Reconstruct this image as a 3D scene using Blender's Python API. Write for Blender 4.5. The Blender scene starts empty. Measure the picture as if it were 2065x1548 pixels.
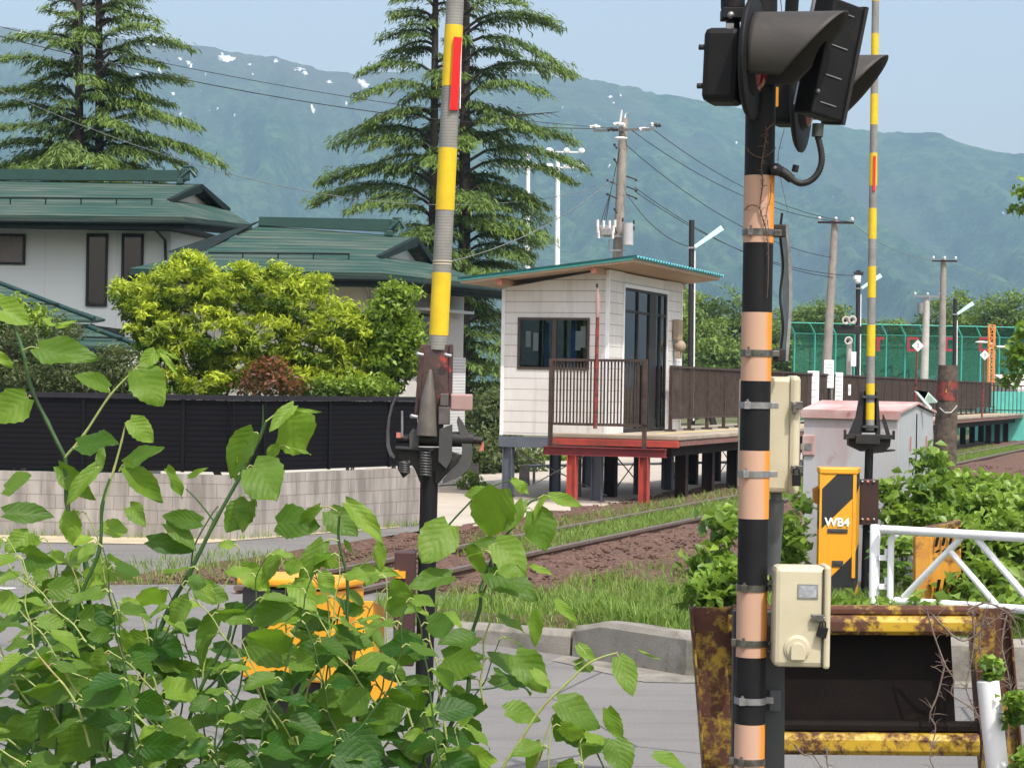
import bpy, bmesh, math, random
import numpy as np
from mathutils import Vector, Matrix
# ---------------------------------------------------------------- camera, sky, sun, exposure
sc = bpy.context.scene
F = 4400.0; EYE = 2.15; CX = 1032.5; CY = 774.0; ROLL = math.radians(1.0)
cam_d = bpy.data.cameras.new('camera'); cam = bpy.data.objects.new('camera', cam_d)
sc.collection.objects.link(cam); sc.camera = cam
cam_d.sensor_width = 36.0; cam_d.lens = 36.0 * F / 2065.0
cam_d.clip_start = 0.1; cam_d.clip_end = 20000
_r = Vector((math.cos(ROLL), 0, math.sin(ROLL))); _u = Vector((-math.sin(ROLL), 0, math.cos(ROLL))); _b = Vector((0, -1, 0))
cam.matrix_world = Matrix(((_r.x, _u.x, _b.x, 0), (_r.y, _u.y, _b.y, 0), (_r.z, _u.z, _b.z, EYE), (0, 0, 0, 1)))
SUN_EL = math.radians(58); SUN_AZ = math.radians(150)      # azimuth clockwise from +Y: behind the camera, to the right
sund = Vector((math.sin(SUN_AZ) * math.cos(SUN_EL), math.cos(SUN_AZ) * math.cos(SUN_EL), math.sin(SUN_EL)))
w = bpy.data.worlds.new("World"); sc.world = w; w.use_nodes = True
nt = w.node_tree; bg = nt.nodes['Background']
sky = nt.nodes.new('ShaderNodeTexSky'); sky.sky_type = 'NISHITA'; sky.sun_disc = False
sky.sun_elevation = SUN_EL; sky.sun_rotation = SUN_AZ
sky.air_density = 1.0; sky.dust_density = 5.0; sky.ozone_density = 0.6
sky_lift = nt.nodes.new('ShaderNodeMix'); sky_lift.data_type = 'RGBA'; sky_lift.blend_type = 'ADD'; sky_lift.inputs[0].default_value = 1; sky_lift.inputs[7].default_value = (1.9, 1.55, 1.35, 1)   # constant pale haze added to the sky, also lifts the ambient fill
nt.links.new(sky.outputs[0], sky_lift.inputs[6]); nt.links.new(sky_lift.outputs[2], bg.inputs[0]); bg.inputs[1].default_value = 0.15
sl = bpy.data.lights.new('sun', 'SUN'); sl.energy = 3.2; sl.angle = math.radians(0.53); sl.color = (1.0, 0.955, 0.89)
so = bpy.data.objects.new('sun', sl); sc.collection.objects.link(so)
so.rotation_euler = sund.to_track_quat('Z', 'Y').to_euler()
sc.view_settings.view_transform = 'Standard'; sc.view_settings.look = 'None'
sc.view_settings.gamma = 1; sc.view_settings.exposure = 0.5
sc.render.engine = 'CYCLES'
sc.cycles.use_denoising = True
sc.cycles.max_bounces = 7; sc.cycles.diffuse_bounces = 3; sc.cycles.glossy_bounces = 3
sc.cycles.transmission_bounces = 4; sc.cycles.transparent_max_bounces = 12; sc.cycles.volume_bounces = 0
sc.cycles.sample_clamp_indirect = 6
# ---------------------------------------------------------------- coordinates
_cr, _sr = math.cos(ROLL), math.sin(ROLL)
def P(px, py, D):
    dx = px - CX; dy = CY - py
    return Vector(((dx * _cr - dy * _sr) / F * D, D, EYE + (dx * _sr + dy * _cr) / F * D))
def PZ(px, py, z):            # point of the photo's pixel that lies at height z
    dx = px - CX; dy = CY - py
    D = (z - EYE) * F / (dx * _sr + dy * _cr)
    return P(px, py, D)
TS, TC = math.sin(math.radians(19.15)), math.cos(math.radians(19.15))
def T(s, u, z):               # railway frame: s along the track, u to its left
    return Vector((TS * s - TC * u, TC * s + TS * u, z))
rng = np.random.default_rng(7); random.seed(7)
# ---------------------------------------------------------------- object helpers
def tag(o, label=None, cat=None, group=None, kind=None):
    if label: o['label'] = label
    if cat: o['category'] = cat
    if group: o['group'] = group
    if kind: o['kind'] = kind
    return o
def thing(name, loc, label, cat, group=None):
    o = bpy.data.objects.new(name, None); sc.collection.objects.link(o)
    o.location = loc; o.empty_display_size = 0.2
    return tag(o, label, cat, group)
def link_mesh(name, me, mats, parent=None):
    o = bpy.data.objects.new(name, me); sc.collection.objects.link(o)
    if not isinstance(mats, (list, tuple)): mats = [mats]
    for m in mats: me.materials.append(m)
    if parent is not None: o.parent = parent
    return o
def wloc(o):
    v = Vector((0, 0, 0))
    while o is not None:
        v = v + o.location; o = o.parent
    return v
class MB:
    def __init__(s): s.v = []; s.f = []; s.m = []; s.sm = []
    def add(s, vs, fs, mi=0, smooth=False):
        b = len(s.v); s.v += [tuple(v) for v in vs]
        for f in fs:
            s.f.append(tuple(b + i for i in f)); s.m.append(mi); s.sm.append(smooth)
        return s
    def hexa(s, p, mi=0):     # 8 points: bottom 4 ccw, top 4 ccw
        return s.add(p, [(0, 3, 2, 1), (4, 5, 6, 7), (0, 1, 5, 4), (1, 2, 6, 5), (2, 3, 7, 6), (3, 0, 4, 7)], mi)
    def box(s, c, size, ax=None, mi=0):
        c = Vector(c); ax = ax or (Vector((1, 0, 0)), Vector((0, 1, 0)), Vector((0, 0, 1)))
        h = [a * (k / 2) for a, k in zip(ax, size)]
        q = []
        for z in (-1, 1):
            for x, y in ((-1, -1), (1, -1), (1, 1), (-1, 1)):
                q.append(c + h[0] * x + h[1] * y + h[2] * z)
        return s.hexa(q, mi)
    def tube(s, pts, rs, n=10, mi=0, smooth=True, cap=True, mis=None):
        pts = [Vector(p) for p in pts]
        if not hasattr(rs, '__len__'): rs = [rs] * len(pts)
        vs = []; prev = None
        for i, p in enumerate(pts):
            if i == 0: d = pts[1] - p
            elif i == len(pts) - 1: d = p - pts[-2]
            else: d = (pts[i + 1] - p).normalized() + (p - pts[i - 1]).normalized()
            if d.length < 1e-9: d = Vector((0, 0, 1))
            d.normalize()
            if prev is None:
                a = Vector((0, 0, 1)) if abs(d.z) < .9 else Vector((1, 0, 0))
                x = d.cross(a).normalized()
            else:
                x = (prev - d * prev.dot(d)).normalized()
            prev = x; y = d.cross(x)
            for k in range(n):
                t = 2 * math.pi * k / n
                vs.append(p + (x * math.cos(t) + y * math.sin(t)) * rs[i])
        b = len(s.v); s.v += [tuple(v) for v in vs]
        for i in range(len(pts) - 1):
            for k in range(n):
                k2 = (k + 1) % n
                s.f.append((b + i * n + k, b + i * n + k2, b + (i + 1) * n + k2, b + (i + 1) * n + k))
                s.m.append(mis[i] if mis else mi); s.sm.append(smooth)
        if cap:
            e = b + (len(pts) - 1) * n; c0 = len(s.v); s.v += s.v[b:b + n]; c1 = len(s.v); s.v += s.v[e:e + n]
            s.f.append(tuple(c0 + k for k in range(n))[::-1]); s.m.append(mis[0] if mis else mi); s.sm.append(False)
            s.f.append(tuple(c1 + k for k in range(n))); s.m.append(mis[-1] if mis else mi); s.sm.append(False)
        return s
    def prism(s, poly, off, mi=0, smooth=False):   # polygon (3d points) extruded by vector off
        off = Vector(off); n = len(poly); a = [Vector(p) for p in poly]
        fs = [tuple(range(n))[::-1], tuple(range(n, 2 * n))] + [(i, (i + 1) % n, n + (i + 1) % n, n + i) for i in range(n)]
        return s.add(a + [p + off for p in a], fs, mi, smooth)
    def sphere(s, c, r, mi=0, nu=10, nv=6, ax=(1, 1, 1)):
        c = Vector(c); vs = []
        for i in range(1, nv):
            ph = math.pi * i / nv
            for k in range(nu):
                t = 2 * math.pi * k / nu
                vs.append(c + Vector((r * ax[0] * math.sin(ph) * math.cos(t), r * ax[1] * math.sin(ph) * math.sin(t), r * ax[2] * math.cos(ph))))
        vs += [c + Vector((0, 0, r * ax[2])), c - Vector((0, 0, r * ax[2]))]
        fs = []
        for i in range(nv - 2):
            for k in range(nu):
                k2 = (k + 1) % nu; fs.append((i * nu + k, (i + 1) * nu + k, (i + 1) * nu + k2, i * nu + k2))
        top = (nv - 1) * nu
        for k in range(nu):
            k2 = (k + 1) % nu; fs.append((top, k, k2)); fs.append((top + 1, (nv - 2) * nu + k2, (nv - 2) * nu + k))
        return s.add(vs, fs, mi, True)
    def lathe(s, c, axis, prof, n=20, mi=0, smooth=True, mis=None):   # prof [(dist along axis, radius)]
        axis = Vector(axis).normalized(); c = Vector(c); x = axis.cross(Vector((0, 0, 1)) if abs(axis.z) < .9 else Vector((1, 0, 0))).normalized(); y = axis.cross(x)
        b = len(s.v); m = len(prof)
        for d, r in prof:
            for k in range(n):
                t = 2 * math.pi * k / n; s.v.append(tuple(c + axis * d + (x * math.cos(t) + y * math.sin(t)) * max(r, 1e-4)))
        for i in range(m - 1):
            for k in range(n):
                k2 = (k + 1) % n; s.f.append((b + i * n + k, b + i * n + k2, b + (i + 1) * n + k2, b + (i + 1) * n + k)); s.m.append(mi); s.sm.append(smooth)
        c0 = len(s.v); s.v += s.v[b:b + n]; c1 = len(s.v); s.v += s.v[b + (m - 1) * n:b + m * n]
        s.f.append(tuple(c0 + k for k in range(n))[::-1]); s.f.append(tuple(c1 + k for k in range(n))); s.m += [mi, mi]; s.sm += [False, False]
        return s
    def build(s, name, mats, parent=None, bevel=0, label=None, recalc=True):
        off = wloc(parent) if parent is not None else Vector((0, 0, 0))
        me = bpy.data.meshes.new(name)
        me.from_pydata([(v[0] - off.x, v[1] - off.y, v[2] - off.z) for v in s.v], [], s.f)
        me.polygons.foreach_set('material_index', s.m); me.polygons.foreach_set('use_smooth', s.sm)
        if recalc:
            bm = bmesh.new(); bm.from_mesh(me); bmesh.ops.recalc_face_normals(bm, faces=bm.faces); bm.to_mesh(me); bm.free()
        me.update()
        o = link_mesh(name, me, mats, parent)
        if bevel:
            md = o.modifiers.new('b', 'BEVEL'); md.width = bevel; md.segments = 2; md.limit_method = 'ANGLE'; md.angle_limit = math.radians(40)
        if label: o['label'] = label
        return o
def npmesh(name, V, Q, mat, parent=None, col=None, uv=None, smooth=False):
    """V (n,3), Q (m,4) quads; col per-vertex float tint; uv per-vertex"""
    off = np.array(wloc(parent)) if parent is not None else np.zeros(3)
    me = bpy.data.meshes.new(name); V = np.asarray(V, dtype=np.float32) - off.astype(np.float32); Q = np.asarray(Q, dtype=np.int32)
    k = Q.shape[1]
    me.vertices.add(len(V)); me.vertices.foreach_set('co', V.ravel())
    me.loops.add(Q.size); me.loops.foreach_set('vertex_index', Q.ravel())
    me.polygons.add(len(Q)); me.polygons.foreach_set('loop_start', np.arange(0, Q.size, k, dtype=np.int32))
    me.polygons.foreach_set('loop_total', np.full(len(Q), k, dtype=np.int32))
    if smooth: me.polygons.foreach_set('use_smooth', np.ones(len(Q), dtype=bool))
    me.update(calc_edges=True)
    if col is not None:
        a = me.attributes.new('tint', 'FLOAT', 'POINT'); a.data.foreach_set('value', np.asarray(col, dtype=np.float32))
    if uv is not None:
        l = me.uv_layers.new(name='UVMap'); l.data.foreach_set('uv', np.asarray(uv, dtype=np.float32)[Q.ravel()].ravel())
    return link_mesh(name, me, mat, parent)
def copy_tree(o, parent=None):
    c = o.copy(); sc.collection.objects.link(c); c.parent = parent
    for ch in [x for x in bpy.data.objects if x.parent == o]: copy_tree(ch, c)
    return c
def text_on(name, s, size, pos, xax, zax, mat, parent, depth=0.002, bold=0):
    cu = bpy.data.curves.new('t', 'FONT'); cu.body = s; cu.size = size; cu.extrude = depth; cu.offset = size * bold; cu.align_x = 'CENTER'; cu.align_y = 'CENTER'
    ob = bpy.data.objects.new('t', cu); sc.collection.objects.link(ob)
    bpy.context.view_layer.update()
    me = bpy.data.meshes.new_from_object(ob.evaluated_get(bpy.context.evaluated_depsgraph_get()))
    bpy.data.objects.remove(ob)
    xax = Vector(xax).normalized(); zax = Vector(zax).normalized(); n = xax.cross(zax)
    off = Vector(pos) - wloc(parent)
    for v in me.vertices:
        c = v.co; v.co = off + xax * c.x + zax * c.y + n * c.z
    me.materials.clear()
    return link_mesh(name, me, mat, parent)
# ---------------------------------------------------------------- materials
def _n(t, k, **kw):
    n = t.nodes.new(k)
    for a, b in kw.items(): setattr(n, a, b)
    return n
def base(name, rough=.6, metal=0, spec=.5):
    m = bpy.data.materials.new(name); m.use_nodes = True
    b = m.node_tree.nodes['Principled BSDF']
    b.inputs['Roughness'].default_value = rough; b.inputs['Metallic'].default_value = metal
    b.inputs['Specular IOR Level'].default_value = spec
    return m, m.node_tree, b
def rgba(c): return (c[0], c[1], c[2], 1)
def noise(t, scale, detail=5, rough=.6, vec=None, dist=0):
    n = _n(t, 'ShaderNodeTexNoise'); n.inputs['Scale'].default_value = scale; n.inputs['Detail'].default_value = detail
    n.inputs['Roughness'].default_value = rough; n.inputs['Distortion'].default_value = dist
    if vec is None: vec = _n(t, 'ShaderNodeTexCoord').outputs['Object']
    t.links.new(vec, n.inputs['Vector']); return n.outputs['Fac']
def ramp(t, fac, p0, p1, c0=(0, 0, 0), c1=(1, 1, 1)):
    r = _n(t, 'ShaderNodeValToRGB'); e = r.color_ramp.elements
    e[0].position = p0; e[0].color = rgba(c0); e[1].position = p1; e[1].color = rgba(c1)
    t.links.new(fac, r.inputs[0]); return r.outputs[0]
def mix(t, f, a, b, mode='MIX'):
    x = _n(t, 'ShaderNodeMix', data_type='RGBA', blend_type=mode)
    for i, v in ((0, f), (6, a), (7, b)):
        if isinstance(v, (int, float)): x.inputs[i].default_value = v
        elif isinstance(v, (tuple, list)): x.inputs[i].default_value = rgba(v)
        else: t.links.new(v, x.inputs[i])
    return x.outputs[2]
def math_(t, op, a, b=None):
    x = _n(t, 'ShaderNodeMath', operation=op)
    for i, v in ((0, a), (1, b)):
        if v is None: continue
        if isinstance(v, (int, float)): x.inputs[i].default_value = v
        else: t.links.new(v, x.inputs[i])
    return x.outputs[0]
def bump(t, b, h, strength=.3, dist=.02):
    x = _n(t, 'ShaderNodeBump'); x.inputs['Strength'].default_value = strength; x.inputs['Distance'].default_value = dist
    t.links.new(h, x.inputs['Height']); t.links.new(x.outputs[0], b.inputs['Normal'])
def sep(t, space='Object'):
    s = _n(t, 'ShaderNodeSeparateXYZ'); tc = _n(t, 'ShaderNodeTexCoord'); t.links.new(tc.outputs[space], s.inputs[0]); return s.outputs
def mat(name, c1, c2=None, scale=6, rough=.6, metal=0, bp=0, bs=40, p=(.35, .65), c3=None, s3=1.5, p3=(.5, .62), spec=.5, bd=.01):
    m, t, b = base(name, rough, metal, spec)
    c2 = c2 or tuple(x * .75 for x in c1)
    col = mix(t, ramp(t, noise(t, scale), *p), c1, c2)
    if c3: col = mix(t, ramp(t, noise(t, s3, 7, .65), *p3), col, c3)
    t.links.new(col, b.inputs['Base Color'])
    rr = math_(t, 'MULTIPLY_ADD', noise(t, scale * 2), .25); rr.node.inputs[2].default_value = rough - .12
    t.links.new(rr, b.inputs['Roughness'])
    if bp: bump(t, b, noise(t, bs), bp, bd)
    return m
def leafmat(name, c1, c2, trans=.35, rough=.45, veins=False, spec=.4, back=None):
    rough = rough
    m, t, b = base(name, rough, 0, spec)
    a = _n(t, 'ShaderNodeAttribute', attribute_name='tint')
    col = mix(t, a.outputs['Fac'], c1, c2)
    if veins:
        uv = _n(t, 'ShaderNodeUVMap'); sx = _n(t, 'ShaderNodeSeparateXYZ'); t.links.new(uv.outputs[0], sx.inputs[0])
        au = math_(t, 'ABSOLUTE', math_(t, 'SUBTRACT', sx.outputs[0], .5))
        mid = ramp(t, au, .0, .035, (1, 1, 1), (0, 0, 0))
        v = math_(t, 'SUBTRACT', sx.outputs[1], math_(t, 'MULTIPLY', au, .75))
        fr = math_(t, 'FRACT', math_(t, 'MULTIPLY', v, 6.0))
        vl = math_(t, 'ABSOLUTE', math_(t, 'SUBTRACT', fr, .5))
        vein = ramp(t, vl, .0, .07, (1, 1, 1), (0, 0, 0))
        vv = mix(t, .5, vein, mid, 'ADD')
        col = mix(t, math_(t, 'MULTIPLY', vv, .28), col, (.24, .40, .10))
        col = mix(t, ramp(t, noise(t, 26, 6, .75), .70, .76), col, (.13, .085, .02))
        h = mix(t, .3, noise(t, 35, 3), vl)
        bump(t, b, h, .45, .010)
        col = mix(t, ramp(t, noise(t, 8, 3), .3, .75), col, mix(t, .35, col, (.03, .12, .015)))
        ge = _n(t, 'ShaderNodeNewGeometry'); col = mix(t, ge.outputs['Backfacing'], col, mix(t, .55, col, (.11, .22, .085)))
    t.links.new(col, b.inputs['Base Color'])
    tr = _n(t, 'ShaderNodeBsdfTranslucent'); mx = _n(t, 'ShaderNodeMixShader'); mx.inputs[0].default_value = trans
    tc = mix(t, .55, col, (.26, .48, .02)) if veins else mix(t, .4, col, (.3, .42, .05))
    t.links.new(tc, tr.inputs[0]); t.links.new(b.outputs[0], mx.inputs[1]); t.links.new(tr.outputs[0], mx.inputs[2])
    t.links.new(mx.outputs[0], t.nodes['Material Output'].inputs[0])
    return m
def emptyless(): pass
black_paint = mat('black_paint', (.0055, .006, .007), (.010, .010, .011), 9, .6, 0, .15, 60, spec=.22, c3=(.024, .022, .02), s3=5, p3=(.62, .8))
black_metal = mat('black_metal', (.006, .006, .007), (.012, .011, .010), 14, .6, .0, .25, 80, c3=(.06, .035, .025), s3=9, p3=(.6, .75))
hood_mat = mat('hood_paint', (.030, .028, .027), (.045, .041, .037), 5, .6, 0, .1, 90, spec=.35, c3=(.08, .068, .058), s3=7, p3=(.62, .85))
galv = mat('galvanised_steel', (.34, .35, .36), (.22, .22, .22), 20, .42, .7)
steel_band = mat('band_steel', (.20, .20, .19), (.09, .085, .075), 30, .32, .8)
concrete = mat('concrete', (.25, .235, .205), (.17, .16, .14), 2.2, .9, 0, .5, 60, c3=(.075, .075, .055), s3=3, p3=(.48, .7))
pole_conc = mat('pole_concrete', (.30, .27, .24), (.22, .20, .18), 3, .85, 0, .2, 50)
pole_light = mat('pole_light', (.5, .48, .45), (.38, .36, .33), 3, .8)
white_paint = mat('white_paint', (.78, .80, .82), (.70, .72, .74), 5, .35, 0, 0, c3=(.45, .43, .38), s3=4, p3=(.68, .85))
cream = mat('cream_box_paint', (.50, .46, .33), (.44, .40, .28), 5, .42, 0, .06, 90, c3=(.25, .21, .13), s3=6, p3=(.66, .85))
yellow_arm = mat('yellow_tape', (.66, .47, .01), (.58, .40, .01), 12, .65, 0, .05, 60, c3=(.35, .28, .06), s3=8, p3=(.7, .85))
red_tape = mat('red_tape', (.70, .012, .012), (.6, .01, .01), 8, .4)
rust_red = mat('red_primer_rust', (.26, .035, .022), (.12, .03, .025), 10, .6, 0, .3, 60, c3=(.03, .02, .02), s3=8, p3=(.48, .6))
bracket_mat = mat('grimy_red_bracket', (.030, .026, .026), (.075, .032, .026), 10, .5, .1, .2, 70, c3=(.36, .04, .028), s3=9, p3=(.57, .66))
red_steel = mat('red_steel', (.42, .055, .035), (.28, .045, .035), 4, .6, 0, .1, 50, c3=(.12, .05, .04), s3=4, p3=(.6, .8))
maroon_steel = mat('maroon_steel', (.20, .022, .028), (.14, .02, .022), 4, .55, 0, .1, 50)
brown_steel = mat('brown_railing', (.075, .052, .042), (.04, .028, .024), 5, .7, 0, .1, 60, spec=.25, c3=(.12, .085, .065), s3=2.5, p3=(.6, .8))
dark_brown = mat('dark_brown_steel', (.018, .011, .010), (.03, .016, .013), 3, .7, spec=.2)
blue_steel = mat('blue_grey_steel', (.105, .12, .15), (.085, .095, .12), 3, .5)
orange_mach = mat('machine_orange', (.76, .36, .018), (.66, .29, .015), 3, .4, 0, .05, 40, c3=(.30, .13, .02), s3=4, p3=(.66, .82))
wood_old = mat('old_timber', (.11, .085, .065), (.045, .035, .028), 14, .85, 0, .6, 40)
edge_pink = mat('edge_beam_paint', (.16, .075, .06), (.24, .12, .10), 6, .6, c3=(.4, .3, .27), s3=9, p3=(.62, .72))
pink_box = mat('faded_pink_box', (.36, .24, .225), (.30, .19, .18), 8, .6)
wire_mat = mat('cable_black', (.015, .015, .017), (.02, .02, .02), 5, .6)
wire_grey = mat('cable_grey', (.16, .17, .18), (.12, .13, .14), 5, .6)
insul = mat('porcelain', (.7, .7, .7), (.6, .6, .6), 5, .25)
dark_glass, _t, _b = base('dark_glass', .06, 0, .7); _b.inputs['Base Color'].default_value = (.018, .020, .024, 1)
red_lens, _t, _b = base('red_lens', .15, 0, .6); _b.inputs['Base Color'].default_value = (.14, .004, .012, 1)
curtain = mat('curtain_glass', (.16, .13, .115), (.10, .085, .08), 2, .25)
light_tube = mat('lamp_tube', (.60, .85, .83), (.5, .75, .74), 5, .3)
paper = mat('sign_white', (.80, .82, .85), (.74, .76, .8), 3, .5)
green_net_post = mat('green_post', (.06, .42, .33), (.05, .35, .28), 3, .5)
net_red = mat('red_letter_sheet', (.32, .02, .03), (.26, .02, .03), 3, .6)
orange_mast = mat('orange_mast', (.85, .30, .06), (.75, .25, .05), 3, .5)
turq = mat('turquoise_sheet', (.10, .48, .40), (.08, .38, .34), 2, .5)
trim_and_shade = mat('fascia', (.006, .016, .014), (.005, .010, .009), 4, .6, spec=.2)  # real trim, also the painted shade panel under the upper eave
tan_soffit = mat('tan_soffit', (.42, .30, .20), (.36, .26, .175), 3, .7)
ink = mat('ink', (.05, .05, .055), (.04, .04, .04), 3, .6)
ink_red = mat('ink_red', (.5, .03, .03), (.4, .02, .02), 3, .6)
ink_white = mat('ink_white', (.85, .85, .82), (.8, .8, .78), 3, .5)
copper_red = mat('salmon_bolt', (.5, .17, .12), (.4, .13, .1), 9, .6)
# rusty yellow paint
def rusty(name, yel=(.62, .43, .015), amt=(.44, .52)):
    m, t, b = base(name, .55)
    n1 = noise(t, 16, 9, .72); n2 = noise(t, 3.5, 6, .6)
    f = ramp(t, math_(t, 'ADD', math_(t, 'MULTIPLY', n1, .5), math_(t, 'MULTIPLY', n2, .5)), *amt)
    rc = mix(t, noise(t, 25), (.032, .014, .011), (.11, .038, .016))
    t.links.new(mix(t, f, mix(t, noise(t, 6), yel, (yel[0] * .7, yel[1] * .62, .01)), rc), b.inputs['Base Color'])
    t.links.new(math_(t, 'MULTIPLY_ADD', f, .35), b.inputs['Roughness'])
    bump(t, b, mix(t, .5, n1, f), .35, .004)
    return m
rust_yellow = rusty('rusty_yellow_paint', (.50, .34, .015), (.475, .55)); rust_heavy = rusty('heavy_rust', (.36, .25, .02), (.42, .49))
rust_plate = mat('black_rust_plate', (.006, .005, .005), (.012, .008, .007), 5, .8, 0, .3, 60, spec=.12, c3=(.05, .022, .012), s3=4, p3=(.62, .8))
# orange tape of the signal post: reflective glare painted as a paler side
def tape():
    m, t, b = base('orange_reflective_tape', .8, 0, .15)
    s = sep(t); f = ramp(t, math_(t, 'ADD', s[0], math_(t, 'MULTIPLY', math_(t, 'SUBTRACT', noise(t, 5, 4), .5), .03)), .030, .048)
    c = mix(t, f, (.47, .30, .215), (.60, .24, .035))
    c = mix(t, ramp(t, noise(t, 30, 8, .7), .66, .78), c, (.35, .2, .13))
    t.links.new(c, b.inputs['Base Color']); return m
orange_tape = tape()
def grey_arm():
    m, t, b = base('grey_arm_wrap', .75, 0, .2)
    s = sep(t); fr = math_(t, 'FRACT', math_(t, 'MULTIPLY', s[2], 70))
    l = ramp(t, fr, .0, .35, (.45, .45, .45), (1, 1, 1))
    c = mix(t, ramp(t, noise(t, 9), .35, .7), (.28, .28, .265), (.21, .21, .195))
    t.links.new(mix(t, .7, c, l, 'MULTIPLY'), b.inputs['Base Color']); bump(t, b, fr, .3, .004); return m
arm_grey = grey_arm()
def roofmat():
    m, t, b = base('green_metal_roof', .65, 0, .15)
    s = sep(t); z = math_(t, 'MULTIPLY', s[2], 12.5); fr = math_(t, 'FRACT', z)
    line = ramp(t, fr, .05, .22, (.12, .12, .12), (1, 1, 1))
    mp = _n(t, 'ShaderNodeMapping'); mp.inputs['Scale'].default_value = (.5, .5, 9); tc = _n(t, 'ShaderNodeTexCoord'); t.links.new(tc.outputs['Object'], mp.inputs[0])
    n = noise(t, 1.1, 6, .6, mp.outputs[0])
    c = mix(t, ramp(t, n, .42, .68), (.026, .068, .056), (.080, .108, .088))
    c = mix(t, ramp(t, noise(t, 2.3, 6, .65, mp.outputs[0]), .62, .8), c, (.20, .165, .115))
    t.links.new(mix(t, .9, c, line, 'MULTIPLY'), b.inputs['Base Color']); bump(t, b, fr, .5, .03); return m
roof_green = roofmat()
ridge_green = mat('ridge_cap', (.012, .052, .042), (.009, .04, .034), 4, .4)
def blockmat(ang):
    m, t, b = base('block_wall', .9)
    tc = _n(t, 'ShaderNodeTexCoord'); mp = _n(t, 'ShaderNodeMapping'); mp.inputs['Rotation'].default_value = (math.radians(90), 0, 0)
    mp2 = _n(t, 'ShaderNodeMapping'); mp2.inputs['Rotation'].default_value = (0, 0, ang)
    t.links.new(tc.outputs['Object'], mp2.inputs[0]); t.links.new(mp2.outputs[0], mp.inputs[0])
    br = _n(t, 'ShaderNodeTexBrick'); t.links.new(mp.outputs[0], br.inputs[0]); br.offset = .5
    br.inputs['Scale'].default_value = 1; br.inputs['Brick Width'].default_value = .40; br.inputs['Row Height'].default_value = .185
    br.inputs['Mortar Size'].default_value = .007; br.inputs['Mortar Smooth'].default_value = .2
    br.inputs['Color1'].default_value = (.36, .34, .315, 1); br.inputs['Color2'].default_value = (.29, .272, .25, 1); br.inputs['Mortar'].default_value = (.20, .18, .16, 1)
    mp3 = _n(t, 'ShaderNodeMapping'); mp3.inputs['Scale'].default_value = (5, 5, .6); t.links.new(tc.outputs['Object'], mp3.inputs[0])
    st = ramp(t, noise(t, 1.0, 7, .65, mp3.outputs[0]), .40, .62)
    c = mix(t, st, br.outputs[0], mix(t, .62, br.outputs[0], (.10, .09, .08)))
    t.links.new(c, b.inputs['Base Color']); bump(t, b, br.outputs['Fac'], -.4, .01); return m
def siding():
    m, t, b = base('white_siding', .5)
    s = sep(t); fr = math_(t, 'FRACT', math_(t, 'MULTIPLY', s[2], 1 / .205))
    line = ramp(t, fr, .035, .075, (.36, .32, .29), (1, 1, 1))
    c = mix(t, ramp(t, noise(t, 1.5, 6), .4, .75), (.70, .69, .67), (.60, .585, .56))
    ms = _n(t, 'ShaderNodeMapping'); ms.inputs['Scale'].default_value = (6, 6, .5); tk = _n(t, 'ShaderNodeTexCoord'); t.links.new(tk.outputs['Object'], ms.inputs[0]); c = mix(t, math_(t, 'MULTIPLY', ramp(t, noise(t, 1.2, 6, .65, ms.outputs[0]), .5, .75), .35), c, (.25, .22, .18))
    t.links.new(mix(t, 1.0, c, line, 'MULTIPLY'), b.inputs['Base Color']); bump(t, b, fr, .4, .02); return m
siding_white = siding()
def wallmat():
    m, t, b = base('house_wall', .8)
    s = sep(t)
    l1 = math_(t, 'ABSOLUTE', math_(t, 'SUBTRACT', math_(t, 'FRACT', math_(t, 'MULTIPLY', s[0], 1 / 1.52)), .5))
    l2 = math_(t, 'ABSOLUTE', math_(t, 'SUBTRACT', math_(t, 'FRACT', math_(t, 'MULTIPLY', s[2], 1 / .98)), .5))
    g = ramp(t, math_(t, 'MINIMUM', l1, l2), .002, .008, (.86, .86, .86), (1, 1, 1))
    c = mix(t, noise(t, .8), (.76, .82, .80), (.70, .755, .735))
    t.links.new(mix(t, 1.0, c, g, 'MULTIPLY'), b.inputs['Base Color']); return m
house_wall = wallmat()
wall_tan = mat('tan_render', (.66, .65, .62), (.58, .57, .54), 1.2, .85)
def shutter():
    m, t, b = base('white_shutter', .5)
    s = sep(t); fr = math_(t, 'FRACT', math_(t, 'MULTIPLY', s[2], 16))
    t.links.new(ramp(t, fr, .1, .3, (.45, .45, .45), (.8, .8, .8)), b.inputs['Base Color']); return m
shutter_mat = shutter()
def fencemat():
    m, t, b = base('black_slat_fence', .6, 0, .12)
    s = sep(t); fr = math_(t, 'FRACT', math_(t, 'MULTIPLY', s[2], 14))
    c = mix(t, ramp(t, fr, .12, .35), (.002, .002, .003), (.0085, .0085, .011))
    t.links.new(c, b.inputs['Base Color']); bump(t, b, fr, .6, .02); return m
fence_black = fencemat()
fence_cap = mat('fence_cap', (.020, .020, .026), (.014, .014, .018), 5, .5, spec=.25)
fence_post = mat('fence_post', (.006, .006, .008), (.005, .005, .006), 5, .5, spec=.15)
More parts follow.
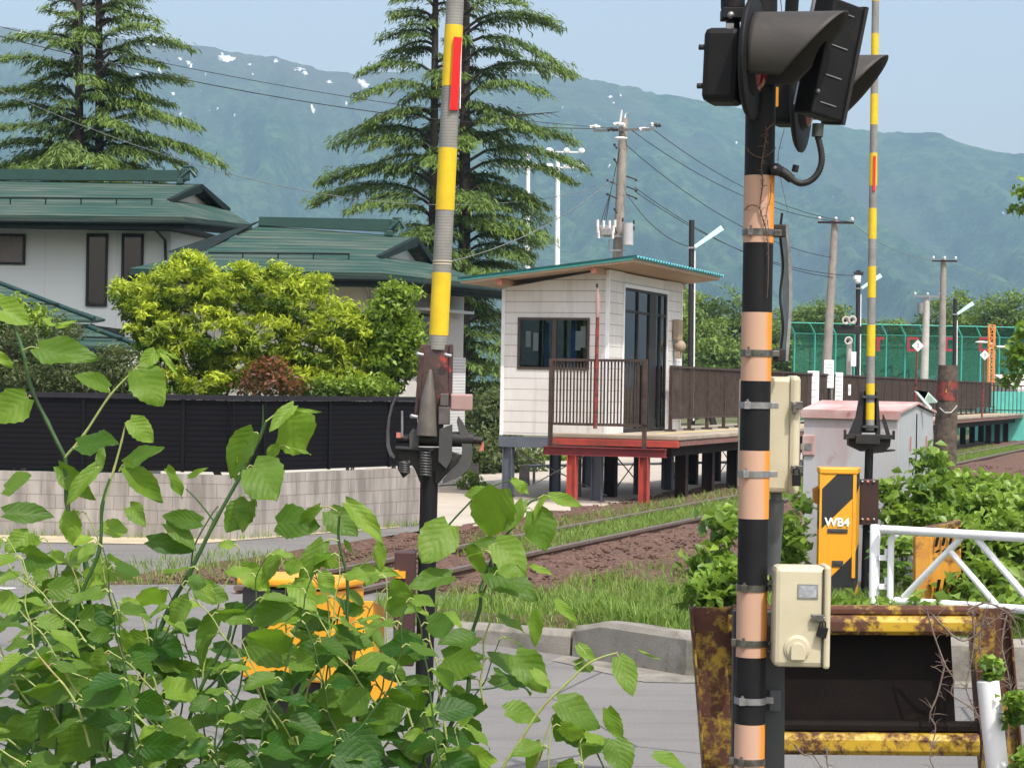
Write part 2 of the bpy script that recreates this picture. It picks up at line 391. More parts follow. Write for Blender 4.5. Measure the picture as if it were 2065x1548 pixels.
def asphaltmat():
    m, t, b = base('asphalt', .85)
    n = noise(t, 60, 6, .7); big = noise(t, .5, 5, .6)
    c = mix(t, ramp(t, big, .3, .7), (.105, .103, .10), (.15, .147, .142))
    c = mix(t, ramp(t, n, .35, .7), c, mix(t, .45, c, (.26, .25, .235)))
    vo = _n(t, 'ShaderNodeTexVoronoi', feature='DISTANCE_TO_EDGE'); vo.inputs['Scale'].default_value = .45; tc = _n(t, 'ShaderNodeTexCoord'); wv = mix(t, .12, tc.outputs['Object'], _n(t, 'ShaderNodeTexNoise').outputs['Color']); t.links.new(wv, vo.inputs['Vector'])
    c = mix(t, math_(t, 'MULTIPLY', ramp(t, vo.outputs['Distance'], .0, .006, (1, 1, 1), (0, 0, 0)), ramp(t, noise(t, .6, 3), .45, .55)), c, (.03, .03, .03))
    mp = _n(t, 'ShaderNodeMapping'); mp.inputs['Scale'].default_value = (.35, 3.2, 1); t.links.new(tc.outputs['Object'], mp.inputs[0]); c = mix(t, math_(t, 'MULTIPLY', ramp(t, noise(t, 1.0, 6, .6, mp.outputs[0]), .5, .75), .5), c, (.06, .06, .06))
    t.links.new(c, b.inputs['Base Color']); bump(t, b, n, .5, .01); return m
asphalt = asphaltmat()
lot_conc = mat('lot_concrete', (.42, .38, .32), (.36, .32, .27), .7, .9, 0, .2, 40)
sand = mat('sandy_edge', (.45, .38, .26), (.33, .29, .21), 2.5, .95, 0, .4, 30)
paint_white = mat('worn_road_paint', (.66, .66, .64), (.5, .5, .48), 7, .7, p=(.4, .7), c3=(.24, .24, .24), s3=14, p3=(.5, .62))
earth = mat('earth', (.075, .10, .028), (.13, .115, .05), .9, .95, 0, .6, 14, c3=(.17, .12, .085), s3=.5, p3=(.55, .7))
grass_soil = mat('grass_soil', (.055, .075, .022), (.085, .055, .032), 2.2, .95, 0, .6, 14, c3=(.12, .062, .042), s3=.9, p3=(.5, .62))
ballast = mat('ballast', (.135, .066, .042), (.055, .032, .023), 13, .95, 0, 1, 22, c3=(.24, .14, .10), s3=20, p3=(.52, .62), bd=.05)
rail_side = mat('rail_rust', (.10, .045, .025), (.055, .03, .022), 8, .8, 0, .2)
rail_top = mat('rail_head', (.22, .17, .14), (.17, .13, .11), 9, .4, .5)
deck_mat = mat('platform_deck', (.36, .31, .24), (.25, .21, .165), .9, .9, 0, .3, 40, c3=(.22, .19, .16), s3=1.2, p3=(.55, .75))
yellow_line = mat('worn_yellow_line', (.62, .50, .16), (.52, .44, .22), 2, .8)
def mountainmat():
    m, t, b = base('mountain_forest', .95, 0, .1)
    n = noise(t, .012, 9, .65); n2 = noise(t, .0022, 5, .6); n3 = noise(t, .05, 4, .7)
    c = mix(t, ramp(t, n, .40, .60), (.012, .045, .018), (.075, .145, .05))
    c = mix(t, ramp(t, n3, .44, .58), c, mix(t, .75, c, (.006, .022, .008)))
    c = mix(t, ramp(t, n2, .5, .7), c, (.06, .075, .055))
    br = _n(t, 'ShaderNodeAttribute', attribute_name='bare'); c = mix(t, br.outputs['Fac'], c, (.14, .10, .09))
    a = _n(t, 'ShaderNodeAttribute', attribute_name='tint')
    mq = _n(t, 'ShaderNodeMapping'); mq.inputs['Scale'].default_value = (1.6, .35, .7); tq = _n(t, 'ShaderNodeTexCoord'); t.links.new(tq.outputs['Object'], mq.inputs[0])
    f = ramp(t, math_(t, 'ADD', a.outputs['Fac'], math_(t, 'MULTIPLY', math_(t, 'SUBTRACT', noise(t, .035, 6, .75, mq.outputs[0]), .5), 3.6)), .66, .72)
    t.links.new(mix(t, f, c, (.88, .88, .9)), b.inputs['Base Color']); bump(t, b, n3, 1, 12); return m
mountain_mat = mountainmat()
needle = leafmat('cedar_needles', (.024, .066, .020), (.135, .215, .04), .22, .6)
bark = mat('bark', (.045, .033, .026), (.025, .02, .016), 9, .9, 0, .5, 30)
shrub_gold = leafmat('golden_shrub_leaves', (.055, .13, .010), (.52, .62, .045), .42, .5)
shrub_green = leafmat('green_shrub_leaves', (.04, .095, .015), (.24, .36, .035), .35, .4)
shrub_dark = leafmat('dark_shrub_leaves', (.035, .055, .022), (.10, .13, .045), .25, .5)
shrub_red = leafmat('red_maple_leaves', (.05, .03, .015), (.20, .06, .03), .3, .5)
weed = leafmat('weed_leaves', (.045, .115, .014), (.24, .38, .05), .4, .38)
tree_leaf = leafmat('far_tree_leaves', (.05, .105, .022), (.18, .27, .045), .3, .6)
grass_m = leafmat('grass_blades', (.075, .17, .022), (.27, .38, .08), .35, .6)
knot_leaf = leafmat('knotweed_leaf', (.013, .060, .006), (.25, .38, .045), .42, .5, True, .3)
knot_stem = mat('knotweed_stem', (.018, .06, .014), (.045, .10, .025), 12, .4, c3=(.15, .07, .03), s3=14, p3=(.6, .75))
thin_stem = mat('petiole', (.28, .34, .10), (.22, .28, .08), 12, .5, c3=(.32, .15, .09), s3=12, p3=(.55, .7))
dead_vine = mat('dead_vine', (.13, .075, .045), (.06, .04, .03), 30, .9)
grey_vine = mat('grey_dead_vine', (.20, .16, .13), (.10, .075, .06), 30, .9)
def netmat():
    m, t, b = base('green_net', .7); b.inputs['Base Color'].default_value = (.012, .15, .095, 1)
    tr = _n(t, 'ShaderNodeBsdfTransparent'); mx = _n(t, 'ShaderNodeMixShader'); mx.inputs[0].default_value = .50
    t.links.new(tr.outputs[0], mx.inputs[1]); t.links.new(b.outputs[0], mx.inputs[2]); t.links.new(mx.outputs[0], t.nodes['Material Output'].inputs[0]); return m
net_mat = netmat()
def glassmat():
    m, t, b = base('window_glass', .03); b.inputs['Base Color'].default_value = (.03, .035, .04, 1)
    tr = _n(t, 'ShaderNodeBsdfTransparent'); tr.inputs[0].default_value = (.80, .83, .82, 1); g = _n(t, 'ShaderNodeBsdfGlossy'); g.inputs['Roughness'].default_value = .02
    mx = _n(t, 'ShaderNodeMixShader'); fr = _n(t, 'ShaderNodeFresnel'); fr.inputs[0].default_value = 1.5
    t.links.new(fr.outputs[0], mx.inputs[0]); t.links.new(tr.outputs[0], mx.inputs[1]); t.links.new(g.outputs[0], mx.inputs[2])
    t.links.new(mx.outputs[0], t.nodes['Material Output'].inputs[0]); return m
glass = glassmat()
def stripemat():
    m, t, b = base('orange_black_stripes', .4)
    s = sep(t); c0 = math_(t, 'SUBTRACT', s[2], s[0]); fr = math_(t, 'FRACT', math_(t, 'ADD', math_(t, 'MULTIPLY', c0, 1 / .965), .212))
    k = ramp(t, fr, .405, .412)
    col = mix(t, noise(t, 3), (.76, .37, .02), (.66, .30, .02)); blk = mix(t, noise(t, 5), (.012, .014, .018), (.03, .03, .033))
    t.links.new(mix(t, k, blk, col), b.inputs['Base Color']); return m
stripes = stripemat()
def cabmat():
    m, t, b = base('faded_cabinet', .5)
    mp = _n(t, 'ShaderNodeMapping'); mp.inputs['Scale'].default_value = (1.4, 1.4, .55); tc = _n(t, 'ShaderNodeTexCoord'); t.links.new(tc.outputs['Object'], mp.inputs[0])
    n = noise(t, 1.5, 8, .6, mp.outputs[0], .5)
    c = mix(t, ramp(t, n, .46, .74), (.44, .445, .46), (.36, .25, .25))
    c = mix(t, ramp(t, noise(t, 3, 6), .62, .75), c, (.24, .07, .06))
    t.links.new(c, b.inputs['Base Color']); return m
cab_pink = cabmat()
cab_roof = mat('cabinet_roof', (.52, .40, .38), (.38, .20, .18), 2.5, .5, c3=(.22, .05, .04), s3=4, p3=(.62, .75))
cab_grey = mat('cabinet_grey', (.36, .385, .41), (.32, .34, .36), 2, .5)
board_m = mat('orange_board', (.56, .27, .03), (.40, .17, .03), 6, .6, c3=(.13, .05, .03), s3=7, p3=(.55, .7))
# ---------------------------------------------------------------- the setting
def sheet(name, pts, m, kind='structure', z=None):
    me = bpy.data.meshes.new(name); me.from_pydata([tuple(p) for p in pts], [], [tuple(range(len(pts)))]); me.update()
    o = link_mesh(name, me, m); 
    if me.polygons[0].normal.z < 0: me.flip_normals()
    return tag(o, kind=kind)
G = 9000.0
sheet('ground', [(-3400, -150, -.03), (3400, -150, -.03), (3400, 4950, -.03), (-3400, 4950, -.03)], earth)
# road: crosses the railway obliquely in front of the camera and runs off to the left in front of the walled garden
sheet('road', [(-40, 7.2, 0), (40, 7.2, 0), (40, 16.25, 0), (1.35, 16.3, 0), (.5, 17.34, 0), (-.4, 17.8, 0), (-1.3, 18.2, 0), (-1.4, 20.6, 0), tuple(T(20.5, 11.3, 0)), tuple(T(26, 11.3, 0)), tuple(T(30, 11.3, 0)), (-.7, 34.0, 0), (-1.7, 33.0, 0), (-4.1, 29.5, 0), (-40, 29.8, 0)], asphalt)
mk = MB()
for (a, b_) in (((-30, 15.25), (-1.2, 15.6)),):
    mk.prism([(a[0], a[1], .004), (b_[0], b_[1], .004), (b_[0], b_[1] + .14, .004), (a[0], a[1] + .14, .004)], (0, 0, .003))
mk.prism([(-14, 22.6, .004), (-3.6, 21.8, .004), (-3.6, 21.95, .004), (-14, 22.75, .004)], (0, 0, .003))
tag(mk.build('road_marking', paint_white), kind='structure')
sheet('concrete_lot', [(-1.9, 34.2, .012), (-.6, 31.5, .012), (1.2, 34.5, .012), (9, 58, .012), (14, 75, .012), (-3, 75, .012), (-3.5, 46, .012)], lot_conc)
sheet('verge_strip', [(-40, 28.6, .008), (-4.2, 28.1, .008), (-1.6, 32.3, .008), (-1.75, 32.9, .008), (-4.15, 29.3, .008), (-40, 29.5, .008)], sand)
# bank behind the kerb up to the ballast
KX = [-1.3, -.4, .5, 1.33, 40]; KY = [18.15, 17.75, 17.3, 16.25, 16.2]
def bank_h(x, y):
    s = TS * x + TC * y; u = -TC * x + TS * y
    edge = min(1, max(0, (y - np.interp(x, KX, KY) - .1) / .5))
    h = (.29 if x > .5 else .2) * edge * (.12 + .88 * math.exp(-max(0, y - np.interp(x, KX, KY) - .7) / 1.6))
    h += -.14 * min(1, max(0, (s - 20) / 12)) + .05 * math.sin(x * 1.7 + y) * math.sin(y * 1.3) * edge
    return h
V = []; Q = []; nx, ny = 100, 90
for j in range(ny + 1):
    for i in range(nx + 1):
        v = j / ny; y = 16.45 + (v ** 1.6) * 100
        xl = float(np.interp(y, [16.3, 17.4, 17.85, 18.25, 20, 24], [1.4, .58, -.3, -1.15, -1.3, -.1])) if y < 24 else max(2.2 + (y - 24) * TS / TC, -.1) if y > 26 else -.1 + (y - 24) * 1.4
        x = xl + (i / nx) ** 1.8 * 60
        V.append((x, y, bank_h(x, y))); 
for j in range(ny):
    for i in range(nx):
        a = j * (nx + 1) + i; Q.append((a, a + 1, a + nx + 2, a + nx + 1))
o = npmesh('grass_bank', V, Q, grass_soil, smooth=True); tag(o, kind='structure')
# kerb wall, broken at one joint and tapering off towards the crossing
k = MB()
def kerb(pl, hs, w=.19):
    """continuous kerb along a polyline (x, y), chamfered top, mitred corners"""
    pts = [Vector((x, y, 0)) for x, y in pl]; V = []; Fq = []
    for i, p in enumerate(pts):
        d = (pts[min(i + 1, len(pts) - 1)] - pts[max(i - 1, 0)]).normalized(); n = Vector((-d.y, d.x, 0)); n = n if n.y > 0 else -n; h = hs[i]
        jt = random.uniform(-.006, .006)
        for a, z in ((jt * .5, -.05), (.012 + jt, h - .045), (.05, h + jt), (w, h + jt), (w, -.05)): V.append(p + n * a + Vector((0, 0, z)))
    for i in range(len(pts) - 1):
        for q in range(5): Fq.append((i * 5 + q, i * 5 + (q + 1) % 5, i * 5 + 5 + (q + 1) % 5, i * 5 + 5 + q))
    Fq += [tuple(range(5)), tuple(range(len(V) - 5, len(V)))[::-1]]
    k.add(V, Fq)
def dense(a, b_, n): return [(a[0] + (b_[0] - a[0]) * i / n, a[1] + (b_[1] - a[1]) * i / n) for i in range(n + 1)]
l1 = dense((-1.3, 18.15), (-.4, 17.75), 6) + dense((-.4, 17.75), (.49, 17.31), 6)[1:]; kerb(l1, [.03 + .17 * min(1, i / 5) for i in range(len(l1))])
l2 = dense((.505, 17.29), (1.33, 16.26), 8) + [(1.5, 16.21)] + dense((1.5, 16.21), (2.6, 16.2), 6)[1:]; kerb(l2, [.24 + .07 * min(1, i / 2) for i in range(len(l2))])
for i in range(14):
    l3 = dense((2.61 + i * 2, 16.2), (2.61 + i * 2 + 1.99, 16.2), 8); kerb(l3, [.31] * len(l3))
tag(k.build('kerb', concrete, bevel=.006), kind='structure')
# ballast bed
bb = MB()
prof = [(6.9, -.05), (7.5, .06), (9.9, .09), (10.7, -.05)]
V = []; Q = []; S = [19.5 + i * .5 for i in range(60)] + [50 + i * 4 for i in range(40)]; U = np.linspace(5.2, 11.6, 40)
for s in S:
    for u in U:
        z = np.interp(u, [5.2, 6.6, 7.6, 9.8, 10.6, 11.6], [-.02, .03, .10, .10, .03, -.02]); e = 1 if s > 21 else max(0, (s - 19.5) / 1.5)
        z += rng.normal(0, .018)
        p = T(s, u, max(z * e, -.02) + .02); V.append(p)
for a in range(len(S) - 1):
    for c in range(len(U) - 1):
        i = a * len(U) + c; Q.append((i, i + 1, i + 1 + len(U), i + len(U)))
tag(npmesh('ballast_bed', V, Q, ballast, smooth=True), kind='structure')
sheet('gutter', [(1.0, 15.85, .005), (30, 15.75, .005), (30, 16.21, .005), (1.33, 16.26, .005), (.5, 17.3, .005), (-.4, 17.75, .005), (-.6, 17.5, .005), (.35, 17.0, .005)], concrete)
# crossing panel between and beside the rails
cp = MB()
cp.hexa([T(11, 5.2, 0.002), T(11, 12, 0.002), T(19.4, 12, 0.002), T(19.4, 5.2, 0.002), T(11.5, 7.4, .125), T(11.5, 9.9, .125), T(19.4, 9.9, .125), T(19.4, 7.4, .125)])
tag(cp.build('crossing_panel', asphalt), kind='structure')
# loose stones as stuff
def stones(n, su, size, name):
    t = (1 + 5 ** .5) / 2
    oc = np.array([(1, 0, 0), (-1, 0, 0), (0, 1, 0), (0, -1, 0), (0, 0, 1), (0, 0, -1)], float)
    tf = np.array([(0, 2, 4), (2, 1, 4), (1, 3, 4), (3, 0, 4), (2, 0, 5), (1, 2, 5), (3, 1, 5), (0, 3, 5)])
    s = su[0] + (su[1] - su[0]) * rng.random(n) ** 1.3; u = rng.uniform(su[2], su[3], n)
    r = rng.uniform(.5, 1.2, n) * size; a = rng.uniform(0, 6.28, n)
    zz = np.interp(u, [5.2, 6.6, 7.6, 9.8, 10.6, 11.6], [.0, .05, .12, .12, .05, .0])
    C = np.stack([TS * s - TC * u, TC * s + TS * u, zz], 1)
    V = np.repeat(oc[None], n, 0) * rng.uniform(.6, 1.2, (n, 6, 1)) * r[:, None, None] * np.array([1, .8, .55])
    ca, sa = np.cos(a)[:, None], np.sin(a)[:, None]
    V = np.stack([V[..., 0] * ca - V[..., 1] * sa, V[..., 0] * sa + V[..., 1] * ca, V[..., 2]], 2) + C[:, None]
    Fc = (tf[None] + (np.arange(n) * 6)[:, None, None]).reshape(-1, 3)
    return tag(npmesh(name, V.reshape(-1, 3), Fc, ballast), kind='stuff')
stones(9000, (19.8, 62, 5.4, 11.4), .04, 'ballast_stones')
# rails
def rail(u, label):
    r = thing('rail', T(10, u, .1), label, 'rail', 'rails of the single track')
    for nm, m, pr in (('rail_web', rail_side, [(-.065, 0), (.065, 0), (.065, .015), (.012, .035), (.012, .10), (-.012, .10), (-.012, .035), (-.065, .015)]),
                      ('rail_head', rail_top, [(-.034, .10), (.034, .10), (.034, .135), (.024, .142), (-.024, .142), (-.034, .135)])):
        b_ = MB(); b_.prism([T(18.6, u + x, .06 + z) for x, z in pr], T(150, u, 0) - T(18.6, u, 0)); b_.build(nm, m, r)
rail(8.1, 'rusty steel rail nearer the camera, beside the brown ballast slope'); rail(9.17, 'rusty steel rail on the platform side with grass growing along it')
# mountains with snow patches, several kilometres away
RX = [-300, 0, 60, 150, 290, 370, 420, 470, 550, 640, 700, 770, 830, 880, 1000, 1080, 1160, 1220, 1300, 1360, 1430, 1500, 1560, 1620, 1680, 1720, 1800, 1880, 1930, 2000, 2065, 2400]
RY = [40, 57, 64, 76, 84, 93, 97, 108, 120, 142, 150, 148, 140, 148, 146, 152, 158, 170, 186, 196, 210, 224, 242, 248, 254, 264, 268, 269, 290, 308, 312, 330]
snow = [(40, 66, 22, 7), (300, 88, 20, 7), (350, 118, 8, 5), (372, 130, 8, 10), (445, 118, 22, 8), (435, 105, 14, 4), (590, 140, 20, 5), (605, 148, 10, 6), (652, 165, 12, 4), (722, 168, 14, 9), (492, 130, 4, 4),
        (310, 140, 4, 22), (415, 224, 3, 6), (432, 220, 6, 5), (464, 232, 4, 5), (622, 222, 5, 12), (690, 212, 4, 8), (742, 285, 5, 6), (362, 158, 5, 5), (405, 150, 4, 7), (330, 165, 5, 4), (300, 195, 5, 5), (265, 150, 8, 5), (1222, 196, 10, 6), (1240, 192, 6, 9), (1252, 232, 4, 9), (1225, 206, 5, 6), (985, 280, 5, 9), (1090, 225, 4, 6), (1476, 287, 3, 8), (340, 190, 4, 4), (500, 150, 3, 3), (460, 190, 3, 4), (1222, 332, 3, 3), (1205, 325, 2, 5), (150, 78, 12, 4), (545, 124, 10, 3)]
from mathutils import noise as mn
NXm, NYm = 520, 170
px = np.linspace(-260, 2330, NXm); ry = np.interp(px, RX, RY); t_ = np.linspace(0, 1, NYm)
V = np.zeros((NYm, NXm, 3)); sn = np.zeros((NYm, NXm)); bare = np.zeros((NYm, NXm))
D0, D1 = 2300.0, 4300.0
for i in range(NXm):
    hz = CY + (px[i] - CX) * _sr
    topz = (hz - ry[i]) / F * D1
    for j in range(NYm):
        t = t_[j]; D = D0 + (D1 - D0) * t; X = (px[i] - CX) / F * D
        rid = mn.fractal(Vector((X * .0016 + 3, D * .0009, 1.7)), .9, 2.1, 5)
        rg = 1 - abs(mn.fractal(Vector((X * .0034 + D * .0006 + 7, D * .0005, 4.2)), .8, 2.0, 5)) * 2
        z = topz * (t ** 1.25) + (rid * 90 + rg * 75 - 40) * math.sin(math.pi * min(1, t)) ** .8
        if j > NYm - 3: z = topz + mn.noise(Vector((X * .02, 3, 0))) * 6 + mn.noise(Vector((X * .07, 5, 0))) * 3.5
        V[j, i] = (X, D, z + EYE)
        yy = hz - z / D * F
        for sx, sy, w_, h_ in snow:
            dd = ((px[i] - sx - (yy - sy) * .4) / (w_ * .72)) ** 2 + ((yy - sy) / (h_ * .85)) ** 2
            if dd < 4: sn[j, i] = max(sn[j, i], 1 - dd / 2.2)
        if px[i] < 1300: bare[j, i] = max(0, 1 - (yy - ry[i]) / 120) * .55 * (1 if px[i] < 800 else .5)
V[0, :, 2] = -1
Q = [(j * NXm + i, j * NXm + i + 1, (j + 1) * NXm + i + 1, (j + 1) * NXm + i) for j in range(NYm - 1) for i in range(NXm - 1)]
mt = npmesh('mountains', V.reshape(-1, 3), Q, mountain_mat, col=np.clip(sn, 0, 1).ravel(), smooth=True)
a = mt.data.attributes.new('bare', 'FLOAT', 'POINT'); a.data.foreach_set('value', bare.ravel().astype(np.float32))
tag(mt, kind='structure')
# air between here and the mountains
hz_ = MB(); hz_.box((0, 2400, 698), (7000, 5200, 1400)); ho = MB()
hb = hz_
def hazemat():
    m = bpy.data.materials.new('haze'); m.use_nodes = True; t = m.node_tree; t.nodes.remove(t.nodes['Principled BSDF'])
    v = _n(t, 'ShaderNodeVolumePrincipled'); v.inputs['Color'].default_value = (.45, .745, 1.0, 1); v.inputs['Density'].default_value = .00021; v.inputs['Anisotropy'].default_value = .0
    t.links.new(v.outputs[0], t.nodes['Material Output'].inputs['Volume']); return m
HAZE = True
if HAZE:
    o = hb.build('haze', hazemat()); tag(o, kind='stuff')
# ---------------------------------------------------------------- foliage generators
def cards(C, N, U, size, ratio, fold=.25):
    """leaf cards: centres C, normals N, long axis U (unit), size, width ratio -> V,Q  (two quads folded on the midrib)"""
    S = np.cross(N, U); S /= np.linalg.norm(S, axis=1, keepdims=True) + 1e-9
    Nn = np.cross(U, S); sz = size[:, None]; w = sz * ratio
    base_ = C - U * sz * .5; tip = C + U * sz * .5 - Nn * sz * .12
    ml = C + S * w * .5 + Nn * w * fold - U * sz * .06; mr = C - S * w * .5 + Nn * w * fold - U * sz * .06
    V = np.stack([base_, ml, tip, mr, C], 1).reshape(-1, 3); b = np.arange(len(C))[:, None] * 5
    Q = np.concatenate([b + np.array([[0, 4, 2, 1]]), b + np.array([[0, 3, 2, 4]])])
    return V, Q
def unit(a): return a / (np.linalg.norm(a, axis=1, keepdims=True) + 1e-9)
def blobs(ells, n_clump, n_leaf, clump_r, size, ratio=.5, up=.5, hang=0, tipbias=1.0, seed=0, shell=.45, young_dir=(0.3, -.2, 1)):
    """ellipsoids [(centre, radii)], leaf clumps spread through their volume. returns V,Q,tint (1 = young outer leaf)"""
    r = np.random.default_rng(seed); Cs = []; Ts = []
    vol = np.array([e[1][0] * e[1][1] * e[1][2] for e in ells]) ** .7; vol /= vol.sum()
    yd = np.array(young_dir, float); yd /= np.linalg.norm(yd)
    for (c, rad), f in zip(ells, vol):
        k = max(3, int(n_clump * f)); d = unit(r.normal(size=(k, 3))); rr = (shell + (1 - shell) * r.random(k) ** .6)[:, None]
        cc = np.array(c) + d * rr * np.array(rad)
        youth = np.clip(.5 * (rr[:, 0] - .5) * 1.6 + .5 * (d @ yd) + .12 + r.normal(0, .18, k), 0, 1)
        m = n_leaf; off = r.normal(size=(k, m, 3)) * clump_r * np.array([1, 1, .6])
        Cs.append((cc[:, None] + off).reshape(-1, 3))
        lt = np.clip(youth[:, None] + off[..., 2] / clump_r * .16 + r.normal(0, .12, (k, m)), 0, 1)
        Ts.append(lt.ravel())
    C = np.concatenate(Cs); Tt = np.concatenate(Ts); n = len(C)
    N = unit(r.normal(size=(n, 3)) * (1 - up) + np.array([0, 0, 1]) * up * 1.3)
    U = r.normal(size=(n, 3)); U[:, 2] -= hang * 2; U = unit(U - N * np.sum(U * N, 1, keepdims=True))
    V, Q = cards(C, N, U, size * r.uniform(.6, 1.3, n), ratio)
    return V, Q, np.repeat(Tt, 5)
def broadtree(name, base_, H, ells, m, n_clump, n_leaf, clump_r, size, label, cat='tree', group=None, seed=0, trunk_r=.15, up=.5, ratio=.5, limbs=5, hang=0):
    r = thing(name, base_, label, cat, group); rr = random.Random(seed)
    V, Q, tt = blobs(ells, n_clump, n_leaf, clump_r, size, ratio, up, hang, seed=seed)
    npmesh('crown' if cat == 'tree' else 'foliage', V, Q, m, r, col=tt)
    t = MB(); b0 = Vector(base_); cen = Vector(ells[0][0]); mid = b0.lerp(cen, .45) + Vector((rr.uniform(-.1, .1), 0, 0))
    t.tube([b0, mid, cen], [trunk_r, trunk_r * .8, trunk_r * .3], 8)
    for i in range(limbs):
        e = ells[i % len(ells)]; tip = Vector(e[0]) + Vector([rr.uniform(-.7, .7) * q for q in e[1]])
        st = b0.lerp(mid, rr.uniform(.4, 1)); t.tube([st, st.lerp(tip, .5) + Vector((0, 0, .08 * (tip - st).length)), tip], [trunk_r * .5, trunk_r * .3, trunk_r * .08], 6)
    t.build('trunk' if cat == 'tree' else 'stem', bark, r)
    return r
def cedar(name, trunks, branches, scale, nb_random, label, seed, z0, z1, rad):
    """trunks [(base, top, r)], branches [(from, to)] explicit; random ones fill the depth"""
    r = np.random.default_rng(seed); root = thing(name, trunks[0][0], label, 'tree', 'tall cedars behind the houses')
    tb = MB()
    for a, b_, rr in trunks: tb.tube([a, Vector(a).lerp(Vector(b_), .5), b_], [rr, rr * .75, rr * .42], 9)
    tb.build('trunk', bark, root)
    br = list(branches)
    for i in range(nb_random):
        h = z0 + (z1 - z0) * (i + r.random()) / nb_random; a = trunks[i % len(trunks)]; f = (h - a[0][2]) / (a[1][2] - a[0][2])
        if f > 1.02: continue
        p = Vector(a[0]).lerp(Vector(a[1]), min(f, 1)); an = r.uniform(0, 6.283)
        L = rad(h) * r.uniform(.35, .95); br.append((p, p + Vector((math.cos(an) * L, math.sin(an) * L, L * r.uniform(-.22, .10)))))
    C = []; U = []; N = []; S = []; Tn = []; bm_ = MB()
    for a, b_ in br:
        a = Vector(a); b_ = Vector(b_); L = (b_ - a).length; d = (b_ - a) / L
        side = d.cross(Vector((0, 0, 1))).normalized()
        pts = [a.lerp(b_, t) + Vector((0, 0, L * (.16 * math.sin(math.pi * t ** .8)))) for t in np.linspace(0, 1, 7)]
        bm_.tube(pts, [.05 * scale * (1 - .85 * t) for t in np.linspace(0, 1, 7)], 5, cap=False)
        P_ = np.array([tuple(p) for p in pts]); youth_b = r.uniform(-.2, .25)
        ntw = int(L * 17 / scale)
        for k in range(ntw):
            t = .14 + .86 * (k + r.random()) / ntw; q = np.array([np.interp(t, np.linspace(0, 1, 7), P_[:, c]) for c in range(3)])
            sg = 1 if k % 2 else -1; tl = (.10 + .42 * math.sin(math.pi * min(1, t * .9 + .05)) ** .8) * L * .62 * r.uniform(.5, 1.15)
            if t > .9: tl = max(tl * .6, .2)
            dr = np.array(d) * r.uniform(.4, .9) + np.array(side) * sg * r.uniform(.5, 1.0) + np.array([0, 0, r.uniform(-.05, .12)]); dr /= np.linalg.norm(dr)
            nt_ = max(5, int(tl * 30 / scale)); tt = (np.arange(nt_) + r.random(nt_)) / nt_
            pos = q + dr * (tt * tl)[:, None] + np.array([0, 0, -1]) * ((tt ** 2) * tl * r.uniform(.15, .42))[:, None] + r.normal(size=(nt_, 3)) * .045 * scale
            ud = dr + r.normal(size=(nt_, 3)) * .38; ud[:, 2] -= .25 + .55 * tt
            C.append(pos); U.append(ud); nn = r.normal(size=(nt_, 3)) * .42 + np.array([0, 0, 1]); N.append(nn)
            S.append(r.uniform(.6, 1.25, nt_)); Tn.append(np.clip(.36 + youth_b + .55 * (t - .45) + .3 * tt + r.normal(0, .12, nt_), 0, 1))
    bm_.build('limbs', bark, root, recalc=False)
    C = np.concatenate(C); U = unit(np.concatenate(U)); N = np.concatenate(N); N = unit(N - U * np.sum(U * N, 1, keepdims=True))
    V, Q = cards(C, N, U, np.concatenate(S) * .215 * scale, .19, .3)
    npmesh('crown', V, Q, needle, root, col=np.repeat(np.concatenate(Tn), 5))
    return root
# left cedar (two trunks)
DL = 58.0
def ray(px0, y0, px1, y1, D, dd=0): return (P(px0, y0, D), P(px1, y1, D + dd))
brl = []
for i, (x0, y0, x1, y1) in enumerate([(195, 60, 325, 48), (195, 95, 322, 62), (195, 45, 300, 0), (195, 130, 385, 98), (195, 150, 330, 135), (195, 200, 382, 168), (195, 235, 350, 215), (195, 265, 400, 262), (195, 300, 345, 290), (195, 320, 452, 335), (195, 330, 390, 345),
        (155, 55, 85, 22), (155, 90, 70, 75), (155, 110, 10, 80), (155, 160, -8, 125), (155, 200, 60, 195), (155, 225, -15, 190), (155, 255, -20, 222), (155, 290, -25, 268), (155, 320, -10, 300), (155, 20, 110, -10), (195, 10, 250, -30), (155, 335, 40, 330), (195, 345, 300, 350), (195, 20, 290, 20), (195, 180, 300, 200), (155, 140, 60, 150)]):
    brl.append(ray(x0, y0, x1, y1, DL, random.Random(i).uniform(-1.5, 1.5)))
zt = P(195, -220, DL).z
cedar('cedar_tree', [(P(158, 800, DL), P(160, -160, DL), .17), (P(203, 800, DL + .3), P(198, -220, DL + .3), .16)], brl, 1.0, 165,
      'tall double-trunked cedar at the left edge, rising behind the green roof ridge', 11, P(0, 600, DL).z, zt, lambda h: max(.5, (zt - h) * .33 + .1) if h > P(0, 330, DL).z else 3.4)
DC = 62.0; brc = []
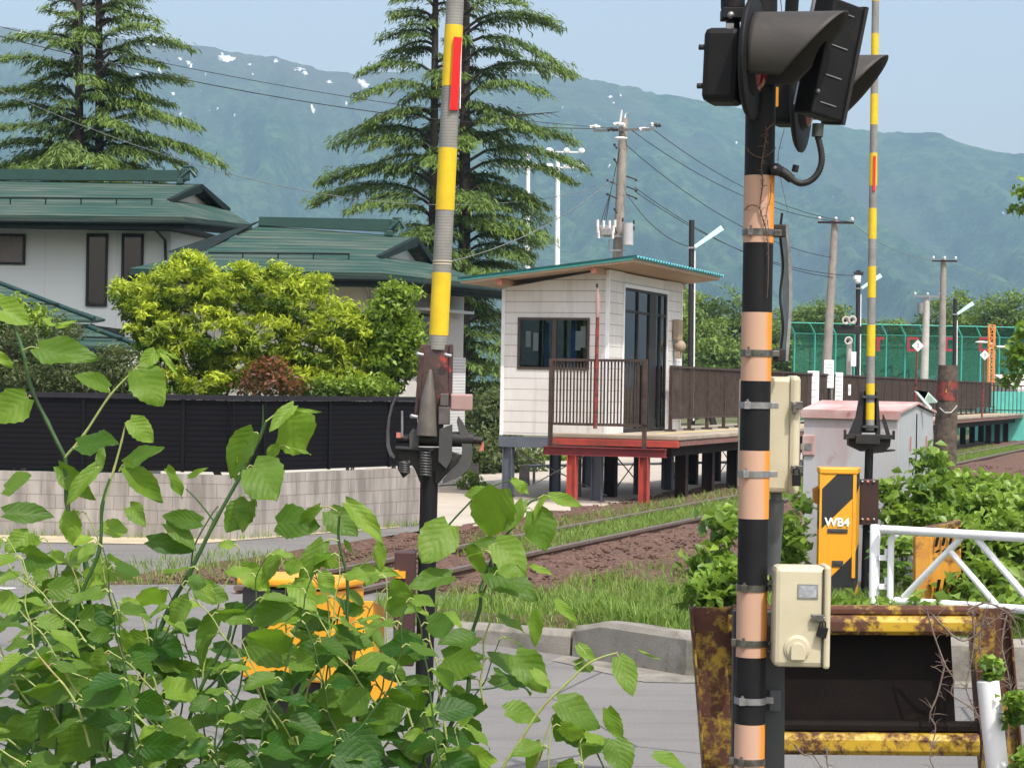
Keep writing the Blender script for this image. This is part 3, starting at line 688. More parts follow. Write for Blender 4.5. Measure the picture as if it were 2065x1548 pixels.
for i, (x0, y0, x1, y1) in enumerate([(937, 60, 1112, 45), (937, 90, 1155, 155), (937, 125, 1045, 120), (937, 70, 1135, 62), (937, 170, 1158, 158), (937, 200, 1100, 190), (937, 235, 1070, 262), (937, 265, 1080, 268), (937, 300, 1165, 290), (937, 330, 1183, 345), (937, 350, 1160, 372), (937, 390, 1105, 420), (937, 420, 1100, 452), (937, 470, 1095, 495), (937, 510, 1080, 520), (937, 560, 1010, 590),
        (937, 30, 1060, 12), (877, 15, 798, 5), (877, 40, 785, 35), (877, 75, 765, 85), (877, 110, 775, 130), (877, 150, 722, 150), (877, 190, 718, 203), (877, 235, 733, 255), (877, 285, 668, 298), (877, 330, 760, 330), (877, 360, 700, 360), (877, 375, 638, 375), (877, 410, 625, 417), (877, 440, 700, 432), (877, 470, 780, 470), (877, 500, 800, 520), (877, -10, 830, -20), (937, -10, 1010, -25),
        (937, 620, 1010, 640), (937, 680, 1020, 700), (937, 740, 1030, 760), (937, 800, 1040, 830), (937, 850, 1020, 880)]):
    brc.append(ray(x0, y0, x1, y1, DC, random.Random(i + 50).uniform(-1.6, 1.6)))
zt2 = P(937, -260, DC).z
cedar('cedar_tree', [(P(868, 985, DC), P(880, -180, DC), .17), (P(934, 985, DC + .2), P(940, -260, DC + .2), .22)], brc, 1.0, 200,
      'tall cedar rising behind the yellow striped barrier arm, its boughs above the shelter roof', 12, P(0, 880, DC).z, zt2, lambda h: max(.5, (zt2 - h) * .29 + .1) if h > P(0, 400, DC).z else 3.0)
dv = MB(); a0 = P(990, 245, DC - 1)
dv.tube([a0, P(1050, 232, DC - 1.2), P(1128, 226, DC - 1.4)], [.035, .02, .008], 5)
for i in range(14):
    x = 1000 + i * 8.5; q = P(x, 243 - (x - 990) * .12, DC - 1.2); dv.tube([q, q + Vector((.25, 0, -.1 if i % 2 else .06))], [.01, .004], 4)
tag(dv.build('dead_branch', bark), 'bare grey dead bough sticking out of the cedar behind the barrier arm', 'branch')
# far trees behind the ball field
far = [(1405, 600, 790, 150, 60), (1450, 590, 790, 160, 75), (1395, 690, 800, 128, 45), (1520, 640, 790, 160, 60), (1610, 635, 790, 165, 60), (1655, 630, 790, 160, 55), (1700, 660, 790, 170, 50), (1765, 668, 790, 175, 55), (1790, 650, 790, 185, 50), (1850, 655, 790, 172, 55), (1905, 640, 790, 165, 60), (1960, 622, 795, 160, 60), (2020, 606, 795, 150, 70), (2080, 598, 795, 150, 70), (1440, 680, 800, 125, 50), (1560, 690, 795, 140, 60), (1330, 640, 800, 150, 60)]
kinds = ['behind the station light pole', 'right beside the striped signal post', 'low dark one just right of the shelter', 'hidden partly by the striped signal post', 'above the left end of the green net', 'beside the leaning concrete pole', 'low one behind the loudspeakers', 'small one behind the right barrier arm', 'small round one right of the barrier arm', 'behind the white diamond sign', 'behind the slim transformer pole', 'behind the tall concrete pole on the right', 'wide tall one near the right edge', 'cut by the right edge of the view', 'dark low one behind the railing', 'behind the left corner of the net', 'seen through the shelter glazing']
for i, (x, yt, yb, D, rw) in enumerate(far):
    q = random.Random(i); top = P(x, yt, D); bot = P(x, yb, D); H = top.z; R = rw * D / F * (1.15 if x > 1600 else 1); ells = []
    bot.z = 0; H *= 1.1 if x > 1600 else 1.04
    for e in range(8):
        ells.append(((top.x + q.uniform(-.75, .75) * R, D + q.uniform(-.5, .5) * R, H * q.uniform(.55, .86)), (R * q.uniform(.45, .75), R * .6, H * q.uniform(.13, .22))))
    ells.append(((top.x, D, H * .45), (R * .95, R * .7, H * .35)))
    broadtree('broadleaf_tree', bot, H, ells, tree_leaf, 150, 42, .30, .30, 'rounded green tree of the far row, ' + kinds[i], 'tree', 'row of trees beyond the ball field', seed=100 + i, trunk_r=.2)
# ---------------------------------------------------------------- walled garden
BA = P(465, 1086, 29.2); BA.z = 0; BB = P(845, 1057, 32.9); BB.z = 0; BL = Vector((-16, 30.2, 0)); BBK = Vector((BB.x + 2.3, BB.y + 3.6, 0))
def wallseg(mb, a, b_, z0, z1, th, mi=0, inset=0):
    a = Vector(a); b_ = Vector(b_); d = (b_ - a).normalized(); n = Vector((-d.y, d.x, 0))
    a = a + n * inset; b_ = b_ + n * inset
    mb.hexa([a + Vector((0, 0, z0)), b_ + Vector((0, 0, z0)), b_ + n * th + Vector((0, 0, z0)), a + n * th + Vector((0, 0, z0)), a + Vector((0, 0, z1)), b_ + Vector((0, 0, z1)), b_ + n * th + Vector((0, 0, z1)), a + n * th + Vector((0, 0, z1))], mi)
r = thing('block_wall', BA, 'low grey concrete block wall with dark streaks under the black slat fence', 'wall')
ang = math.atan2((BB - BA).y, (BB - BA).x)
m1 = MB(); wallseg(m1, BL, BA, -.05, .86, .15); m1.build('wall_panel', blockmat(-math.atan2((BA - BL).y, (BA - BL).x)), r)
m1 = MB(); wallseg(m1, BA, BB, -.05, .862, .15); m1.build('wall_panel', blockmat(-ang), r)
r = thing('slat_fence', BA + Vector((0, 0, .87)), 'black horizontal slat fence standing on the grey block wall', 'fence')
for nm, z0, z1, th, ins, m in (('slat_panel', .90, 1.86, .03, .06, fence_black), ('top_rail', 1.863, 1.93, .12, .015, fence_cap)):
    m1 = MB(); wallseg(m1, BL, BA, z0, z1, th, 0, ins); wallseg(m1, BA, BB, z0, z1, th, 0, ins)
    m1.build(nm, m, r)
for (a, b_, n) in ((BL, BA, 9), (BA, BB, 3)):
    for i in range(n):
        q = a.lerp(b_, (i + .5) / n); d = (b_ - a).normalized(); nn = Vector((-d.y, d.x, 0))
        m1 = MB(); m1.box(q + nn * .05 + Vector((0, 0, 1.37)), (.045, .03, .96), (d, nn, Vector((0, 0, 1)))); m1.build('post', fence_post, r)
# ---------------------------------------------------------------- the green-roofed house
H = thing('green_roofed_house', P(300, 1000, 46) * 1, 'white house with green metal roofs behind the black garden fence', 'house')
H.location = Vector((P(300, 700, 46).x, 46, 0))
def roofpart(name, polys, th, parent, m=roof_green):
    mb = MB()
    for pl in polys:
        mb.prism([Vector(p) for p in pl], (0, 0, -th))
    return mb.build(name, m, parent)
def PP(l): return [P(*q) for q in l]
# upper wing
eL = P(-150, 432, 45); C1 = P(372, 437, 45); B1 = P(508, 453, 50.5); RL = P(-150, 362, 49); R1 = P(398, 371, 49); Gl = P(335, 402, 46.8); Gr = P(455, 420, 51)
bk = P(-150, 440, 56)
roof1 = roofpart('roof', [[eL, C1, Gl, R1, RL], [C1, B1, Gr, Gl], [B1, bk, RL, R1, Gr]], .07, H)
def fascia(path, h, th, parent, name='fascia', m=trim_and_shade, dz=-.07):
    mb = MB()
    for a, b_ in zip(path, path[1:]):
        a = Vector(a) + Vector((0, 0, dz)); b_ = Vector(b_) + Vector((0, 0, dz)); d = (b_ - a); d.z = 0; d.normalize(); n = Vector((-d.y, d.x, 0)) * th
        mb.hexa([a - Vector((0, 0, h)), b_ - Vector((0, 0, h)), b_ + n - Vector((0, 0, h)), a + n - Vector((0, 0, h)), a, b_, b_ + n, a + n])
    return mb.build(name, m, parent)
fascia([eL, C1, B1], .20, .05, roof1)
g = MB(); g.tube([eL + Vector((0, -.06, -.13)), C1 + Vector((.05, -.06, -.13)), B1 + Vector((.08, -.05, -.13))], .055, 8); g.build('gutter', trim_and_shade, roof1)
mb = MB(); mb.prism([RL + Vector((0, -.12, 0)), P(374, 366, 49) + Vector((0, -.12, 0)), P(374, 344, 49) + Vector((0, -.12, 0)), P(-150, 341, 49) + Vector((0, -.12, 0))], (0, .24, 0)); mb.build('ridge_cap', ridge_green, roof1)
def ornament(x, y, D, parent, s=1):
    c = P(x, y, D); mb = MB()
    mb.box(c, (.16 * s, .34 * s, .26 * s)); mb.box(c + Vector((.06, 0, .17 * s)), (.22 * s, .26 * s, .06)); mb.tube([c + Vector((-.1, -.15, -.1)), c + Vector((.12, -.15, .1)), c + Vector((.26 * s, -.15, -.06))], .055, 7); mb.box(c + Vector((-.1 * s, -.05, -.17)), (.14, .3, .12))
    mb.build('ridge_ornament', ridge_green, parent, bevel=.02)
ornament(374, 352, 49, roof1, 1)
def gable(Gl, R, Gr, parent, th=.16):
    d = (Gr - Gl); d.z = 0; d.normalize(); out = Vector((d.y, -d.x, 0))
    mb = MB()
    for a, b_ in ((Gl, R), (R, Gr)):
        e = (b_ - a); mb.prism([a + out * .12, b_ + out * .12, b_ + out * .12 - Vector((0, 0, th * 1.15)), a + out * .12 - Vector((0, 0, th * .55))], -out * .14)
    mb.build('barge_board', trim_and_shade, parent)
    mb = MB(); ins = -out * .25
    mb.prism([Gl.lerp(Gr, .06) + ins - Vector((0, 0, .03)), Gl.lerp(Gr, .94) + ins - Vector((0, 0, .03)), R + ins - Vector((0, 0, .1))], -out * .05); mb.build('gable_wall', wall_tan, parent)
gable(Gl, R1, Gr, roof1)
def snowrail(a, b_, n, parent, h=.07):
    a = Vector(a); b_ = Vector(b_); mb = MB(); up = Vector((0, -.02, h))
    mb.box((a + b_) / 2 + up, ((b_ - a).length, .03, .035), ((b_ - a).normalized(), Vector((0, 1, 0)), Vector((0, 0, 1))))
    for i in range(n):
        q = a.lerp(b_, (i + .98) / n); mb.box(q + Vector((0, -.02, h / 2 - .03)), (.025, .03, h + .06))
    mb.build('snow_guard', trim_and_shade, parent)
snowrail(P(-120, 405, 46.2), P(308, 408, 46.2), 6, roof1)
# soffit + walls
def soffit(pts, parent, z):
    mb = MB(); mb.prism([Vector((p.x, p.y, z)) for p in pts], (0, 0, .02)); mb.build('soffit', trim_and_shade, parent)
W1 = P(345, 470, 46.3); W1b = P(478, 470, 50.5)
def wallprism(pts, z0, z1, parent, m, name='wall'):
    mb = MB(); mb.prism([Vector((p[0], p[1], z0)) for p in pts], (0, 0, z1 - z0)); return mb.build(name, m, parent)
ez = C1.z - .22
wallprism([(-16, 46.3), (W1.x, 46.3), (W1b.x, 50.5), (-16, 50.5)], 0, ez, H, house_wall)
mb = MB(); mb.prism([P(521, 446, 44.9), P(495, 456, 44.8), P(430, 478, 43.8), P(335, 508, 42.4), P(398, 514, 42.3)], (.02, .1, 0)); mb.build('eave_shade_panel', trim_and_shade, H)  # near-black panel added as painted shade under the upper wing's eave
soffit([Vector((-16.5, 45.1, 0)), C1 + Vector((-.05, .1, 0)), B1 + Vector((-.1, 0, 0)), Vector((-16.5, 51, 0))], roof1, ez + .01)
def window(x0, y0, x1, y1, D, parent, m, mull=None, fr=.05, fm=black_metal, nrm=Vector((0, -1, 0)), pts=None):
    a = pts[0] if pts else P(x0, y1, D); b_ = pts[1] if pts else Vector((P(x1, y1, D).x, D, a.z)); zt = pts[2] if pts else P(x0, y0, D).z
    d = (b_ - a); d.z = 0; Lw = d.length; d.normalize(); n = Vector((d.y, -d.x, 0)); hh = zt - a.z; c = a.lerp(b_, .5); c.z = a.z + hh / 2
    wn = MB(); up = Vector((0, 0, 1)); ax = (d, n, up)
    for sx in (-1, 1): wn.box(c + d * sx * (Lw / 2 - fr / 2) + n * .02, (fr, .07, hh), ax)
    for sz in (-1, 1): wn.box(c + up * sz * (hh / 2 - fr / 2) + n * .02, (Lw - 2 * fr, .066, fr), ax)
    if mull:
        for q in mull: wn.box(c + d * (q - .5) * Lw + n * .02, (fr * .8, .06, hh - 2 * fr), ax)
    wo = wn.build('window', fm, parent)
    pn = MB(); pn.box(c + n * .012, (Lw - 1.6 * fr, .015, hh - 1.6 * fr), ax); pn.build('pane', m, wo)
    return wo
window(-70, 470, 51, 532, 46.29, H, curtain, [.5]); window(173, 471, 216, 617, 46.29, H, dark_glass); window(244, 471, 288, 606, 46.29, H, dark_glass)
mb = MB(); a = P(310, 446, 45.3); mb.tube([a, P(311, 460, 45.4), P(333, 484, 46.2), P(334, 520, 46.22), P(334, 620, 46.22)], .035, 8); mb.build('downpipe', ridge_green, H)
# lower wing
e2 = P(262, 541, 41); C2 = P(770, 550, 41); B2 = P(1012, 577, 46); R2L = P(522, 455, 45); R2 = P(832, 478, 45); Gl2 = P(757, 516, 42.4); Gr2 = P(873, 531, 46.5); X2 = P(405, 508, 42.5)
roof2 = roofpart('roof', [[e2, C2, Gl2, R2, R2L, X2], [C2, B2, Gr2, Gl2], [B2, P(500, 560, 50), R2L, R2, Gr2]], .07, H)
fascia([e2, C2, B2], .20, .05, roof2)
g = MB(); g.tube([e2 + Vector((0, -.06, -.13)), C2 + Vector((.05, -.06, -.13)), B2 + Vector((.08, -.05, -.13))], .05, 8); g.build('gutter', trim_and_shade, roof2)
fascia([e2, X2, R2L], .16, .05, roof2, 'verge_board')
mb = MB(); mb.prism([R2L + Vector((0, -.12, 0)), P(793, 468, 45) + Vector((0, -.12, 0)), P(793, 443, 45) + Vector((0, -.12, 0)), P(524, 438, 45) + Vector((0, -.12, 0))], (0, .24, 0)); mb.build('ridge_cap', ridge_green, roof2)
ornament(795, 455, 45, roof2, .85); gable(Gl2, R2, Gr2, roof2)
snowrail(P(420, 517, 42.1), P(705, 520, 42.1), 4, roof2)
W2 = P(742, 600, 42.3); W2b = P(936, 600, 46.2); ez2 = C2.z - .22; W2l = P(330, 600, 42.3)
wallprism([(W2l.x, 42.3), (W2.x, 42.3), (W2b.x, 46.2), (W2l.x, 46.2)], 0, ez2, H, wall_tan)
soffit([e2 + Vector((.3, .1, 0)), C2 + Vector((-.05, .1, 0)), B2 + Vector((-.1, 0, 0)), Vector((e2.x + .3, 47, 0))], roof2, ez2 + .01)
d2 = (W2b - W2); d2.z = 0; d2.normalize(); n2 = Vector((d2.y, -d2.x, 0))
def onside(f, z): q = W2.lerp(W2b, f); q.z = z; return q
window(0, 0, 0, 0, 0, H, dark_glass, None, .05, pts=(onside(.50, 2.75) + n2 * .01, onside(.66, 2.75) + n2 * .01, 3.55))
mb = MB(); q = onside(.72, 3.63) + n2 * .12; mb.box(q, (2.2, .34, .05), (d2, n2, Vector((0, 0, 1)))); mb.build('awning', white_paint, H)
mb = MB(); q = onside(.855, .02) + n2 * .05; q.z = 1.36; mb.box(q, (1.18, .06, 2.65), (d2, n2, Vector((0, 0, 1)))); mb.build('shutter', shutter_mat, H)
mb = MB(); mb.tube([P(738, 562, 41.3), P(742, 585, 42.1), P(752, 640, 42.2)], .03, 8); mb.build('downpipe', galv, H)
# entrance roofs low on the left
for nm, eave, top, D0_, D1_ in (('a', [(-150, 637), (190, 646)], [(-150, 560), (-20, 566)], 41, 43.5), ('b', [(-150, 688), (282, 700)], [(-150, 655), (180, 662)], 39.4, 40.8)):
    a = P(*eave[0], D0_); b_ = P(*eave[1], D0_); c = P(*top[1], D1_); d = P(*top[0], D1_)
    rr_ = roofpart('roof', [[a, b_, c, d], [b_, P(eave[1][0] + 22, eave[1][1] - 3, D1_ + 1.5), c]], .05, H); fascia([a, b_], .09, .05, rr_)
    mb = MB(); mb.tube([c + Vector((0, 0, .03)), b_ + Vector((0, 0, .03))], .045, 6); mb.build('hip_cap', ridge_green, rr_)
    snowrail(a.lerp(d, .32), b_.lerp(c, .32), 5, rr_, .05)
wallprism([(-16, 41.8), (P(170, 650, 41.8).x, 41.8), (P(170, 650, 41.8).x, 46.2), (-16, 46.2)], 0, P(0, 650, 41.8).z, H, trim_and_shade, 'porch_wall')
# ---------------------------------------------------------------- platform
pl = thing('station_platform', T(60, 10.8, 0), 'narrow raised railway platform on dark steel columns beside the rails', 'platform')
mb = MB(); mb.hexa([T(38.4, 10.1, 1.17), T(160, 10.1, 1.17), T(160, 12.55, 1.17), T(38.4, 12.55, 1.17), T(38.4, 10.1, 1.26), T(160, 10.1, 1.26), T(160, 12.55, 1.26), T(38.4, 12.55, 1.26)]); mb.build('deck', deck_mat, pl, bevel=.02)
mb = MB(); mb.prism([T(39.5, 10.75, 1.262), T(160, 10.75, 1.262), T(160, 10.9, 1.262), T(39.5, 10.9, 1.262)], (0, 0, .004)); mb.build('warning_line', yellow_line, pl)
def tbeam(mb, s0, s1, u0, u1, z0, z1): mb.hexa([T(s0, u0, z0), T(s1, u0, z0), T(s1, u1, z0), T(s0, u1, z0), T(s0, u0, z1), T(s1, u0, z1), T(s1, u1, z1), T(s0, u1, z1)])
mb = MB(); tbeam(mb, 38.36, 38.5, 10.12, 12.6, 1.04, 1.165); mb.build('end_beam', red_steel, pl, bevel=.01)
mb = MB(); tbeam(mb, 38.5, 160, 10.12, 10.2, 1.07, 1.166); mb.build('edge_beam', edge_pink, pl)
mb = MB(); tbeam(mb, 39.2, 160, 10.45, 10.6, .86, 1.06); tbeam(mb, 39.2, 160, 11.9, 12.05, .86, 1.06); mb.build('girders', dark_brown, pl)
def hcol(s, u, z0, z1, w, m, parent, name='column', w2=None):
    mb = MB(); w2 = w2 or w
    tbeam(mb, s - w / 2, s + w / 2, u - w2 / 2, u - w2 / 2 + .014, z0, z1); tbeam(mb, s - w / 2, s + w / 2, u + w2 / 2 - .014, u + w2 / 2, z0, z1); tbeam(mb, s - .006, s + .006, u - w2 / 2 + .014, u + w2 / 2 - .014, z0, z1)
    return mb.build(name, m, parent)
for i in range(26):
    s = 40.3 + i * 2.1 if i < 16 else 40.3 + i * 3.0
    for u in (10.55, 11.95): hcol(s, u, -.02, .86, .2, dark_brown, pl, w2=.22)
    if i % 2 == 0 and i < 12:
        mb = MB(); mb.tube([T(s, 11.9, .1), T(s + 2.1, 11.9, .85)], .012, 5); mb.tube([T(s, 11.9, .85), T(s + 2.1, 11.9, .1)], .012, 5); mb.build('cross_brace', dark_brown, pl)
# railing frame at the platform's end with its red beam
rf = thing('end_railing', T(37.7, 11.4, 0), 'brown barred railing on a red beam closing the near end of the platform', 'railing')
mb = MB(); tbeam(mb, 37.60, 37.74, 10.15, 12.45, .88, .895); tbeam(mb, 37.60, 37.74, 10.15, 12.45, 1.02, 1.035); tbeam(mb, 37.66, 37.68, 10.15, 12.45, .895, 1.02); mb.build('beam', maroon_steel, rf)
for u in (10.55, 11.9): hcol(37.68, u, -.02, .88, .16, red_steel, rf, w2=.17)
for u in (10.56, 12.33):
    mb = MB(); tbeam(mb, 37.64, 37.71, u - .035, u + .035, 1.036, 2.58); mb.build('post', brown_steel, rf)
for z in (2.58, 1.42):
    mb = MB(); tbeam(mb, 37.64, 37.71, 10.525, 12.365, z, z + .05); mb.build('rail', brown_steel, rf)
mb = MB(); tbeam(mb, 37.655, 37.695, 10.6, 10.62, 1.47, 2.58)
for i in range(26):
    u = 10.68 + i * .064; mb.box(T(37.675, u, 2.025), (.012, .030, 1.11), (Vector((TS, TC, 0)), Vector((-TC, TS, 0)), Vector((0, 0, 1))))
mb.build('bars', brown_steel, rf)
# long railing along the platform
lr = thing('platform_railing', T(60, 11.3, 1.26), 'long dark brown barred railing running away along the platform', 'railing')
mb = MB(); tbeam(mb, 42.2, 101, 11.27, 11.33, 2.53, 2.575); mb.build('top_rail', brown_steel, lr)
mb = MB(); tbeam(mb, 42.2, 101, 11.28, 11.32, 1.50, 1.535); mb.build('bottom_rail', brown_steel, lr)
mb = MB()
for i in range(560):
    s = 42.3 + i * .095
    if s > 101: break
    a_ = T(s, 11.3, 1.535); mb.box(a_ + Vector((0, 0, .4975)), (.045, .012, .995), (Vector((TS, TC, 0)), Vector((-TC, TS, 0)), Vector((0, 0, 1))))
mb.build('bars', brown_steel, lr)
for i in range(40):
    s = 42.2 + i * 1.5; mb = MB(); tbeam(mb, s, s + .05, 11.265, 11.335, 1.262, 2.53); tbeam(mb, s - .06, s + .11, 11.2, 11.4, 1.262, 1.30); mb.build('post', brown_steel, lr)
# wind screen boards behind the far part of that railing
ws = thing('screen_fence', T(70, 11.45, 1.26), 'solid dark brown sheet fence behind the far part of the platform railing', 'fence')
for i in range(22):
    s = 49.5 + i * 1.9; mb = MB(); tbeam(mb, s, s + 1.86, 11.42, 11.45, 1.42, 2.56); mb.build('sheet_panel', brown_steel, ws)
# ---------------------------------------------------------------- waiting shelter
sh = thing('waiting_shelter', T(41.5, 12.6, 0), 'small white clapboard waiting room on blue-grey stilts with a turquoise lean-to roof', 'shelter')
S0, S1, U0, U1 = 38.7, 44.0, 11.58, 13.65; ZB = 1.2; th = .1
def ztop(u): return 4.30 - (u - 11.58) * .17
def wbox(mb, s0, s1, u0, u1, z0, z1):
    """z1 None = up to the sloping roof"""
    a, b_ = (ztop(u0), ztop(u1)) if z1 is None else (z1, z1)
    mb.hexa([T(s0, u0, z0), T(s1, u0, z0), T(s1, u1, z0), T(s0, u1, z0), T(s0, u0, a), T(s1, u0, a), T(s1, u1, b_), T(s0, u1, b_)])
wl = MB()   # front (camera side) wall with the sliding window opening, px 1042-1186
wu0, wu1, wz0, wz1 = 11.93, 13.34, 2.43, 3.40
wbox(wl, S0, S0 + th, U0, U1, ZB, wz0); wbox(wl, S0, S0 + th, U0, wu0, wz0, wz1); wbox(wl, S0, S0 + th, wu1, U1, wz0, wz1); wbox(wl, S0, S0 + th, U0, U1, wz1, None)
# track side wall with the glazed door opening
ds0, ds1, dz1 = 39.75, 42.85, 4.02
wbox(wl, S0 + th, ds0, U0, U0 + th, ZB, None); wbox(wl, ds1, S1, U0, U0 + th, ZB, None); wbox(wl, ds0, ds1, U0, U0 + th, dz1, ztop(U0 + th))
# far side wall and end wall, each with a window opening
wbox(wl, S0 + th, S1, U1 - th, U1, ZB, 2.2); wbox(wl, S0 + th, 39.2, U1 - th, U1, 2.2, 3.6); wbox(wl, 43.6, S1, U1 - th, U1, 2.2, 3.6); wbox(wl, S0 + th, S1, U1 - th, U1, 3.6, None)
wbox(wl, S1 - th, S1, U0 + th, U1 - th, ZB, 2.1); wbox(wl, S1 - th, S1, U0 + th, 12.0, 2.1, 3.8); wbox(wl, S1 - th, S1, 13.3, U1 - th, 2.1, 3.8); wbox(wl, S1 - th, S1, U0 + th, U1 - th, 3.8, None)
wl.build('wall', siding_white, sh, recalc=True)
fl = MB(); wbox(fl, S0 + th, S1 - th, U0 + th, U1 - th, ZB - .0, ZB + .05); fl.build('floor', dark_brown, sh)
for s_, u_ in ((S0, U0), (S0, U1), (S1, U0)):
    mb = MB(); tbeam(mb, s_ - .015, s_ + .06, u_ - .015 if u_ == U0 else u_ - .05, u_ + .05 if u_ == U0 else u_ + .015, ZB - .01, ztop(u_) - .02); mb.build('corner_trim', white_paint, sh)
# window in the front wall
dS = Vector((TS, TC, 0)); dU = Vector((-TC, TS, 0))
def swin(u0, u1, z0, z1, s, mulls, name, fr=.045):
    mb = MB(); tbeam(mb, s - .02, s + .06, u0, u1, z0, z0 + fr); tbeam(mb, s - .02, s + .06, u0, u1, z1 - fr, z1)
    tbeam(mb, s - .019, s + .059, u0, u0 + fr, z0 + fr, z1 - fr); tbeam(mb, s - .019, s + .059, u1 - fr, u1, z0 + fr, z1 - fr)
    for q in mulls: tbeam(mb, s - .01, s + .05, q - .02, q + .02, z0 + fr, z1 - fr)
    wo = mb.build(name, mat('bronze_frame', (.07, .05, .04), (.05, .036, .03), 5, .4), sh)
    mb = MB(); tbeam(mb, s + .02, s + .026, u0 + fr * .7, u1 - fr * .7, z0 + fr * .7, z1 - fr * .7); mb.build('pane', glass, wo)
swin(wu0, wu1, wz0, wz1, S0, [12.6, 12.64], 'window')
swin(12.0, 13.3, 2.1, 3.8, S1 - .08, [12.65], 'window')
def dwin(s0, s1, z0, z1, u, mulls, trans, name, m):
    mb = MB(); f = .05; mb_ = lambda *a: tbeam(mb, *a)
    mb_(s0, s1, u - .03, u + .03, z0, z0 + f); mb_(s0, s1, u - .03, u + .03, z1 - f, z1); mb_(s0, s0 + f, u - .029, u + .029, z0 + f, z1 - f); mb_(s1 - f, s1, u - .029, u + .029, z0 + f, z1 - f)
    for q, w_ in mulls: mb_(q, q + w_, u - .035, u + .035, z0 + f, z1 - f)
    for q in trans: mb_(s0 + f, s1 - f, u - .025, u + .025, q, q + .05)
    wo = mb.build(name, m, sh); mb = MB(); tbeam(mb, s0 + f * .7, s1 - f * .7, u - .004, u + .004, z0 + f * .7, z1 - f * .7); mb.build('pane', glass, wo)
dwin(ds0, ds1, 1.28, dz1, U0 + .03, [(40.7, .06), (41.55, .5), (42.35, .06)], [3.55], 'door', black_metal)
dwin(39.2, 43.6, 2.2, 3.6, U1 - .05, [(40.8, .05), (42.4, .05)], [], 'window', black_metal)
mb = MB(); tbeam(mb, ds0 - .06, ds1 + .06, U0 - .02, U0, dz1, dz1 + .07); tbeam(mb, ds0 - .07, ds0, U0 - .02, U0, 1.27, dz1); tbeam(mb, ds1, ds1 + .07, U0 - .02, U0, 1.27, dz1); mb.build('door_trim', white_paint, sh)
# things inside: notices and blue banners
mb = MB(); tbeam(mb, 43.5, 43.55, 12.1, 13.2, 1.25, 1.75); tbeam(mb, 40.5, 43.5, 13.05, 13.45, 1.62, 1.68); tbeam(mb, 40.6, 40.66, 13.1, 13.4, 1.25, 1.62); tbeam(mb, 43.7, 43.76, 13.1, 13.4, 1.25, 1.62); mb.build('bench', blue_steel, sh)
for u_, z_, s_, w_ in ((12.40, 2.5, 39.2, .06), (13.0, 2.46, 39.4, .04)):
    mb = MB(); tbeam(mb, s_, s_ + .02, u_ - w_, u_ + w_, z_ - .1, z_ + .86); mb.build('banner', mat('banner_blue', (.03, .16, .42), (.025, .12, .34), 3, .6), sh)
for u_, z_, h_ in ((13.05, 2.78, .34), (13.2, 2.85, .3), (12.12, 2.85, .4), (12.22, 2.8, .36)):
    mb = MB(); tbeam(mb, 38.9, 38.905, u_ - .05, u_ + .05, z_, z_ + h_); mb.build('notice', paper, sh)
# roof: sloping plate, corrugated turquoise sheet, tan soffit, rafters
def zr(u): return 4.40 - (u - 10.9) * .118
rs0, rs1, ru0, ru1 = 38.0, 44.6, 10.92, 14.25
mb = MB(); mb.hexa([T(rs0, ru0, zr(ru0)), T(rs1, ru0, zr(ru0)), T(rs1, ru1, zr(ru1)), T(rs0, ru1, zr(ru1))] + [T(a, u, zr(u) + .06) for a, u in ((rs0, ru0), (rs1, ru0), (rs1, ru1), (rs0, ru1))]); rfm = mb.build('roof', tan_soffit, sh)
V = []; Q = []; nc = 34 * 8; 
for i in range(nc + 1):
    s = rs0 - .05 + (rs1 - rs0 + .1) * i / nc; h = .022 * math.cos(2 * math.pi * i / 8)
    for u in (ru0 - .08, ru1 + .05): V.append(T(s, u, zr(u) + .09 + h))
    for u in (ru0 - .08, ru1 + .05): V.append(T(s, u, zr(u) + .08 + h))
for i in range(nc):
    b = i * 4; Q += [(b, b + 1, b + 5, b + 4), (b + 2, b + 6, b + 7, b + 3), (b, b + 4, b + 6, b + 2)]
npmesh('corrugated_sheet', V, Q, mat('turquoise_roof', (.10, .42, .47), (.08, .34, .40), 3, .4), rfm)
mb = MB(); mb.hexa([T(rs0 - .02, ru0, zr(ru0) + .04), T(rs0, ru0, zr(ru0) + .04), T(rs0, ru1, zr(ru1) + .04), T(rs0 - .02, ru1, zr(ru1) + .04)] + [T(a, u, zr(u) + .07) for a, u in ((rs0 - .02, ru0), (rs0, ru0), (rs0, ru1), (rs0 - .02, ru1))]); mb.build('fascia', turq, rfm)
for u in (11.68, 13.5):
    mb = MB(); tbeam(mb, 38.12, 44.5, u - .045, u + .045, zr(u) - .11, zr(u) - .003); mb.build('purlin', tan_soffit, rfm)
    mb = MB(); tbeam(mb, 38.05, 38.115, u - .05, u + .05, zr(u) - .115, zr(u) - .003); mb.tube([T(38.03, u, zr(u) - .03), T(38.03, u, zr(u) + .03)], .02, 6); mb.build('bracket_end', copper_red, rfm)
mb = MB(); tbeam(mb, S0 - .05, S1, U0 + .02, U0 + .16, .98, 1.18); tbeam(mb, S0 - .05, S0 + .06, U0 + .16, U1 + .02, .97, 1.17); mb.build('sill_beam', blue_steel, sh)
for s_, u_ in ((S0 + .05, 13.5), (S0 + .05, 11.75), (41.6, 13.5), (41.6, 11.75), (43.8, 13.5), (43.8, 11.75), (40.1, 12.6)): hcol(s_, u_, 0, .975, .17, blue_steel, sh, 'stilt', .19)
mb = MB(); mb.tube([T(S0 + .05, 13.4, .9), T(S0 + 1.2, 11.9, .05)], .014, 5); mb.tube([T(S0 + .05, 13.4, .05), T(S0 + .05, 11.9, .9)], .012, 5); mb.build('cross_brace', galv, sh)
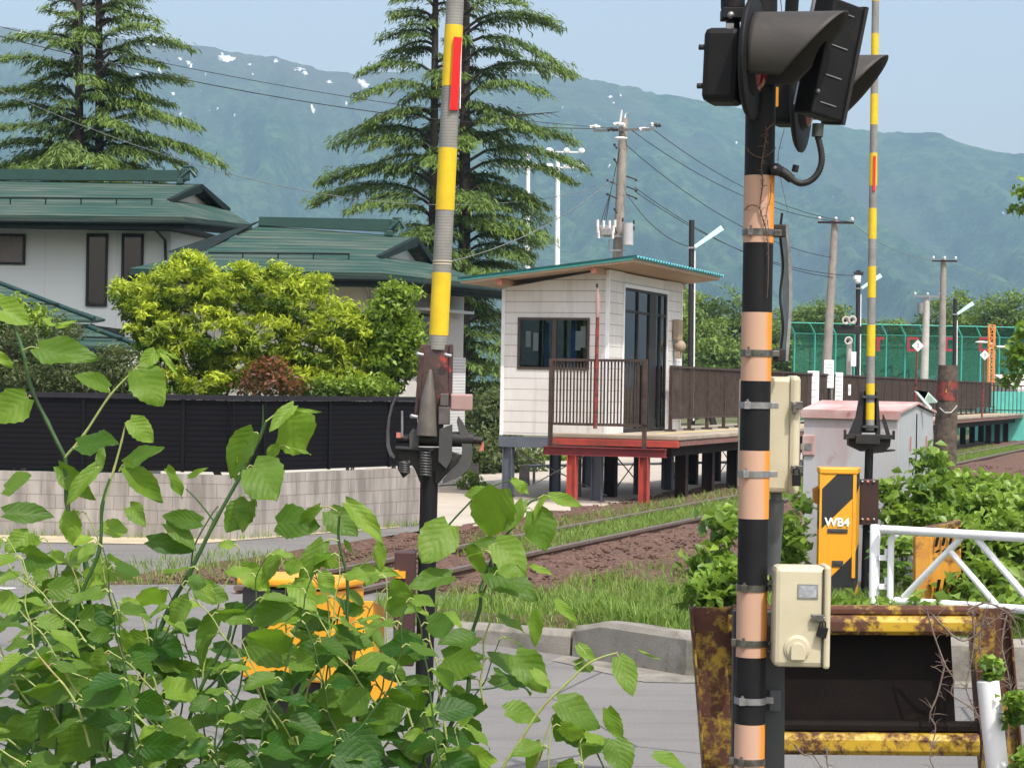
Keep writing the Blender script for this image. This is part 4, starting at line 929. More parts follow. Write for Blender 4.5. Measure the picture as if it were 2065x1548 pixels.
mb = MB(); mb.box(T(43.45, 11.5, 3.32), (.34, .12, .42), (dS, dU, Vector((0, 0, 1)))); mb.sphere(T(43.4, 11.44, 2.98), .13); mb.box(T(43.4, 11.46, 2.8), (.2, .08, .14), (dS, dU, Vector((0, 0, 1)))); mb.build('speaker', mat('old_tan_box', (.33, .27, .19), (.28, .22, .15), 5, .6), sh, bevel=.01)
# red rusty post at the end railing
rp = thing('sign_post', P(1205, 900, 38.2), 'thin rust-red post with a worn white tip in front of the waiting room', 'post')
rp.location.z = 1.26
mb = MB(); a = P(1200, 864, 38.3); b_ = P(1205, 640, 38.3); mb.tube([a, b_], [.036, .034], 10); mb.build('pole', rust_red, rp)
mb = MB(); mb.tube([b_, P(1205.5, 600, 38.3), P(1205.5, 582, 38.3)], [.036, .038, .008], 10); mb.build('tip', pink_box, rp)
mb = MB(); mb.tube([P(1204, 572, 38.3) , P(1204, 580, 38.3)], [.02, .02], 8); mb.build('knob', black_metal, rp)
# ---------------------------------------------------------------- poles
def concpole(name, px, ytop, D, r0, r1, label, m=pole_conc, cat='utility pole', group=None, pxb=None):
    top = P(px, ytop, D); bx = top.x if pxb is None else P(pxb[0], pxb[1], D).x + 0
    if pxb is not None:
        f = (top.z) / (top.z - P(pxb[0], pxb[1], D).z); bx = top.x + (P(pxb[0], pxb[1], D).x - top.x) * f
    r = thing(name, (bx, D, 0), label, cat, group); mb = MB(); mb.tube([(bx, D, 0), top], [r0, r1], 14); mb.build('pole', m, r); return r, top
u1, top1 = concpole('utility_pole', 1258, 239, 66, .20, .13, 'concrete utility pole with transformers rising behind the waiting room roof', pxb=(1246, 512))
def crossarm(root, c, L, ax=Vector((1, 0, 0)), n=3, pin=.16, m=galv, th=.07):
    mb = MB(); mb.box(c, (L, th, th), (ax, Vector((-ax.y, ax.x, 0)), Vector((0, 0, 1)))); arm = mb.build('crossarm', m, root)
    for i in range(n):
        q = c + ax * (L / 2 - .06) * (2 * i / (n - 1) - 1) if n > 1 else c
        mb = MB(); mb.lathe(q + Vector((0, 0, th / 2)), (0, 0, 1), [(0, .02), (.04, .02), (.05, .055), (.08, .05), (.085, .03), (.10, .06), (.14, .045), (pin, .02)], 10); mb.build('insulator', insul, arm)
axw = Vector((.93, -.37, 0)).normalized(); c = P(1258, 262, 65.8)
crossarm(u1, c, 1.9, axw, 3)
for i, (x, y) in enumerate([(1190, 258), (1225, 262), (1290, 262), (1312, 254), (1238, 252)]):
    mb = MB(); q = P(x, y, 65.6); mb.tube([q, q + Vector((.12, 0, .05)), q + Vector((.22, 0, 0))], [.07, .04, .07], 8); mb.sphere(q + Vector((.26, 0, .02)), .06); mb.build('strain_insulator', wire_mat if i % 2 else insul, u1)
mb = MB(); mb.tube([P(1250, 252, 65.7), P(1254, 222, 65.7)], [.04, .03], 6); mb.build('bird_guard', insul, u1)
mb = MB(); q = P(1252, 279, 65.5); mb.sphere(q, .14, 0, 12, 6, (1.5, .8, .35)); mb.build('street_lamp_head', white_paint, u1)
for i, (y, s_) in enumerate(((300, -1), (330, -1), (355, 1), (372, -1), (376, 1), (392, 1), (400, -1), (430, -1), (470, -1))):
    mb = MB(); q = P(1254 + s_ * 9, y, 65.75); mb.tube([q, q + Vector((.28 * s_ * (1 if 340 < y < 410 else .3), 0, -.10 * s_))], [.03, .02], 6); mb.sphere(q + Vector((.3 * s_ * (1 if 340 < y < 410 else .3), 0, -.12 * s_)), .04); mb.build('step_bracket', wire_mat, u1)
mb = MB(); q = P(1266, 472, 65.6)
mb.tube([q + Vector((0, 0, -.33)), q + Vector((0, 0, .33))], .17, 14); tr_ = mb.build('transformer', mat('transformer_grey', (.42, .43, .45), (.36, .37, .39), 4, .5), u1)
for dx, dz in ((-.16, .36), (.17, .30), (.17, .12)):
    mb = MB(); mb.tube([q + Vector((dx, -.05, dz)), q + Vector((dx, -.05, dz + .12))], [.035, .025], 8); mb.build('bushing', wire_mat, tr_)
q = P(1222, 466, 65.6); mb = MB(); mb.box(q, (.46, .3, .30)); mb.box(q + Vector((0, -.16, -.02)), (.34, .02, .2)); mb.box(q + Vector((.1, 0, -.4)), (.03, .03, .3)); sg = mb.build('switch_gear', galv, u1, bevel=.02)
for dx, dz in ((-.25, .05), (-.22, -.12), (.22, .05), (.2, -.12), (-.08, .2), (.1, .2), (-.26, .22), (.26, .22)):
    mb = MB(); mb.tube([q + Vector((dx, -.12, dz - .11)), q + Vector((dx, -.12, dz + .11))], .045, 8); mb.build('insulator', insul, sg)
mb = MB(); mb.box(P(1243, 476, 65.7), (.75, .06, .06)); mb.box(P(1247, 505, 65.7), (.5, .06, .05)); mb.build('support_arm', galv, u1)
for x, y in ((1222, 445), (1218, 445), (1212, 448)):
    mb = MB(); mb.tube([P(x, y, 65.6), P(1232, 385, 65.7), P(1250, 300, 65.8)], .01, 4); mb.build('jumper', wire_mat, u1)
for px_, yt, D, lab in ((1065, 385, 132, 'left pale steel floodlight mast half hidden by the cedar boughs'), (1125, 400, 125, 'right pale steel floodlight mast standing behind the shelter roof')):
    r, t = concpole('floodlight_mast', px_, 310, D, .20, .12, lab, white_paint, 'light mast', 'floodlight masts of the ball field', pxb=(px_ - 1, 520))
    mb = MB(); mb.box(t + Vector((0, 0, .1)), (3.0 if px_ > 1100 else 2.2, .1, .08)); mb.box(t + Vector((0, 0, -.8)), (3.0 if px_ > 1100 else 2.2, .1, .08)); mb.build('crossarm', white_paint, r)
    for dz in (0.15, -.75):
        for dx in (-1.35, -.5, .5, 1.35):
            mb = MB(); mb.sphere(t + Vector((dx, -.25, dz)), .19, 0, 12, 7, (1, .5, .9)); mb.build('floodlight', white_paint, r)
def lightpole(px_, yt, yb, D, arm0, arm1, label, extra=None):
    t = P(px_, yt, D); r = thing('platform_lamp', (P(px_, yb, D).x - .02, D, 1.26 if D < 60 else 0), label, 'lamp post', 'fluorescent lamps along the platform')
    mb = MB(); mb.tube([(r.location.x, D, r.location.z), t], .075, 10); mb.build('pole', black_metal, r)
    mb = MB(); mb.tube([(r.location.x + .09, D - .04, r.location.z), P(px_ + 6 * 60 / D, yt + 60 * 60 / D, D)], .022, 6); mb.build('cable_pipe', white_paint, r)
    a = P(*arm0, D); b_ = P(*arm1, D); d = (b_ - a).normalized(); n = d.cross(Vector((0, 1, 0)))
    mb = MB(); mb.prism([a - n * .03, b_ - n * .075, b_ + n * .075, a + n * .06], (0, .14, 0)); mb.build('lamp', light_tube, r, bevel=.01)
    mb = MB(); mb.box(Vector((t.x, D, a.z)), (.2, .2, .05)); mb.build('bracket', galv, r)
    return r
lightpole(1395, 444, 735, 58, (1400, 500), (1457, 459), 'dark lamp post with a slanting pale tube lamp, just right of the shelter roof')
lightpole(1731, 545, 750, 74, (1738, 582), (1777, 555), 'dark lamp post with a camera on top, behind the right barrier arm')
lightpole(1926, 603, 760, 84, (1931, 634), (1963, 611), 'dark lamp post with a slanting tube lamp near the timber stump')
# camera on the 1731 post and black train signal
cm = thing('security_camera', P(1730, 556, 73.7), 'white security camera on top of the dark lamp post', 'camera')
mb = MB(); q = P(1728, 560, 73.6); mb.box(q, (.22, .4, .14)); mb.sphere(q + Vector((.02, -.12, -.12)), .1); mb.build('camera_housing', white_paint, cm, bevel=.02)
mb = MB(); mb.box(q + Vector((.06, 0, .14)), (.3, .12, .12)); mb.build('mount', black_metal, cm)
ls = thing('loudspeaker_post', P(1712, 800, 70), 'pale post carrying horn speakers and a wide black box beside the leaning concrete pole', 'speaker post'); ls.location.z = 0
mb = MB(); mb.tube([ls.location, P(1713, 690, 70)], .09, 10); mb.build('pole', pole_light, ls)
mb = MB(); mb.box(P(1713, 665, 69.8), (.74, .3, .26)); mb.build('black_box', black_metal, ls, bevel=.02)
for x, y in ((1704, 646), (1717, 645), (1709, 687)):
    mb = MB(); q = P(x, y, 69.6); mb.lathe(q + Vector((0, .25, 0)), (.1, -1, 0), [(0, .05), (.1, .07), (.25, .13), (.3, .14), (.3, .10), (.22, .03)], 14); o = mb.build('horn', pole_light, ls)
    mb = MB(); mb.sphere(q + Vector((0, -.02, 0)), .05); mb.build('driver', black_metal, o)
mb = MB(); mb.box(P(1721, 724, 69.7), (.16, .12, .46)); mb.build('control_box', paper, ls, bevel=.01)
u2, t2 = concpole('utility_pole', 1684, 444, 76, .19, .12, 'plain leaning concrete pole with one crossarm, just right of the striped signal post', pxb=(1667, 740)); crossarm(u2, t2 + Vector((0, -.2, -.1)), 1.25, n=3, m=dark_brown)
u3, t3 = concpole('utility_pole', 1903, 522, 92, .19, .12, 'tall concrete pole behind the weathered timber stump', pxb=(1899, 735)); crossarm(u3, t3 + Vector((0, -.2, -.1)), 1.05, n=3, m=dark_brown)
u4, t4 = concpole('utility_pole', 1869, 596, 104, .22, .15, 'pale utility pole with a small transformer beyond the net fence', pole_light, pxb=(1864, 760)); crossarm(u4, t4 + Vector((0, -.2, -.05)), 1.3, n=3)
mb = MB(); q = t4 + Vector((-.32, -.2, -.85)); mb.tube([q, q + Vector((0, 0, .5))], .17, 12); mb.build('transformer', galv, u4)
# wires
def wire(a, b_, sag, label, r=.016, m=wire_mat, n=16):
    a = Vector(a); b_ = Vector(b_); mb = MB()
    mb.tube([a.lerp(b_, i / n) - Vector((0, 0, sag * 4 * (i / n) * (1 - i / n))) for i in range(n + 1)], r, 5, cap=False)
    tag(mb.build('power_line', m, recalc=False), label, 'wire', 'overhead wires')
wire(P(-60, 40, 50), P(1232, 259, 65.7), .35, 'upper black wire passing through both cedars to the crossarm of the transformer pole', .009)
wire(P(-60, 58, 48), P(1200, 260, 65.6), .5, 'second black wire just under the upper one, ending at the transformer pole', .012)
wire(P(-60, 155, 46), P(1244, 370, 65.6), 1.5, 'thin pale wire crossing low in front of the left cedar', .009, wire_grey)
wire(P(905, 528, 47), P(1240, 356, 65.6), .35, 'wire climbing from the house eave to the middle of the transformer pole', .012, wire_grey)
for i, (a, b_, s_, lb) in enumerate(((P(1275, 264, 65.7), P(1682, 446, 76), .5, 'wire from the transformer pole crossarm down to the crossarm beside the signal post'), (P(1318, 262, 65.6), P(1716, 448, 76), .5, 'outermost wire running right from the end insulator of the transformer pole'),
        (P(1262, 292, 65.8), P(1680, 520, 76), .6, 'wire leaving the transformer pole just below its lamp, to the right'), (P(1280, 378, 65.7), P(1684, 560, 76), .5, 'wire from the lower bracket of the transformer pole to the leaning pole'), (P(1280, 386, 65.7), P(1728, 556, 74), .6, 'wire running from the transformer pole to the camera post'),
        (P(1262, 388, 65.7), P(1393, 498, 58), .3, 'short wire from the transformer pole down to the first platform lamp'))):
    wire(a, b_, s_, lb, .012)
wire(P(1716, 448, 76), P(1903, 524, 92), .4, 'wire from the leaning pole to the tall pole behind the timber stump', .01, wire_grey); wire(P(1903, 524, 92), P(2200, 600, 92), .3, 'wire leaving the tall right pole towards the right edge', .01, wire_grey)
# net fence of the ball field
nf = thing('net_fence', P(1800, 780, 110), 'tall green ball-field net on green posts with bent tops and red letters', 'net fence'); nf.location.z = 0
a = P(1598, 760, 110); b_ = P(2090, 760, 112); zt_ = P(1598, 672, 110).z; zt2_ = P(1800, 655, 110).z
mb = MB(); mb.prism([Vector((a.x, 110, 0)), Vector((b_.x + 3, 112, 0)), Vector((b_.x + 3, 112, zt_)), Vector((a.x, 110, zt_))], (0, .01, 0)); mb.prism([Vector((a.x, 110, zt_)), Vector((b_.x + 3, 112, zt_)), Vector((b_.x + 2.7, 111.4, zt2_)), Vector((a.x - .3, 109.4, zt2_))], (0, .01, 0)); mb.build('net', net_mat, nf)
for i, x in enumerate([1601, 1642, 1684, 1722, 1786, 1824, 1862, 1900, 1938, 1976, 2014, 2052]):
    q = P(x, 740, 109.8); mb = MB(); dx = -.22; mb.tube([(q.x, 109.8, 0), (q.x, 109.8, zt_), (q.x - .35, 109.3, zt2_)], [.05, .05, .04], 7); mb.build('post', green_net_post, nf)
for z in (zt_, 1.4, .4):
    mb = MB(); mb.tube([(a.x, 109.85, z + .0), (b_.x + 3, 111.85, z)], .028, 5); mb.build('rail', green_net_post, nf)
mb = MB(); mb.tube([(a.x - .35, 109.3, zt2_), (b_.x + 2.7, 111.3, zt2_)], .03, 5); mb.build('rail', green_net_post, nf)
for ch, x in (('T', 1771), ('D', 1841), ('C', 1917), ('O', 1986)):
    q = P(x, 694, 109.6)
    def bar(x0, x1, z0, z1, mb): mb.box(q + Vector(((x0 + x1) / 2, 0, (z0 + z1) / 2)), (x1 - x0, .03, z1 - z0))
    mb = MB(); w_, h_, t_k = .29, .36, .13
    if ch == 'T': bar(-w_, w_, h_ - t_k, h_, mb); bar(-.08, .08, -h_, h_ - t_k, mb)
    else:
        bar(-w_, -w_ + t_k, -h_, h_, mb); bar(-w_ + t_k, w_, h_ - t_k, h_, mb); bar(-w_ + t_k, w_, -h_, -h_ + t_k, mb)
        if ch != 'C': bar(w_ - t_k, w_, -h_ + t_k, h_ - t_k, mb)
    mb.build('letter_sheet', net_red, nf)
om = thing('lattice_mast', P(2000, 780, 100), 'orange lattice mast in front of the green net', 'mast'); om.location.z = 0
mb = MB(); xa, xb = P(1995, 700, 100).x, P(2006, 700, 100).x; zt_m = P(2000, 655, 100).z
for x in (xa, xb):
    for y in (100, 100.25): mb.tube([(x, y, 0), (x, y, zt_m)], .03, 5)
for i in range(13):
    z0 = i * zt_m / 13; z1 = (i + 1) * zt_m / 13; mb.tube([(xa, 100, z0), (xb, 100, z1)], .016, 4); mb.tube([(xb, 100, z0), (xa, 100, z1)], .016, 4); mb.box(((xa + xb) / 2, 100, z1), (xb - xa, .03, .03))
mb.build('lattice', orange_mast, om)
# platform signs
def board(px0, y0, px1, y1, D, label, legs=True, lines=6, foot=1.26):
    a = P(px0, y1, D); b_ = P(px1, y0, D); r = thing('notice_board', ((a.x + b_.x) / 2, D, foot), label, 'notice board', 'white boards on the platform')
    mb = MB(); mb.box(((a.x + b_.x) / 2, D, (a.z + b_.z) / 2), (b_.x - a.x, .04, b_.z - a.z)); bo = mb.build('board', paper, r, bevel=.008)
    mb = MB(); rr = random.Random(px0)
    for i in range(lines):
        z = b_.z - .12 - i * (b_.z - a.z - .2) / lines; w_ = (b_.x - a.x) * rr.uniform(.45, .8); mb.box((a.x + (b_.x - a.x) * .1 + w_ / 2, D - .024, z), (w_, .004, .018))
    mb.build('print', mat('grey_print', (.45, .47, .5), (.4, .42, .45), 3, .6), bo)
    if legs:
        for x in (a.x + .04, b_.x - .04): m2 = MB(); m2.box((x, D + .03, (foot + b_.z) / 2), (.035, .03, b_.z - foot)); m2.build('leg', galv, r)
board(1627, 748, 1652, 835, 57, 'leftmost white platform board, tall and narrow', False, 5)
board(1661, 726, 1682, 782, 59, 'highest white board, on thin legs against the leaning concrete pole')
board(1683, 751, 1700, 835, 60, 'narrow white board with grey table print, right of the legged one', False, 9)
board(1710, 775, 1716, 797, 61, 'tiny white plate fixed low on the brown fence', False, 2)
def diamond(x, y, r_, D, ch, label):
    q = P(x, y, D); R_ = r_ * D / F; r = thing('diamond_sign', (q.x - .06, D, .2 if D < 70 else 0), label, 'sign', 'white diamond signs on rust-red posts')
    r.location.z = 1.26 if D > 60 else 0
    mb = MB(); mb.prism([q + Vector((R_, 0, 0)), q + Vector((0, 0, R_)), q + Vector((-R_, 0, 0)), q + Vector((0, 0, -R_))], (0, .02, 0)); pl_ = mb.build('plate', paper, r)
    text_on('numeral', ch, R_ * .95, q + Vector((0, -.006, 0)), (1, 0, 0), (0, 0, 1), ink, pl_)
    mb = MB(); mb.tube([(q.x - .06, D + .04, r.location.z), (q.x, D + .04, q.z)], .03, 8); mb.build('pole', rust_red, r)
diamond(1851, 697, 12, 64, '2', 'white diamond sign with a 2, nearer the middle of the green net'); diamond(1986, 716, 10, 76, '3', 'white diamond sign with a 3, below the orange lattice mast')
for i, (x, y, sg, lb) in enumerate(((1984, 690, -1, 'small curved-arm street lamp whose head points left of the orange mast'), (2010, 699, 1, 'small curved-arm street lamp whose head points right of the orange mast'))):
    q = P(x, y, 106); r = thing('street_lamp', (q.x + (.45 if sg < 0 else -.35), 106, 0), lb, 'street lamp', 'curved street lamps beyond the platform')
    bx = r.location.x; mb = MB(); mb.tube([(bx, 106, 0), (bx, 106, q.z - .1), (bx + sg * .3, 106, q.z)], .05, 7); mb.build('pole', pole_light, r)
    mb = MB(); mb.sphere((bx + sg * .55, 106, q.z), .13, 0, 10, 6, (2.6, 1, .45)); mb.build('lamp_head', white_paint, r)
# turquoise low building and railing at the far right
tb_ = thing('low_building', P(2060, 800, 95), 'low turquoise fence-like shed beyond the far end of the platform', 'building'); tb_.location.z = 0
mb = MB(); a = P(1992, 830, 95); b_ = P(2200, 830, 95); mb.hexa([(a.x, 95, 0), (b_.x, 95, 0), (b_.x, 98, 0), (a.x, 98, 0), (a.x, 95, 2.2), (b_.x, 95, 2.2), (b_.x, 98, 2.2), (a.x, 98, 2.2)]); mb.build('wall', turq, tb_)
mb = MB(); mb.hexa([(a.x + 2, 98.2, 2.0), (b_.x, 98.2, 2.2), (b_.x, 103, 2.2), (a.x + 2, 103, 2.0), (a.x + 2, 98.2, 2.3), (b_.x, 98.2, 2.3), (b_.x, 103, 3.0), (a.x + 2, 103, 3.0)]); mb.build('roof', pole_light, tb_)
fr_ = thing('park_railing', P(2030, 820, 93), 'thin black railing in front of the turquoise shed', 'railing'); fr_.location.z = 1.2
mb = MB()
for i in range(26): x = P(1995 + i * 8, 800, 93).x; mb.tube([(x, 93, 1.26), (x, 93, 2.45)], .018, 5)
mb.build('bars', black_metal, fr_)
mb = MB(); mb.tube([(P(1995, 800, 93).x, 93, 2.45), (P(2200, 800, 93).x, 93, 2.45)], .025, 5); mb.tube([(P(1995, 800, 93).x, 93, 1.4), (P(2200, 800, 93).x, 93, 1.4)], .025, 5); mb.build('rails', black_metal, fr_)
# concrete stumps and pipe rail on the lot, behind the shelter
for i, (x, lb) in enumerate(((955, 'short concrete stump left of the shelter stilts, beside the weeds'), (1057, 'short concrete stump just behind the left blue-grey stilt'))):
    q = P(x, 985, 46); r_ = MB(); r_.hexa([(q.x - .12, 46, 0), (q.x + .12, 46, 0), (q.x + .12, 46.25, 0), (q.x - .12, 46.25, 0), (q.x - .1, 46.02, .45), (q.x + .1, 46.02, .45), (q.x + .1, 46.22, .45), (q.x - .1, 46.22, .45)])
    tag(r_.build('concrete_stump', concrete, bevel=.01), lb, 'stump', 'concrete stumps on the lot')
pr_ = thing('pipe_rail', (2.5, 47, 0), 'low grey pipe rail across the concrete lot behind the stilts', 'railing')
mb = MB(); mb.tube([(.3, 46.2, .42), (9, 54.5, .42)], .03, 7); mb.build('rail', galv, pr_)
for i in range(6): mb = MB(); mb.tube([(.5 + i * 1.6, 46.4 + i * 1.53, 0), (.5 + i * 1.6, 46.4 + i * 1.53, .42)], .03, 7); mb.build('post', galv, pr_)
# ---------------------------------------------------------------- the striped crossing signal post
X_, Y_, Z_ = Vector((1, 0, 0)), Vector((0, 1, 0)), Vector((0, 0, 1))
DP = 9.5; pc = P(1524, 774, DP); PX = pc.x
def zy(y, D=DP, x=1524): return P(x, y, D).z
sp = thing('crossing_signal', (PX, DP, 0), 'black and orange banded crossing signal post with big hooded black lamps', 'crossing signal')
bnd = [355, 490, 630, 768, 908, 1045, 1185, 1323, 1458, 1600]
zs = [zy(-140)] + [zy(y) for y in bnd] + [0]; pts = []; mis = []
cur = 0
R_ = .0665
mb = MB()
for i in range(len(zs) - 1):
    r_ = R_ if i % 2 else R_ - .0012
    mb.tube([(PX, DP, zs[i]), (PX, DP, zs[i + 1])], r_, 40, i % 2)
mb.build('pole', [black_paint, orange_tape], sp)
def clamp(y, ear=1, m=steel_band, th=.020):
    z = zy(y); mb = MB(); mb.tube([(PX, DP, z - th / 2 - .004), (PX, DP, z + th / 2 + .004)], R_ + .004, 32)
    mb.box((PX - R_ * .62, DP - R_ * .86, z), (.026, .02, th + .012)); mb.tube([(PX - R_ * .62, DP - R_ * .9 - .004, z), (PX - R_ * .62, DP - R_ * .9 - .004, z + .026)], .006, 8)
    if ear: mb.box((PX + R_ + .012, DP + .01, z), (.045, .03, th + .006))
    else: mb.box((PX - R_ - .008, DP - .0, z), (.022, .04, th + .012))
    mb.build('clamp', m, sp, bevel=.0015)
for y, e in ((469, 1), (712, 1), (817, 1), (955, 1), (1184, 1), (1295, 0), (1411, 1), (1533, 0)): clamp(y, e, galv if y in (817, 955, 1411) else steel_band)
# round signal lamps: backing disc, hood, lens, housing
def signal(px, py, D, R, yaw, cx_=None):
    c = P(px, py, D); ax = Vector((math.cos(yaw), -math.sin(yaw), -.03)).normalized(); side = Vector((math.sin(yaw), math.cos(yaw), 0)); upv = side.cross(ax); upv = upv if upv.z > 0 else -upv
    mb = MB(); mb.lathe(c, ax, [(-.022, R * .93), (-.012, R * .99), (0, R), (.004, R * .985), (.002, R * .6)], 48); disc = mb.build('backing_plate', black_paint, sp)
    rh = R * .68; cc = c + upv * R * .05
    V = []; Fq = []; n = 40; m_ = 14
    for k in range(n + 1):
        a = math.radians(-34) + (math.radians(248)) * k / n   # from lower right round the top to lower left
        top = math.sin(a); Lh = .085 + .30 * max(0, (top + .80) / 1.80) ** .85
        for j in range(m_ + 1):
            q = j / m_; rr = rh * (1 + .02 * q); V.append(cc + side * math.cos(a) * rr + upv * math.sin(a) * rr + ax * (.004 + Lh * q))
    for k in range(n):
        for j in range(m_):
            b = k * (m_ + 1) + j; Fq.append((b, b + 1, b + m_ + 2, b + m_ + 1))
    me = MB(); me.add(V, Fq, 0, True); ho = me.build('hood', hood_mat, sp, recalc=False); so_ = ho.modifiers.new('s', 'SOLIDIFY'); so_.thickness = .004
    mb = MB(); mb.lathe(cc, ax, [(.003, rh * .97), (.02, rh * .9), (.03, rh * .86)], 32); mb.build('lens_ring', black_paint, disc)
    mb = MB(); mb.lathe(cc, ax, [(.012, rh * .86), (.03, rh * .85), (.05, rh * .6), (.058, rh * .1)], 32); mb.build('lens', red_lens, disc)
    return c, ax, side, upv
yaw = math.radians(17)
c1, ax1, sd1, up1 = signal(1521, 118, 9.28, .262, yaw)
# housing of the front lamp
def obox(c, sx, sy, sz, ax, name, m, parent, bevel=.02, label=None):
    mb = MB(); mb.box(c, (sx, sy, sz), ax); return mb.build(name, m, parent, bevel=bevel)
hx = (ax1, sd1, up1)
hc = P(1461, 136, 9.35); hb_ = obox(hc, .155, .20, .315, hx, 'lamp_housing', black_paint, sp, .028)
for dz in (-.09, .075): m2 = MB(); m2.tube([hc + ax1 * -.075 + up1 * dz - sd1 * .07, hc + ax1 * -.10 + up1 * dz - sd1 * .07], .012, 10); m2.build('bolt', black_metal, hb_)
mb = MB(); mb.tube([P(1478, 62, 9.33), P(1478, 20, 9.33)], .030, 16); mb.box(P(1478, 30, 9.33), (.10, .11, .045)); mb.tube([P(1478, 18, 9.33), P(1477, -60, 9.33)], .052, 18); mb.build('mounting_stem', black_paint, sp, bevel=.003)
mb = MB(); mb.sphere(P(1474, 31, 9.26), .016, 0, 12, 8); mb.box(P(1472, 54, 9.27), (.03, .02, .025)); mb.build('bright_bolt', galv, sp)
mb = MB(); mb.tube([P(1478, -40, 9.33), P(1530, -44, 9.5), P(1640, -40, 10.2)], .04, 14); mb.build('crossarm', black_paint, sp)
# second lamp behind
c2, ax2, sd2, up2 = signal(1620, 196, 10.3, .262, yaw)
obox(P(1585, 190, 10.35), .13, .2, .30, (ax2, sd2, up2), 'lamp_housing', black_paint, sp, .028)
mb = MB(); mb.tube([P(1590, 120, 10.35), P(1600, -40, 10.3)], .032, 14); mb.build('mounting_stem', black_paint, sp)
mb = MB(); mb.tube([P(1589, 42, 10.2), P(1589, 30, 10.2)], .012, 10); mb.tube([P(1589, 33, 10.2), P(1589, 29, 10.2)], .022, 10); mb.build('thumb_screw', black_metal, sp)
# small reflective strips seen between the lamps
mb = MB(); mb.box(P(1564, 196, 9.7), (.022, .03, .085)); mb.build('reflective_strip', mat('strip_orange', (.75, .33, .03), (.6, .25, .02), 8, .5), sp)
# tilted black direction indicator
tl = math.radians(-10.5); Dd = 9.45
tz = Vector((math.sin(-tl), 0, math.cos(tl))); tx = Vector((.80, .58, 0)); tx = (tx - tz * tx.dot(tz)).normalized(); ty = tz.cross(tx)
ic = P(1671, 122, Dd)
ib = obox(ic, .185, .12, .505, (tx, ty, tz), 'direction_indicator', black_paint, sp, .010)
m2 = MB(); m2.box(ic + tx * .1, (.018, .135, .52), (tx, ty, tz)); m2.build('cover_rim', black_metal, ib)
for k, q in enumerate((.20, .055, -.075, -.195)):
    m2 = MB(); fn = -ty if ty.y > 0 else ty
    m2.box(ic + tz * q + fn * .0615 - tx * .01, (.095, .006, .004), (tx, ty, tz)); m2.build('louvre_slit', mat('edge_light', (.22, .22, .22), (.18, .18, .18), 5, .5), ib)
for q in (.185, -.155):
    m2 = MB(); m2.sphere(ic + tz * q + fn * .064 - tx * .085, .010, 0, 8, 6); m2.build('screw', galv, ib)
mb = MB(); mb.box(P(1613, 190, 9.6), (.045, .01, .10), (tx, ty, tz)); mb.box(P(1645, 14, 9.6), (.05, .01, .11), (tx, ty, tz)); mb.build('bracket_plate', galv, sp)
gl_ = P(1648, 262, Dd); mb = MB(); mb.tube([P(1650, 250, Dd), P(1648, 276, Dd)], .025, 14); mb.build('cable_gland', mat('gland', (.03, .035, .033), (.06, .07, .06), 9, .5), sp)
path = [P(x, y, Dd) for x, y in ((1648, 272), (1655, 300), (1657, 325), (1650, 348), (1635, 364), (1615, 370), (1597, 362), (1584, 352))]
mb = MB(); pp_ = []; rs_ = []
def spline(pts, n):
    out = []
    for i in range(len(pts) - 1):
        p0 = pts[max(i - 1, 0)]; p1 = pts[i]; p2 = pts[i + 1]; p3 = pts[min(i + 2, len(pts) - 1)]
        for k in range(n):
            t = k / n; out.append(.5 * ((2 * p1) + (p2 - p0) * t + (2 * p0 - 5 * p1 + 4 * p2 - p3) * t * t + (3 * p1 - p0 - 3 * p2 + p3) * t ** 3))
    return out + [pts[-1]]
pp_ = spline(path, 9); mb.tube(pp_, [.0155 if i % 2 else .0125 for i in range(len(pp_))], 12); mb.build('flexible_conduit', black_metal, sp)
mb = MB(); mb.sphere(P(1565, 342, DP - .07), .028, 0, 14, 8); mb.tube([P(1562, 340, DP - .05), P(1583, 350, Dd), P(1597, 362, Dd)], [.026, .022, .02], 12); mb.box(P(1604, 340, Dd), (.02, .02, .03), (tx, ty, tz)); mb.build('elbow', black_metal, sp)
mb = MB(); mb.sphere(P(1563, 338, DP - .097), .008); mb.build('bright_bolt', galv, sp)
# crossbuck tip
q = P(1640, -10, 9.7); mb = MB(); d_ = Vector((-.25, 0, 1)).normalized(); mb.box(q + Vector((0, 0, .02)), (.03, .02, .14), (Vector((1, 0, .25)).normalized(), Y_, d_)); mb.build('crossbuck_tip', [yellow_arm], sp)
# sign seen edge-on behind the post
mb = MB(); a = [P(x, y, 9.62) for x, y in ((1584, 452), (1590, 540), (1591, 620), (1583, 728))]; cv = spline(a, 6); V = []; Fq = []
for p in cv: V += [p, p + Vector((.006, .30, 0)), p + Vector((.012, .30, 0)), p + Vector((.014, 0, 0))]
for i in range(len(cv) - 1):
    for k in range(4): Fq.append((i * 4 + k, i * 4 + (k + 1) % 4, (i + 1) * 4 + (k + 1) % 4, (i + 1) * 4 + k))
mb.add(V, Fq); mb.build('curved_sign_plate', galv, sp)
for y in (466, 716): mb = MB(); mb.box(P(1571, y, 9.55), (.055, .05, .055)); mb.build('sign_bracket', black_metal, sp, bevel=.004)
mb = MB(); mb.tube([P(1576, y, 9.66) + Vector((.006 * math.sin(y * .05), 0, 0)) for y in range(430, 740, 12)], .006, 6); mb.build('cable', black_metal, sp)
